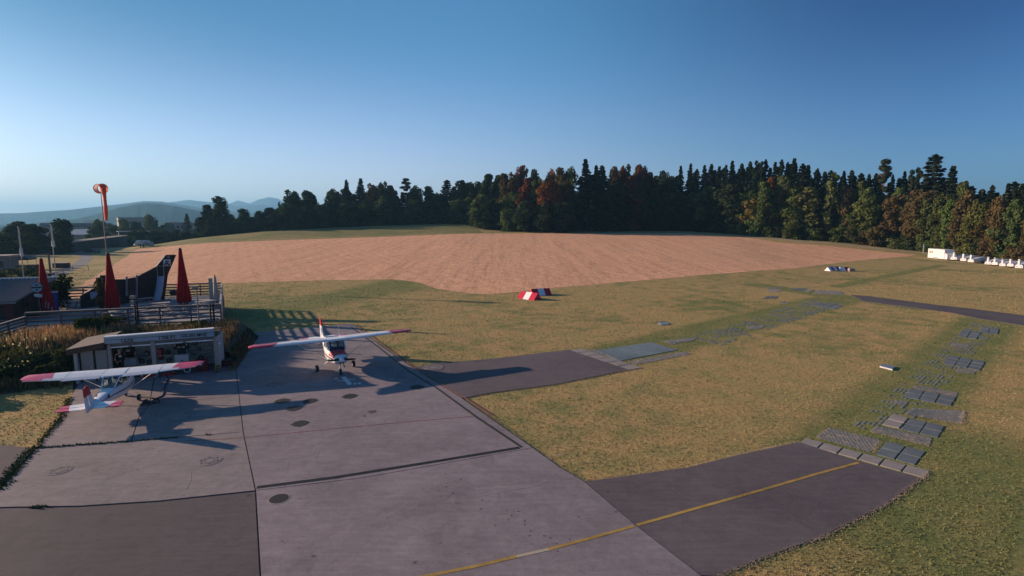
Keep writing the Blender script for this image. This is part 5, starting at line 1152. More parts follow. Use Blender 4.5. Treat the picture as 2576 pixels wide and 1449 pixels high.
c = on_land(*C6(560, 570)); t_ = T('storage_tank', 'dark lying tank at the edge of the far lawn', 'tank', c, .2)
b = MB(); b.tube((-1.6, 0, 1.1), (1.6, 0, 1.1), .75, .75, 16); OB('drum', b, M['wood_brown'], t_, sm=40)
for x in (-1, 1): b = MB(); b.box((x, 0, .3), (.3, 1.2, .6)); OB('leg', b, M['wood_brown'], t_)
c = on_land(*C6(1200, 438)); t_ = T('fire_pit_box', 'dark low wooden box on the lawn inside the road bend', 'box', c, .1)
for k in range(3): b = MB(); b.box((0, 0, .2 + k * .32), (2.6, 1.4, .28)); OB('plank', b, M['wood_dark'], t_)
b = MB(); b.box((0, 0, 1.06), (2.7, 1.5, .06)); OB('lid', b, M['wood_grey'], t_)
c = on_land(*C6(80, 540)); t_ = T('hut', 'small blue grey hut with a pale roof at the left edge', 'hut', c, R(15)); b = MB(); b.box((-1, 0, 1.6), (5.4, 3, 3.2)); OB('wall', b, M['factory'], t_)
b = MB(); b.box((-1, 0, 3.3), (6.2, 3.8, .2)); OB('roof', b, M['wood_pale'], t_); b = MB(); b.box((.4, -1.53, 1.7), (.9, .06, 1.2)); OB('window', b, M['dark_glass'], t_)
for x_, lb in ((220, 'left post of the dark wooden gate frame on the lawn'),): 
    a, c2 = on_land(*C6(240, 640)), on_land(*C6(985, 570)); t_ = T('goal_frame', 'dark tall frame of two posts and a long crossbar', 'frame', a); zt = VPL(*C6(225, 222), a, c2).z; zt2 = VPL(*C6(975, 165), a, c2).z; d = c2 - a
    b = MB(); b.bar((0, 0, 0), (0, 0, zt), .2, .2); OB('post', b, M['steel'], t_); b = MB(); b.bar((d.x, d.y, 0), (d.x, d.y, zt2), .22, .22); OB('post', b, M['steel'], t_); b = MB(); b.bar((0, 0, zt), (d.x, d.y, zt2), .16, .16); OB('crossbar', b, M['steel'], t_)
rnd = random.Random(31); GL = ['dark leafy shrub in the far left garden', 'grey green shrub in the far left garden', 'pale flowering shrub in the far left garden']
for k in range(26):
    u = rnd.uniform(-20, 100); v = rnd.uniform(690, 728); c = on_land(u, v); cl = rnd.choice((0, 0, 1, 2)); cc_ = [(.022, .034, .018), (.05, .06, .04), (.12, .12, .09)][cl]
    small_plant('shrub', GL[cl], c, rnd.uniform(1.2, 2.6), rnd.uniform(2, 3.4), cc_, 50 + k, .16, 420, 'shrub', 'b', group=GL[cl].replace('shrub', 'shrubs'))
# thin fence on the lawn in the road bend
fa, fb_ = on_land(*Q(215, 350)), on_land(*Q(450, 345)); fence('thin pale wire fence in the grass by the road bend', [fa, fb_], 1.0, 2, 3.0, 'wood_pale', .05, 'wire_fence')
for lb, pl in (('left', 0),):
    fa, fb_ = on_land(100, 722), on_land(163, 712); fence('dark garden railing behind the first parasol', [fa, fb_], 1.8, 3, 2.4, 'wood_grey', .08, 'garden_fence')

# ------------------------------------------------------------------ fuel shed
sh = T('fuel_shed', 'open fuel shed with a pale blue lettered fascia and grey doors', 'shed', (R0.x, R0.y, 0), math.atan2(E1.y, E1.x))
def LP(u, v, off=0.0):
    p = VPL(u, v, R0 - E2 * off, R0 - E2 * off + E1); return (p - Vector((R0.x, R0.y, 0))).dot(E1), p.z
ftr = LP(538, 826); fbr = LP(538, 844); ftl = LP(265, 847.5); fbl = LP(265, 863.5)
XR, XL = ftr[0] + .02, ftl[0]; ZT, ZB = (ftr[1] + ftl[1]) / 2 + .02, (fbr[1] + fbl[1]) / 2; XLL = LP(188, 900)[0]
zt_r, zt_l, zb_r, zb_l = ftr[1], ftl[1], fbr[1], fbl[1]
b = MB(); b.prism([(XL, -.25, zb_l), (XR, -.25, zb_r), (XR, -.25, zt_r), (XL, -.25, zt_l)], (0, .10, 0)); fa_ = OB('fascia', b, M['panel_blue'], sh)
b = MB(); b.prism([(XL, -.29, zt_l), (XR, -.29, zt_r), (XR, -.29, zt_r + .06), (XL, -.29, zt_l + .06)], (0, .35, 0)); OB('edge_trim', b, M['edge_white'], fa_)
for f_ in (.40, .44):
    b = MB(); b.bar((XL, -.262, zb_l + (zt_l - zb_l) * (1 - f_)), (XR, -.262, zb_r + (zt_r - zb_r) * (1 - f_)), .01, .012); OB('groove', b, M['steel'], fa_)
slp = math.atan2(zt_r - zt_l, XR - XL)
def shtext(s_, u, v, size):
    x, z = LP(u, v, .25); m_ = Matrix.Translation((x, -.262, z)) @ Matrix.Rotation(-slp, 4, Vector((0, -1, 0)) * 1) @ Matrix.Rotation(R(90), 4, 'X'); o = ttext(s_, sh, m_, size, M['black'], 'lettering', .004, bold=.006); return o
shtext('LSZK', 321, 857, .29); shtext('1758 FT', 420, 849.5, .28); shtext('120.355 MHZ', 487, 843.5, .26)
b = MB(); b.prism([(XL, -.15, zt_l - .03), (XR, -.15, zt_r - .03), (XR, 2.4, zt_r - .45), (XL, 2.4, zt_l - .45)], (0, 0, .05)); OB('roof', b, M['roof_board'], sh)
# beams with roller shutter housings
XM = LP(394, 950)[0]
for x0, x1 in ((XL + .2, XM - .1), (XM + .12, XR - .08)):
    z0 = zb_l + (zb_r - zb_l) * (x0 - XL) / (XR - XL) - .14; z1 = zb_l + (zb_r - zb_l) * (x1 - XL) / (XR - XL) - .14
    b = MB(); b.bar((x0, .02, z0), (x1, .02, z1), .16, .18); OB('beam', b, M['steel'], sh)
    b = MB(); b.bar((x0, -.10, z0 - .12), (x1, -.10, z1 - .12), .08, .07); OB('shutter_rail', b, M['edge_white'], sh)
    b = MB(); b.box(((x0 + x1) / 2, -.15, (z0 + z1) / 2 - .12), (.16, .04, .06)); OB('shutter_handle', b, M['steel'], sh)
def zb(x): return zb_l + (zb_r - zb_l) * (x - XL) / (XR - XL)
for x, wd in ((LP(277, 880)[0], .16), (XM, .22), (LP(547, 900)[0], .16)):
    b = MB(); b.box((x, -.08, zb(x) / 2 - .03), (wd, .18, zb(x) - .06)); OB('post', b, M['wood_pale'], sh)
xr = LP(547, 900)[0]; b = MB(); b.box((xr, -.08, .26), (.19, .21, .50)); hz = OB('post_guard', b, M['yellow'], sh)
for k in range(3): b = MB(); b.prism([(xr - .095, -.19, .05 + k * .16), (xr + .095, -.19, .12 + k * .16), (xr + .095, -.19, .19 + k * .16), (xr - .095, -.19, .12 + k * .16)], (0, .003, 0)); OB('stripe', b, M['black'], hz)
# back and side walls in courses of blocks
bw = T('wall', None, None); bw.parent = sh; bw.location = (0, 0, 0)
b = MB(); b.box(((XLL + XR) / 2, 2.34, 1.1), (XR - XLL, .1, 2.2)); OB('wall_core', b, M['joint'], sh)
b = MB(); b.box((XR - .06, 1.2, 1.1), (.12, 2.3, 2.2)); OB('side_wall', b, M['block'], sh)
bpy.data.objects.remove(bw)
bmesh_block = MB().box((0, 0, 0), (.48, .06, .235)); bmesh_block.mats = [M['block']]; bmk = bmesh_block.mesh('block')
row = 0; z = .14
while z < 2.2:
    x = XL + .4 - (.25 if row % 2 else 0)
    while x < XR - .3:
        OB('block', bmk, None, sh, (x, 2.27 + random.Random(int(x * 100 + row)).uniform(-.008, .008), z)); x += .50
    z += .255; row += 1
# left lock-up with two doors and flat roof
b = MB(); b.prism([(XLL - .25, -.35, LP(188, 876)[1] - .05), (XL + .02, -.35, zb_l + .06), (XL + .02, 2.4, zb_l + .2), (XLL - .25, 2.4, LP(188, 876)[1] + .1)], (0, 0, .06)); OB('flat_roof', b, M['roof_board'], sh)
b = MB(); b.prism([(XLL - .25, -.37, LP(188, 876)[1] - .33), (XL + .0, -.37, zb_l - .2), (XL + .0, -.37, zb_l + .05), (XLL - .25, -.37, LP(188, 876)[1] - .06)], (0, .06, 0)); OB('fascia_board', b, M['wood_brown'], sh)
b = MB(); b.box(((XLL + XL) / 2, .3, 1.0), (XL - XLL, .4, 2.0)); OB('front_wall', b, M['wood_dark'], sh)
xs = [LP(201, 900)[0], LP(235, 900)[0], LP(238.5, 900)[0], LP(271, 900)[0]]
for x0, x1 in ((xs[0], xs[1]), (xs[2], xs[3])):
    b = MB(); b.box(((x0 + x1) / 2, .06, .98), (x1 - x0 - .06, .06, 1.86)); dr_ = OB('door', b, M['door_grey'], sh); b = MB(); b.box((x1 - .14, .0, .95), (.04, .06, .12)); OB('handle', b, M['metal'], dr_)
b = MB(); b.box((XLL + .08, 0, 1.0), (.16, .3, 2.0)); OB('corner_wall', b, M['block'], sh)
# things inside the shed: each its own
def shp(u, v, off): # world point on plane 'off' metres behind the front
    p = VPL(u, v, R0 + E2 * off, R0 + E2 * off + E1); return p
CS = lambda x, y: ((380 + x / 5.152) / 1.4907, (1230 + y / 5.152) / 1.4907)
def sbox(name, label, cat, x, y, off, dims, m, base=None, extra=None, group=None):
    p = shp(*CS(x, y), off); t_ = T(name, label, cat, p, R(18.5), group); b = MB(); b.box((0, 0, 0), dims); OB(base or 'body', b, M[m], t_)
    for nm, c, d, mm_ in (extra or []): b = MB(); b.box(c, d); OB(nm, b, M[mm_], t_)
    return t_
sbox('hose_reel_cabinet', 'dark fuel pump cabinet with pale display behind the person', 'fuel pump', 530, 430, 2.1, (.62, .2, .42), 'black', extra=[('display', (0, -.11, 0), (.2, .02, .14), 'white_plastic')])
sbox('fuel_display', 'black fuel display panel with two pale readouts', 'fuel display', 1545, 345, 2.1, (.85, .2, .40), 'black', extra=[('readout', (-.12, -.11, -.06), (.16, .02, .1), 'white_plastic'), ('readout', (.14, -.11, -.06), (.16, .02, .1), 'white_plastic'), ('lamp', (-.34, -.11, .1), (.1, .02, .14), 'white_plastic'), ('lamp', (.32, -.11, .1), (.1, .02, .14), 'white_plastic')])
sbox('wash_cabinet', 'white cabinet on the shed floor beside the person', 'cabinet', 575, 645, 1.2, (.62, .4, .42), 'white_plastic', extra=[('door', (0, -.21, 0), (.58, .02, .38), 'panel_blue')])
sbox('white_cabinet', 'white cabinet standing above the red wing tip', 'cabinet', 1570, 570, 1.2, (.78, .4, .45), 'white_plastic', extra=[('knob', (0, -.22, -.14), (.08, .04, .05), 'black')])
sbox('pump_housing', 'dark pump housing between cabinet and display', 'pump', 570, 535, 2.0, (.5, .3, .35), 'black', extra=[('frame', (-.28, -.1, 0), (.06, .1, .5), 'metal'), ('frame', (.28, -.1, 0), (.06, .1, .5), 'metal')])
sbox('pump_housing', 'dark pump housing above the white cabinet', 'pump', 1565, 460, 2.0, (.55, .3, .34), 'black', extra=[('frame', (-.3, -.1, 0), (.08, .1, .36), 'panel_blue'), ('frame', (.3, -.1, 0), (.08, .1, .36), 'panel_blue')])
sbox('shelf', 'grey wall shelf left of the middle post', 'shelf', 850, 560, 2.1, (.95, .25, .04), 'metal', 'board', extra=[('bracket', (-.35, 0, -.1), (.03, .2, .16), 'steel'), ('bracket', (.35, 0, -.1), (.03, .2, .16), 'steel')])
sbox('shelf', 'grey wall shelf right of the middle post', 'shelf', 1260, 525, 2.1, (1.1, .25, .04), 'metal', 'board', extra=[('bracket', (-.4, 0, -.1), (.03, .2, .16), 'steel')])
sbox('shelf', 'grey wall shelf at the right end of the shed', 'shelf', 1930, 465, 2.1, (1.2, .2, .04), 'metal', 'board', extra=[('bracket', (-.4, 0, -.1), (.03, .2, .16), 'steel')])
sbox('canister', 'dark canister on the shelf left of the middle post', 'canister', 880, 490, 2.0, (.22, .16, .24), 'black', extra=[('handle', (0, 0, .15), (.12, .03, .05), 'black'), ('label_plate', (0, -.085, 0), (.14, .01, .12), 'panel_blue')])
sbox('canister', 'dark canister on the shelf right of the middle post', 'canister', 1275, 465, 2.0, (.22, .16, .26), 'black', extra=[('handle', (0, 0, .16), (.12, .03, .05), 'black')])
sbox('wall_box', 'small dark electrical box on the block wall', 'electrical box', 1890, 405, 2.15, (.22, .1, .22), 'black', extra=[('cover', (0, -.055, 0), (.16, .01, .16), 'steel')])
t_ = sbox('fire_extinguisher', 'red fire extinguisher hung on the block wall', 'fire extinguisher', 1135, 430, 2.1, (.05, .05, .08), 'black', 'nozzle'); b = MB(); b.lathe([(.01, -.50), (.11, -.5), (.12, -.45), (.12, .05), (.05, .14), (.01, .15)], 12); OB('cylinder', b, M['paint_red'], t_, sm=40); b = MB(); b.box((0, .03, -.25), (.3, .03, .75)); OB('back_plate', b, M['red_wall'], t_)
t_ = sbox('fuel_trolley', 'dark red upright fuel trolley at the right end of the shed', 'trolley', 1950, 700, .5, (.5, .35, .62), 'red_wall', extra=[('frame', (-.28, 0, 0), (.04, .3, .85), 'paint_red'), ('frame', (.28, 0, 0), (.04, .3, .85), 'paint_red'), ('meter', (-.03, -.19, .1), (.14, .03, .24), 'white_plastic'), ('foot', (0, 0, -.42), (.66, .4, .06), 'paint_red')])
for u, lb in ((790, 'round black coiled hose on the wall left of the middle post'), (930, 'second black coiled hose near the middle post'), (1300, 'coiled hose low on the wall right of the middle post'), (1810, 'small coil hanging high on the right wall'), (1930, 'round dark ring hanging at the right end')):
    y = {790: 640, 930: 650, 1300: 620, 1810: 300, 1930: 570}[u]; p = shp(*CS(u, y), 2.12); t_ = T('hose_coil', lb, 'hose', p, R(18.5)); b = MB()
    for rr in (.10, .13): b.path([Vector((math.cos(a) * rr, 0, math.sin(a) * rr)) for a in [2 * math.pi * i / 14 for i in range(15)]], .02, 5)
    OB('coil', b, M['rubber'], t_)
# trolley wheel, red floor items under the wing tip
p = shp(*CS(1660, 780), .1); t_ = T('hand_cart', 'white wheeled hand cart partly under the red wing tip', 'cart', (p.x, p.y, .05), R(18.5))
b = MB(); b.tube((0, -.04, .26), (0, .04, .26), .26, .26, 20); wl = OB('wheel', b, M['rubber'], t_); b = MB(); b.tube((0, -.05, .26), (0, .05, .26), .20, .20, 16, True); OB('rim', b, M['white_plastic'], wl); b = MB(); b.tube((0, -.06, .26), (0, .06, .26), .14, .14, 14); OB('hub', b, M['black'], wl)
b = MB(); b.box((-.55, .2, .35), (.55, .5, .12)); OB('tray', b, M['white_plastic'], t_)
for x, lb in ((930, 'red tow bar lying left of the middle post foot'), (1310, 'red tow bar lying right of the middle post foot')):
    p = shp(*CS(x, 850), -.05); t_ = T('tow_bar', lb, 'tow bar', (p.x, p.y, .05), R(18.5)); b = MB(); b.box((0, 0, .08), (.75, .12, .1)); OB('bar', b, M['paint_red'], t_); b = MB(); b.box((.3, 0, .2), (.1, .3, .2)); OB('fork', b, M['red_wall'], t_)
p = G(567, 921); t_ = T('floor_cleaner', 'low black and red mower beside the right shed post', 'mower', (p.x, p.y, .05), .3); b = MB(); b.box((0, 0, .16), (.85, .5, .18)); OB('body', b, M['red_wall'], t_)
b = MB(); b.prism([(-.42, -.25, .25), (.42, -.25, .42), (.42, .25, .42), (-.42, .25, .25)], (0, 0, .04)); OB('hood', b, M['black'], t_)
for x in (-.3, .3):
    for y in (-.27, .27): b = MB(); b.tube((x, y - .03, .1), (x, y + .03, .1), .1, .1, 12); OB('wheel', b, M['rubber'], t_)
p = G(550, 868, 1.6); 
t_ = T('wall_lamp', 'white lamp on the right side of the shed', 'lamp', shp(552, 866, -.1), R(18.5)); b = MB(); b.lathe([(.01, 0), (.09, .02), (.09, .1), (.01, .14)], 10); OB('globe', b, M['white_plastic'], t_); b = MB(); b.bar((0, 0, .1), (-.25, .1, .2), .03, .03); OB('arm', b, M['steel'], t_)

# antenna masts on the bank -------------------------------------------------------
def mast(u0, v0, u1, v1, D, label, knobs=0, m='wood_dark', r_=.075):
    bpt = PY(u1, v1, D); tpt = PY(u0, v0, D); t_ = T('antenna_mast', label, 'mast', (bpt.x, D, bpt.z - .3)); d = tpt - Vector((bpt.x, D, bpt.z - .3)); d.x *= .35
    b = MB(); b.tube((0, 0, 0), d, r_, r_ * .8, 8); OB('pole', b, M[m], t_)
    for k in range(knobs):
        q = d * (1 - .12 * k - .03); b = MB(); b.box(q + Vector((-.1, 0, 0)), (.34, .22, .24)); OB('camera_box', b, M['wood_grey'], t_)
mast(338.5, 745, 344.5, 840, 38.6, 'left pole of the twin dark masts rising behind the shed', 2)
mast(344.5, 758, 351, 840, 38.6, 'right pole of the twin dark masts rising behind the shed')
mast(496, 720, 501.5, 828, 39.0, 'thin grey mast in front of the right parasol', 1, 'wood_grey', .055)
mast(528, 763, 532, 824, 39.4, 'left of two short dark masts at the right end of the shed')
mast(536, 763, 540, 822, 39.4, 'right of two short dark masts at the right end of the shed')
p = G(548, 840, .9); t_ = T('switch_cabinet', 'grey steel cabinet at the right end of the terrace', 'cabinet', (FR.x - .3, FR.y - .75, .35), R(18.5)); b = MB(); b.box((0, 0, .75), (.9, .5, 1.5)); OB('body', b, M['door_grey'], t_); b = MB(); b.box((0, -.26, .75), (.8, .02, 1.4)); OB('door', b, M['panel_blue'], t_)

# ------------------------------------------------------------------ vegetation of the bank
def blades(name, label, spots, mcol, seed, w_=.035, cat=None):
    rs = np.random.RandomState(seed); V = []
    for x, y, z, h in spots:
        a = rs.rand() * 3.14; lx, ly = rs.randn(2) * .12 * h; ww = w_ * rs.uniform(.7, 1.4); dx, dy = math.cos(a) * ww, math.sin(a) * ww
        V += [(x - dx, y - dy, z), (x + dx, y + dy, z), (x + dx * .7 + lx * .5, y + dy * .7 + ly * .5, z + h * .6), (x + lx, y + ly, z + h)]
    me = card_mesh(name, np.array(V), M['blade']); o = OB(name, me, kind='stuff'); o.color = (*mcol, 1); tag(o, label, None)
def scatter(n, a0, a1, b0, b1, h0, h1, seed, dens_=None):
    rs = np.random.RandomState(seed); o = []
    while len(o) < n:
        a, q = rs.uniform(a0, a1), rs.uniform(b0, b1)
        if a > SHL - .5 and q < 2.6: 
            if a < .3: continue
        if dens_ and rs.rand() > dens_(a, q): continue
        p = AB(a, q, bankz(a, q)); o.append((p.x, p.y, p.z - .05, rs.uniform(h0, h1)))
    return o
blades('tall_dry_grass', 'tall golden dry grass on the bank behind the shed', scatter(5200, SHL - 3, 0, 2.7, 9.2, .3, .75, 1), (.25, .175, .095), 1)
sp_ = G(182, 855, 1.2) - Vector((R0.x, R0.y, 0)); STR = Vector((sp_.dot(E1), sp_.dot(E2), 0))
blades('dry_grass', 'bright straw coloured grass left of the round bush', scatter(3000, SHL - 6.5, SHL + 2.5, 3.0, 8.5,   .4, .95, 2, lambda a, q: math.exp(-((a - STR.x) ** 2 + (q - STR.y) ** 2) / 6)), (.46, .30, .16), 2)
blades('green_weeds', 'tall green weeds among the dry grass of the bank', scatter(5200, -30, -.5, 1.0, 9.6, .3, .8, 3), (.085, .105, .04), 3)
blades('bank_grass', 'brown and green grass on the left slope of the bank', scatter(9000, -30, SHL - .2, -.8, 6, .35, .85, 4), (.13, .115, .06), 4)
blades('edge_grass', 'dry grass tuft growing right of the shed', scatter(900, .25, 1.0, -.2, 8.5, .15, .5, 5), (.22, .155, .085), 5)
blades('edge_weeds', 'dark weeds at the foot of the terrace right of the shed', scatter(500, .2, 1.0, 2, 10.4, .15, .45, 6), (.05, .065, .028), 6)
def bankspot(u, v, z): p = G(u, v, z); return p
small_plant('round_bush', 'round dark green bush on the bank above the lock-up doors', G(243, 850, 1.2), 1.7, 2.3, (.035, .055, .02), 61, .10, 2600, 'bush', 'b')
small_plant('round_bush', 'rust coloured shrub behind the round dark bush', G(248, 832, 1.3), 1.3, 1.5, (.20, .11, .05), 62, .08, 900, 'bush', 'b')
small_plant('juniper', 'spreading juniper against the left end of the shed', G(160, 945, 0), 1.9, 2.6, (.075, .085, .04), 63, .10, 2600, 'bush', 'b')
small_plant('juniper', 'low dark juniper left of the spreading one', G(118, 942, 0), 1.6, 2.8, (.035, .05, .03), 64, .10, 2600, 'bush', 'b')
small_plant('juniper', 'juniper in front of the grassy slope by the wing', G(140, 962, 0), 1.2, 2.6, (.03, .045, .028), 65, .10, 1800, 'bush', 'b')
small_plant('green_bush', 'bright green low bush below the straw coloured grass', G(165, 880, .8), 1.0, 2.6, (.13, .15, .045), 66, .08, 1200, 'bush', 'b')
small_plant('flowering_bush', 'yellow flowering bush at the left edge above the wing tip', G(50, 930, .1), 1.7, 3.0, (.12, .11, .04), 67, .09, 2200, 'bush', 'b')
small_plant('flowering_bush', 'dark leafy bush with pale flowers below the yellow one', G(25, 960, 0), 1.4, 3.0, (.045, .06, .03), 68, .09, 2000, 'bush', 'b')
small_plant('dark_bush', 'dark bush under the left wing root', AB(SHL - 4.6, -1.6, -.1), 1.1, 2.6, (.025, .038, .02), 69, .09, 1600, 'bush', 'b')
small_plant('dark_bush', 'dark weedy shrub below the left terrace corner', AB(SHL - 6.5, 5.2, .7), 1.3, 3.6, (.05, .062, .035), 70, .09, 1600, 'bush', 'b')
small_plant('dark_bush', 'leafy shrub at the far left of the bank', AB(SHL - 9.5, 2.2, .5), 1.5, 4.0, (.06, .07, .035), 71, .10, 2000, 'bush', 'b')
small_plant('green_bush', 'dark green shrub right behind the shed fascia', G(490, 828, 1.3), .7, 2.0, (.04, .07, .025), 72, .08, 1100, 'bush', 'b')
rs = np.random.RandomState(8); P = []
for k in range(260):
    a, q = SHL - rs.uniform(3.2, 10.5), rs.uniform(-1.6, 7.0); p = AB(a, q, max(0, bankz(a, max(q, -.9)))); P.append((p.x, p.y, p.z + rs.uniform(.9, 1.55) - .12 * abs(q)))
o = OB('flowers', card_mesh('flowers', cards(np.array(P), np.tile([0., -1., .6], (len(P), 1)), .055, rs), M['leaf']), kind='stuff'); o.color = (.75, .66, .38, 1); tag(o, 'small pale yellow flowers scattered over the left bushes', None)

# ------------------------------------------------------------------ aeroplanes
def aero(label, scale, loc, rz, var):
    red = M['paint_red']; pink = M['paint_pink'] if var == 1 else M['paint_red']; W = M['paint_white']
    t_ = T('light_aircraft', label, 'aeroplane', loc, rz, group='small high-wing aeroplanes on the apron'); t_.scale = (scale,) * 3
    X = [(1.95, .95, 1.28, .26), (1.84, .82, 1.38, .40), (1.55, .73, 1.45, .48), (1.2, .67, 1.48, .51), (.85, .62, 1.50, .54), (.3, .58, 1.47, .56), (-.5, .58, 1.47, .56), (-1.1, .62, 1.52, .50), (-1.7, .70, 1.52, .42), (-2.5, .83, 1.46, .32), (-3.4, .95, 1.40, .21), (-4.3, 1.04, 1.34, .12), (-4.95, 1.10, 1.28, .05)]
    if var == 1: X = [(a_, b_, c__, d_ * 1.14 + .02) for a_, b_, c__, d_ in X]
    def ring(x, zb_, zt_, hw, n=20, e=.62):
        zc_, hh = (zb_ + zt_) / 2, (zt_ - zb_) / 2; o = []
        for i in range(n):
            a = 2 * math.pi * i / n; c_, s_ = math.cos(a), math.sin(a); o.append(Vector((x, math.copysign(abs(c_) ** e, c_) * hw, zc_ + math.copysign(abs(s_) ** e, s_) * hh)))
        return o
    b = MB(); b.loft([ring(*q) for q in X]); OB('fuselage', b, W, t_, sm=35)
    def patch(nm, xs_, f0, f1, m, side, off=.006, par=t_, zfun=None):
        b_ = MB(); Lw, Up = [], []
        for x in xs_:
            k = np.interp(-x, [-q[0] for q in X], range(len(X))); zb_, zt_, hw = (float(np.interp(-x, [-q[0] for q in X], [q[j] for q in X])) for j in (1, 2, 3))
            for lst, f in ((Lw, f0), (Up, f1)):
                f_ = f(x) if callable(f) else f; z = zb_ + (zt_ - zb_) * f_; s_ = abs(2 * f_ - 1); c_ = max(0, 1 - s_ ** (1 / .62)) ** .62 if False else (max(0.0, 1 - min(1, s_) ** (2 / .62))) ** (.62 / 2); lst.append(Vector((x, side * (hw * c_ + off), z)))
        n_ = len(xs_); b_.add(Lw + Up, [(i, i + 1, n_ + i + 1, n_ + i) for i in range(n_ - 1)]); return OB(nm, b_, m, par)
    # top cowling
    if var == 2:
        b = MB(); rg = []
        for x in (1.80, 1.6, 1.3, 1.0, .8):
            zb_, zt_, hw = (float(np.interp(-x, [-q[0] for q in X], [q[j] for q in X])) for j in (1, 2, 3)); r_ = ring(x, zb_ - .012, zt_ + .014, hw + .012, 40)
            rg.append([r_[i] for i in range(1, 20)])
        n_ = len(rg[0]); b.add([p for r_ in rg for p in r_], [(k * n_ + i, k * n_ + i + 1, (k + 1) * n_ + i + 1, (k + 1) * n_ + i) for k in range(4) for i in range(n_ - 1)]); OB('top_cowling', b, red, t_, sm=50)
    xs_ = [1.75 - .25 * i for i in range(24)]
    for s_ in (-1, 1):
        if var == 2:
            patch('stripe', xs_, .48, .56, M['paint_blue'], s_); patch('stripe', [1.7 - .25 * i for i in range(10)], .10, .24, red, s_)
        else:
            patch('stripe', xs_, lambda x: .52 + .22 * max(0, (-x - 3) / 2), lambda x: .60 + .24 * max(0, (-x - 3) / 2), M['paint_blue'], s_); patch('stripe', [1.7 - .25 * i for i in range(16)], .04, .15, red, s_)
    # air inlets, lights, exhaust
    for y in (-.22, .22): b = MB(); b.box((1.94, y, 1.16), (.05, .18, .12)); OB('air_inlet', b, M['black'], t_)
    for y in (-.07, .10): b = MB(); b.tube((1.90, y, .885), (1.945, y, .885), .055, .055, 12); OB('landing_light', b, M['dark_glass'], t_)
    b = MB(); b.tube((1.5, .2, .68), (1.7, .24, .52), .03, .03); OB('exhaust', b, M['iron'], t_)
    # cabin
    fr = MB(); hw = .54; zt_ = 2.10; pts_ = {'wl': (.90, hw * .93, 1.47), 'wt': (.52, hw * .9, zt_), 'rt': (-.75, hw * .88, zt_ - .02), 'rl': (-1.65, .36, 1.52), 'sl': (-.75, hw * .97, 1.45), 'fl': (.3, hw, 1.45)}
    def pp(k, s_): q = pts_[k]; return Vector((q[0], q[1] * s_, q[2]))
    for s_ in (-1, 1):
        for a, c_ in (('wl', 'wt'), ('wt', 'rt'), ('rt', 'rl'), ('sl', 'rt'), ('fl', 'wt')): fr.bar(pp(a, s_), pp(c_, s_), .05, .06)
    fr.bar(pp('wt', 1), pp('wt', -1), .06, .06); fr.bar(pp('rt', 1), pp('rt', -1), .06, .06); OB('cabin_frame', fr, W, t_)
    b = MB(); b.add([pp('wl', 1), pp('wl', -1), pp('wt', -1), pp('wt', 1)], [(0, 1, 2, 3)]); OB('windscreen', b, M['glass'], t_)
    b = MB(); b.add([pp('rl', 1), pp('rl', -1), pp('rt', -1), pp('rt', 1)], [(0, 1, 2, 3)]); OB('rear_window', b, M['glass'], t_)
    for s_ in (-1, 1):
        b = MB(); b.add([pp('fl', s_), pp('wl', s_), pp('wt', s_)], [(0, 1, 2)]); b.add([pp('fl', s_), pp('sl', s_), pp('rt', s_), pp('wt', s_)], [(0, 1, 2, 3)]); OB('side_window', b, M['glass'], t_)
        b = MB(); b.add([pp('sl', s_), pp('rl', s_), pp('rt', s_)], [(0, 1, 2)]); OB('quarter_window', b, M['glass'], t_)
        b = MB(); b.box((-.15, s_ * .24, 1.15), (.45, .42, .12)); sx = OB('seat', b, M['seat'], t_); b = MB(); b.bar((-.34, s_ * .24, 1.15), (-.48, s_ * .24, 1.85), .42, .10, (0, 1, 0)); OB('backrest', b, M['seat'], sx)
    b = MB(); b.prism([(.86, -.46, 1.44), (.86, .46, 1.44), (.55, .44, 1.60), (.55, -.44, 1.60)], (0, 0, .03)); OB('dashboard', b, M['black'], t_)
    # wing
    def airfoil(y, xle, ch, z, th=.12):
        o = []
        for f, u_, in ((0, 0), (.03, .45), (.12, .8), (.3, 1), (.6, .75), (.85, .3), (1, .03), (1, -.02), (.85, -.12), (.6, -.3), (.3, -.42), (.12, -.38), (.03, -.22)): o.append(Vector((xle - f * ch, y, z + u_ * ch * th * .85)))
        return o
    ZW = 2.08; di = .018; ck = 1.32 if var == 1 else 1.0
    def sec(y): 
        ay = abs(y); ch = 1.12 if ay < 2.6 else 1.12 - (ay - 2.6) * .115; xl = .78 - (0 if ay < 2.6 else (ay - 2.6) * .03); return airfoil(y, .2 + (xl - .2) * ck, ch * ck, ZW + ay * di, .12 / ck)
    for s_ in (-1, 1):
        b = MB(); b.loft([sec(s_ * y) for y in (.0, .7, 2.6, 3.75)]); wg = OB('wing', b, W, t_, sm=30)
        b = MB(); A_ = sec(s_ * 3.753); Bq = sec(s_ * 4.3); 
        Ti = sec(s_ * 4.86); Te = [Vector((.60 * ck - (.60 * ck - q.x) * .78, s_ * 5.06, ZW + 5 * di - .01 + (q.z - ZW - 4.86 * di) * .4)) for q in Ti]
        b.loft([A_, Bq, Ti, Te]); OB('wing_tip', b, pink, wg, sm=30)
        b = MB(); q0, q1 = sec(s_ * 3.748), sec(s_ * 3.25); tri = [q0[k] + Vector((0, 0, .004)) for k in (0, 1, 2, 3, 4, 5, 6)]; n_ = len(tri); tri2 = [q0[k].lerp(q1[k], k / 6) + Vector((0, 0, .006)) for k in range(7)]
        b.add(tri + tri2, [(i, i + 1, n_ + i + 1, n_ + i) for i in range(n_ - 1)]); OB('tip_stripe', b, pink, wg)
        for ys in (.64, 2.62): b = MB(); q0 = sec(s_ * ys); b.path([q + Vector((0, 0, .002)) for q in q0[1:7]], .008, 4); OB('seam', b, M['door_grey'], wg)
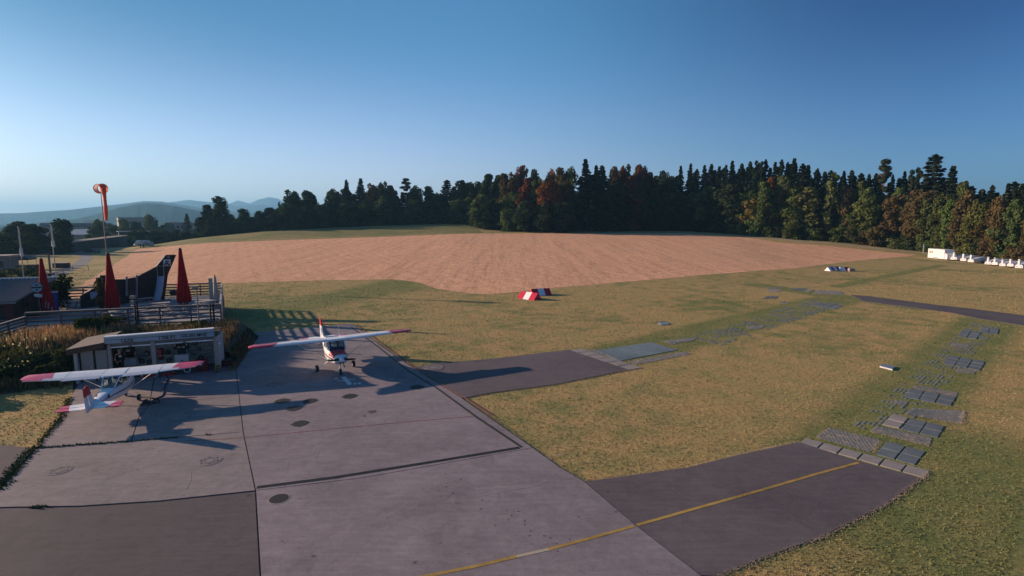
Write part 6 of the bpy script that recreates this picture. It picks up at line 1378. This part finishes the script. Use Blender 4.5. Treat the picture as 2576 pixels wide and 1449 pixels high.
        for nm, y0, y1, ch_, m_ in (('flap', .62, 2.62, .40, W), ('aileron', 2.66, 4.75, .27, W)):
            def te(y): ay = abs(y); ch = 1.12 if ay < 2.6 else 1.12 - (ay - 2.6) * .115; return .2 + (.78 - (0 if ay < 2.6 else (ay - 2.6) * .03) - .2) * ck - ch * ck + .01
            z0, z1 = ZW + y0 * di, ZW + y1 * di; b = MB()
            a0, a1 = Vector((te(y0), s_ * y0, z0 + .02)), Vector((te(y1), s_ * y1, z1 + .02)); dn = Vector((-ch_ * ck, 0, -.055 if nm == 'aileron' else -.075)); dn1 = dn * (1 if nm == 'flap' else .8)
            b.add([a0, a1, a1 + dn1, a0 + dn, a0 - Vector((0, 0, .07)), a1 - Vector((0, 0, .06)), a1 + dn1 - Vector((0, 0, .012)), a0 + dn - Vector((0, 0, .012))], [(0, 1, 2, 3), (7, 6, 5, 4), (0, 3, 7, 4), (1, 5, 6, 2), (3, 2, 6, 7), (0, 4, 5, 1)])
            fo_ = OB(nm, b, W if nm == 'flap' else W, wg)
            b = MB(); nr = 22 if nm == 'flap' else 16
            for k in range(nr):
                f = (k + .5) / nr; p = a0.lerp(a1, f); b.bar(p + Vector((-.02, 0, .008)), p + dn.lerp(dn1, f) * .96 + Vector((0, 0, .008)), (y1 - y0) / nr * .5, .022)
            OB('corrugation', b, W if nm == 'flap' or True else pink, fo_)
            if nm == 'aileron':
                b = MB(); m0 = a0.lerp(a1, .52); md = dn.lerp(dn1, .52); b.add([m0 + Vector((0, 0, .024)), a1 + Vector((0, 0, .024)), a1 + dn1 + Vector((0, 0, .024)), m0 + md + Vector((0, 0, .024))], [(0, 1, 2, 3)]); OB('red_panel', b, pink, fo_)
        b = MB(); b.loft([[Vector((.32 + dx, s_ * .54, .78 + dz)) for dx, dz in ((.06, 0), (0, .02), (-.06, 0), (0, -.02))], [Vector((.30 + dx, s_ * 2.5, ZW + 2.5 * di + .02 + dz)) for dx, dz in ((.06, 0), (0, .02), (-.06, 0), (0, -.02))]]); OB('wing_strut', b, W, t_)
        b = MB(); b.loft([[Vector((.05 + dx, s_ * .42, .66 + dz)) for dx, dz in ((.07, 0), (0, .03), (-.07, 0), (0, -.03))], [Vector((0 + dx, s_ * 1.12, .20 + dz)) for dx, dz in ((.04, 0), (0, .02), (-.04, 0), (0, -.02))]]); OB('gear_leg', b, W, t_)
        b = MB(); b.lathe([(.10, -.075), (.19, -.085), (.215, -.05), (.22, 0), (.215, .05), (.19, .085), (.10, .075)], 20); b.v = [(x, z + s_ * 1.16, y + .22) for x, y, z in b.v]; wl = OB('wheel', b, M['rubber'], t_, sm=40)
        b = MB(); b.tube((0, s_ * 1.16 - .08, .22), (0, s_ * 1.16 + .08, .22), .10, .10, 12); OB('rim', b, M['white_plastic'], wl)
    b = MB(); b.loft([[Vector((.2 + (x - .2) * ck, y, z)) for x, z in ((.78, ZW), (.70, ZW + .10), (.3, ZW + .13), (-.35, ZW + .04), (-.62, ZW - .02), (-.2, ZW - .05), (.5, ZW - .06))] for y in (-.6, .6)]); OB('cabin_roof', b, W, t_, sm=30)
    # nose gear
    b = MB(); b.tube((1.42, 0, .74), (1.46, 0, .42), .04, .04); b.bar((1.46, -.10, .42), (1.46, .10, .42), .05, .05); b.bar((1.46, .10, .42), (1.46, .10, .18), .03, .05); b.bar((1.46, -.10, .42), (1.46, -.10, .18), .03, .05); OB('nose_leg', b, W, t_)
    b = MB(); b.lathe([(.09, -.06), (.17, -.065), (.195, 0), (.17, .065), (.09, .06)], 20); b.v = [(x + 1.46, z, y + .195) for x, y, z in b.v]; wl = OB('wheel', b, M['rubber'], t_, sm=40); b = MB(); b.tube((1.46, -.07, .195), (1.46, .07, .195), .09, .09, 12); OB('rim', b, M['white_plastic'], wl)
    # propeller
    b = MB(); b.loft([[Vector((x, math.cos(a) * r_, 1.12 + math.sin(a) * r_)) for a in [2 * math.pi * i / 16 for i in range(16)]] for x, r_ in ((1.95, .17), (2.05, .17), (2.15, .13), (2.23, .07), (2.27, .01))]); OB('spinner', b, W, t_, sm=50)
    pr = T('propeller', None, None); pr.parent = t_
    for s_ in (-1, 1):
        b = MB(); ang = R(4)
        rg = [[Vector((2.04 + dx, s_ * y * math.cos(ang), 1.12 + s_ * y * math.sin(ang) * -1 + dz)) for dx, dz in ((.02, .0), (.0, w__), (-.02, 0), (0, -w__))] for y, w__ in ((.12, .035), (.3, .07), (.6, .07), (.85, .035))]
        b.loft(rg); OB('blade', b, M['black'], pr)
        b = MB(); b.box((2.04, s_ * .865, 1.12 - s_ * .865 * math.sin(ang)), (.035, .05, .06)); OB('blade_tip', b, M['whiteline'], pr)
    # tail
    fin = [(-3.55, 1.40), (-4.15, 1.62), (-4.62, 2.55), (-4.70, 2.60), (-4.98, 2.60), (-4.62, 1.22)]
    def flat(pl, th, yy=0): 
        b_ = MB(); n_ = len(pl); b_.add([Vector((x, yy - th, z)) for x, z in pl] + [Vector((x, yy + th, z)) for x, z in pl], [tuple(range(n_ - 1, -1, -1)), tuple(range(n_, 2 * n_))] + [(i, (i + 1) % n_, n_ + (i + 1) % n_, n_ + i) for i in range(n_)]); return b_
    zr = 2.02 if var == 1 else 2.12
    OB('fin', flat(clip(fin, zr, False), .035), W, t_); OB('fin_top', flat(clip(fin, zr, True), .037), red, t_)
    rud = [(-4.64, 1.15), (-5.0, 2.58), (-5.30, 2.58), (-5.18, 1.10), (-4.95, 1.0)]
    OB('rudder', flat(clip(rud, zr, False), .025), W, t_); OB('rudder_top', flat(clip(rud, zr, True), .027), red, t_)
    b = MB(); b.lathe([(.03, 2.60), (.04, 2.64), (.02, 2.70), (.005, 2.71)], 8, (-4.85, 0, 0)); OB('beacon', b, red, t_)
    for s_ in (-1, 1):
        def hq(pl, th, z=1.27): 
            b_ = MB(); n_ = len(pl); b_.add([Vector((-4.45 + (x + 4.45) * ck, s_ * y, z - th)) for x, y in pl] + [Vector((-4.45 + (x + 4.45) * ck, s_ * y, z + th)) for x, y in pl], [tuple(range(n_ - 1, -1, -1)), tuple(range(n_, 2 * n_))] + [(i, (i + 1) % n_, n_ + (i + 1) % n_, n_ + i) for i in range(n_)]); return b_
        OB('tailplane', hq([(-3.98, .06), (-4.10, 1.18), (-4.50, 1.02), (-4.46, .06)], .032), W, t_); OB('tailplane_tip', hq([(-4.10, 1.183), (-4.15, 1.50), (-4.50, 1.52), (-4.50, 1.023)], .034), pink, t_)
        OB('elevator', hq([(-4.48, .16), (-4.515, 1.02), (-4.90, .86), (-4.90, .34), (-4.74, .14)], .018), W, t_); OB('elevator_tip', hq([(-4.515, 1.023), (-4.515, 1.55), (-4.86, 1.55), (-4.90, .863)], .020), pink, t_)
    if var == 2: b = MB(); b.tube((.0, .3, ZW + .1), (-.12, .32, ZW + .75), .016, .01, 6); OB('aerial', b, W, t_)
    if var == 1:
        for s_ in (-1, 1):
            y = s_ * .315; m_ = Matrix.Translation((-2.45, s_ * .335, 1.30)) @ Matrix.Rotation(R(180) if s_ > 0 else 0, 4, 'Z') @ Matrix.Rotation(R(8.5), 4, 'Z') @ Matrix.Rotation(R(90 - 14), 4, 'X')
            ttext('HB-CFF', t_, m_, .36, M['paint_blue'], 'registration', .006, bold=.008)
    return t_
gm = (G(796, 936.5) + G(892, 925)) / 2
aero('white high-wing aeroplane with red cowling, facing the camera', .98, (gm.x, gm.y, .05), R(-60), 2)
wl_ = G(333, 1009); aero('white high-wing aeroplane with pink wing tips, seen from behind by the shed', .78, (wl_.x - .45, wl_.y - .35, .05), R(111), 1)
# fuel hose on the apron
C9 = lambda x, y: (147.6 + .1771 * x, 805 + .1771 * y)
hp = [C9(850, 960), C9(930, 962), C9(1010, 985), C9(1120, 1035), C9(1250, 1085), C9(1350, 1110), C9(1430, 1140), C9(1420, 1165), C9(1350, 1170), C9(1330, 1150), C9(1380, 1115), C9(1470, 1070), C9(1500, 980), C9(1540, 850), C9(1540, 770)]
hpts = [G(u, v, .075) for u, v in hp]; hpts[0].z = .9; hpts[1].z = .35
sm_ = []
for i in range(len(hpts) - 1):
    p0, p1, p2, p3 = hpts[max(0, i - 1)], hpts[i], hpts[i + 1], hpts[min(len(hpts) - 1, i + 2)]
    for k in range(6):
        t = k / 6; sm_.append(.5 * ((2 * p1) + (-p0 + p2) * t + (2 * p0 - 5 * p1 + 4 * p2 - p3) * t * t + (-p0 + 3 * p1 - 3 * p2 + p3) * t ** 3))
b = MB(); b.path(sm_ + [hpts[-1]], .028, 6); tag(OB('fuel_hose', b, M['rubber'], sm=60), 'black fuel hose looping from the shed to the left aeroplane', 'hose')
c = G(*C9(1240, 1195)); t_ = T('wheel_chock', 'dark chock with a cord on the apron behind the left aeroplane', 'chock', (c.x, c.y, .05), .4); b = MB(); b.prism([(-.2, -.1, 0), (.2, -.1, 0), (.05, -.1, .2), (-.05, -.1, .2)], (0, .2, 0)); OB('block', b, M['black'], t_); b = MB(); b.path([Vector((.1 + math.cos(a) * .35, -.2 + math.sin(a) * .2, .02)) for a in [2 * math.pi * i / 12 for i in range(13)]], .018, 5); OB('cord', b, M['rubber'], t_)

# ------------------------------------------------------------------ person in the shed
def person(label, loc, rz):
    t_ = T('person', label, 'person', loc, rz)
    J = {'pel': (0, 0, .95, .15), 'bel': (0, 0, 1.10, .14), 'chest': (0, .01, 1.32, .165), 'neck': (0, .0, 1.48, .062), 'head0': (0, -.01, 1.56, .075), 'head1': (0, -.015, 1.66, .105), 'head2': (0, -.01, 1.745, .08)}
    E = [('pel', 'bel'), ('bel', 'chest'), ('chest', 'neck'), ('neck', 'head0'), ('head0', 'head1'), ('head1', 'head2')]
    for s_, n_ in ((-1, 'l'), (1, 'r')):
        J.update({'hip' + n_: (s_ * .10, 0, .88, .10), 'knee' + n_: (s_ * .11, -.03, .50, .065), 'ank' + n_: (s_ * .12, .02, .10, .045), 'toe' + n_: (s_ * .14, -.17, .05, .04),
                  'sh' + n_: (s_ * .19, 0, 1.40, .075), 'elb' + n_: (s_ * .25, .0, 1.12, .05), 'wr' + n_: (s_ * .13, -.24, 1.06, .034), 'palm' + n_: (s_ * .08, -.31, 1.07, .030)})
        E += [('pel', 'hip' + n_), ('hip' + n_, 'knee' + n_), ('knee' + n_, 'ank' + n_), ('ank' + n_, 'toe' + n_), ('chest', 'sh' + n_), ('sh' + n_, 'elb' + n_), ('elb' + n_, 'wr' + n_), ('wr' + n_, 'palm' + n_)]
        for f in range(4):
            J[f'f{f}{n_}'] = (s_ * (.055 - .02 * 0) + (f - 1.5) * .018 - s_ * .0, -.355, 1.075 - abs(f - 1) * .004, .009); J[f'g{f}{n_}'] = (s_ * .045 + (f - 1.5) * .016, -.375 + .004 * f, 1.05, .008); E += [('palm' + n_, f'f{f}{n_}'), (f'f{f}{n_}', f'g{f}{n_}')]
        J['th' + n_] = (s_ * .045, -.30, 1.10, .011); E.append(('palm' + n_, 'th' + n_))
    ks = list(J); me = bpy.data.meshes.new('body'); me.from_pydata([J[k][:3] for k in ks], [(ks.index(a), ks.index(c_)) for a, c_ in E], [])
    o = OB('body', me, None, t_); bpy.context.view_layer.update()
    sk = o.modifiers.new('skin', 'SKIN'); layer = me.skin_vertices[0] if me.skin_vertices else None
    if layer is None:
        bm = bmesh.new(); bm.from_mesh(me); bm.verts.layers.skin.verify(); bm.to_mesh(me); bm.free(); layer = me.skin_vertices[0]
    for k, sv in zip(ks, layer.data): sv.radius = (J[k][3], J[k][3]); sv.use_root = (k == 'pel')
    o.modifiers.new('sub', 'SUBSURF').levels = 2; o.modifiers['sub'].render_levels = 2
    m, t, p = nodes('person_clothes'); sep = t.nodes.new('ShaderNodeSeparateXYZ'); t.links.new(t.nodes.new('ShaderNodeTexCoord').outputs['Object'], sep.inputs[0])
    isk = mth(t, 'MAXIMUM', mth(t, 'GREATER_THAN', sep.outputs[2], 1.475), mth(t, 'LESS_THAN', sep.outputs[1], -.225)); isk = mth(t, 'MULTIPLY', isk, mth(t, 'GREATER_THAN', sep.outputs[2], .6))
    t.links.new(mixc(t, isk, (.010, .012, .020), (.42, .24, .17)), p.inputs['Base Color']); p.inputs['Roughness'].default_value = .85; me.materials.append(m)
    b = MB(); b.lathe([(.115, 1.68), (.118, 1.73), (.10, 1.78), (.05, 1.80), (.005, 1.805)], 14, (0, -.012, 0)); OB('hair', b, M['wood_pale'], t_, sm=50)
    for s_ in (-1, 1):
        b = MB(); b.lathe([(.001, -.008), (.011, 0), (.001, .008)], 8, (s_ * .034, -.113, 1.665)); OB('eye', b, M['black'], t_); b = MB(); b.lathe([(.001, -.03), (.02, 0), (.001, .03)], 8, (s_ * .105, -.01, 1.655)); OB('ear', b, M['skin'], t_)
    b = MB(); b.add([(-.012, -.112, 1.655), (.012, -.112, 1.655), (0, -.138, 1.632), (0, -.108, 1.68)], [(0, 1, 2), (0, 2, 3), (1, 3, 2)]); OB('nose', b, M['skin'], t_)
    b = MB(); b.box((0, -.110, 1.60), (.045, .01, .008)); OB('mouth', b, M['red_wall'], t_)
    return t_
p = shp(*CS(375, 700), .45); person('person in black clothes standing in the left bay of the shed', (p.x, p.y, .05), R(10))
c_ = shp(*CS(365, 548), .2); t_ = T('cap', 'small white cap held in front of the person in black', 'cap', (c_.x, c_.y, c_.z), 0); b = MB(); b.lathe([(.10, -.02), (.105, .02), (.07, .07), (.005, .085)], 12); OB('crown', b, M['cap_white'], t_, sm=50)

# ------------------------------------------------------------------ runway marker boards
def marker(pts_px, cols, label, hgt, wd, shade=False):
    a, c = (on_land(*p) for p in pts_px); L = (c - a).length; mid = (a + c) / 2; t_ = T('runway_marker', label, 'marker', (mid.x, mid.y, mid.z), math.atan2((c - a).y, (c - a).x), group='red and white roof-shaped markers on the grass')
    n = len(cols)
    for k, co in enumerate(cols):
        x0, x1 = -L / 2 + L * k / n, -L / 2 + L * (k + 1) / n; b = MB()
        b.prism([(x0, -wd / 2, 0), (x0, wd / 2, 0), (x0, 0, hgt)], (x1 - x0, 0, 0)); OB('panel', b, M['paint_red'] if co == 'r' else M['paint_white'], t_)
marker(((1311, 750), (1353, 757)), 'rwr', 'front red and white marker of the near pair at the stubble edge', .85, 1.5)
marker(((1336, 744), (1382, 741)), 'rwr', 'rear shaded marker of the near pair at the stubble edge', .85, 1.5)
marker(((2081, 682), (2106, 680)), 'wrwr', 'left striped marker of the far pair', .75, 1.2)
marker(((2112, 681), (2134, 682)), 'wr', 'right red and white marker of the far pair', .75, 1.2)
c = on_land(2141, 683); t_ = T('marker_block', 'small pale block right of the far marker pair', 'block', c); b = MB(); b.box((0, 0, .3), (1.0, .6, .6)); OB('block', b, M['wood_grey'], t_)

# ------------------------------------------------------------------ trailers
def trailer(u0, u1, v, label, first=[None], scale=1.0, twist=0):
    c = G((u0 + u1) / 2, v); L = 8.2
    if first[0] is None:
        t_ = T('glider_trailer', label, 'trailer', c, 0, 'white glider trailers parked in a row'); b = MB()
        # local: x across, y backwards (+), z up ; front face at y=0
        rg = [[Vector((x, y, z)) for x, z in ((-w_, .35), (w_, .35), (w_, h_ * .72), (w_ * .72, h_), (-w_ * .72, h_), (-w_, h_ * .72))] for y, w_, h_ in ((0, .62, 1.02), (.3, .64, 1.05), (2.2, .66, 1.25), (4.0, .66, 1.45), (6.5, .62, 1.5), (L, .5, 1.35))]
        b.loft(rg); OB('body', b, M['white_plastic'], t_)
        b = MB(); b.box((-.1, .24, 1.45), (.34, .5, 1.1)); b.tube((-.1, -.01, 1.98), (-.1, .49, 1.98), .18, .18, 10); OB('fin_cover', b, M['white_plastic'], t_)
        for s_ in (-1, 1):
            b = MB(); b.tube((s_ * .62, 4.2, .3), (s_ * .78, 4.2, .3), .3, .3, 14); OB('wheel', b, M['rubber'], t_); b = MB(); b.box((s_ * .32, -.03, .62), (.16, .03, .12)); OB('lamp', b, M['paver'], t_)
            b = MB(); b.box((s_ * .7, 4.2, .62), (.2, .9, .06)); OB('mudguard', b, M['steel'], t_)
        b = MB(); b.bar((0, L, .5), (0, L + 1.2, .4), .1, .1); OB('drawbar', b, M['steel'], t_); b = MB(); b.box((0, -.02, .40), (1.0, .04, .1)); OB('bumper', b, M['white_plastic'], t_)
        first[0] = t_
    else: t_ = copy_tree(first[0])
    t_['label'] = label; t_.location = c; t_.rotation_euler[2] = R(-64 + twist); s_ = (u1 - u0) / F * c.y / 1.25; t_.scale = (s_, s_ * .95, s_); return t_
for k, (u0, u1, v, lb) in enumerate(((2392, 2405, 657, 'white glider trailer closest to the enclosed trailer'), (2416, 2428.5, 659.8, 'white glider trailer in the middle of the group of three'), (2435, 2447.5, 662.7, 'white glider trailer at the right of the group of three'),
     (2478, 2491, 668.5, 'white glider trailer first in the group of five'), (2495, 2507.5, 669.5, 'white glider trailer second in the group of five'), (2514.5, 2527, 672.7, 'white glider trailer third in the group of five'), (2534, 2547, 673.8, 'white glider trailer fourth in the group of five'), (2554.5, 2570, 678.5, 'white glider trailer at the right edge of the picture'))):
    t_ = trailer(u0, u1, v, lb, twist=[0, 2, -1, 3, -2, 1, 0, 2][k])
A, B = G(2333, 651), G(2374, 655.5); t_ = T('box_trailer', 'big white enclosed trailer standing beside the path', 'trailer', A, math.atan2((B - A).y, (B - A).x)); L = (B - A).length; h = VPL(2333, 625.5, A, B).z
b = MB(); b.box((L / 2, 1.1, .35 + (h - .35) / 2), (L, 2.2, h - .35)); OB('body', b, M['white_plastic'], t_); b = MB(); b.box((L / 2, 1.1, h + .03), (L + .1, 2.3, .06)); OB('roof', b, M['edge_white'], t_)
for x in (L * .13, L * .26): b = MB(); b.box((x, -.02, h * .72), (L * .09, .04, h * .2)); OB('window', b, M['sand'], t_)
for x in (L * .42, L * .56): b = MB(); b.tube((x, -.02, .32), (x, .2, .32), .32, .32, 14); OB('wheel', b, M['rubber'], t_); b = MB(); b.tube((x, -.04, .32), (x, .05, .32), .16, .16, 10); OB('hub', b, M['white_plastic'], t_)
b = MB(); b.prism([(L, .1, .35), (L + 1.0, .1, .35), (L + 1.0, .1, 1.5), (L, .1, 1.9)], (0, 2, 0)); OB('front_box', b, M['white_plastic'], t_); b = MB(); b.bar((L + 1, 1.1, .4), (L + 2.4, 1.1, .4), .12, .12); OB('drawbar', b, M['steel'], t_)
c = G(2322, 641); hh = VPL(2322, 614.6, c, c + Vector((1, 0, 0))).z; t_ = T('sign_post', 'white notice on a post left of the enclosed trailer', 'sign', c); b = MB(); b.tube((0, 0, 0), (0, 0, hh - .2), .1, .1, 8); OB('post', b, M['wood_pale'], t_); b = MB(); b.box((0, -.1, hh - .6), (.5, .06, 1.2)); OB('board', b, M['white_plastic'], t_)

# ------------------------------------------------------------------ haze
b = MB(); b.box((0, 2500, 195), (23000, 21000, 470)); hz = OB('haze', b, None, kind='stuff')
m = bpy.data.materials.new('air'); m.use_nodes = True; t = m.node_tree; t.nodes.clear(); o = t.nodes.new('ShaderNodeOutputMaterial'); pv_ = N(t, 'ShaderNodeVolumePrincipled'); pv_.inputs['Color'].default_value = (.27, .62, 1.0, 1); pv_.inputs['Density'].default_value = 1.6e-4; pv_.inputs['Anisotropy'].default_value = .2
t.links.new(pv_.outputs[0], o.inputs['Volume']); hz.data.materials.append(m); hz.display_type = 'WIRE'
tag(hz, 'thin morning haze over the valley', None)

# ------------------------------------------------------------------ labels: small groups of look-alikes told apart by their order
from collections import defaultdict
dd_ = defaultdict(list)
for o in SC.objects:
    if o.parent is None and o.get('group') and o.get('label'): dd_[o['label']].append(o)
ORD = ['leftmost', 'second from left', 'third from left', 'fourth from left', 'fifth from left', 'sixth from left', 'seventh from left', 'eighth from left']
for lb, os_ in dd_.items():
    if 2 <= len(os_) <= 8:
        for k, o in enumerate(sorted(os_, key=lambda q: q.location.x / max(1, q.location.y))):
            o['label'] = ORD[k] + ' ' + lb
            if len(o['label'].split()) > 16: o['label'] = o['label'].replace('broadleaf tree', 'broadleaf').replace(' from left', ' left')
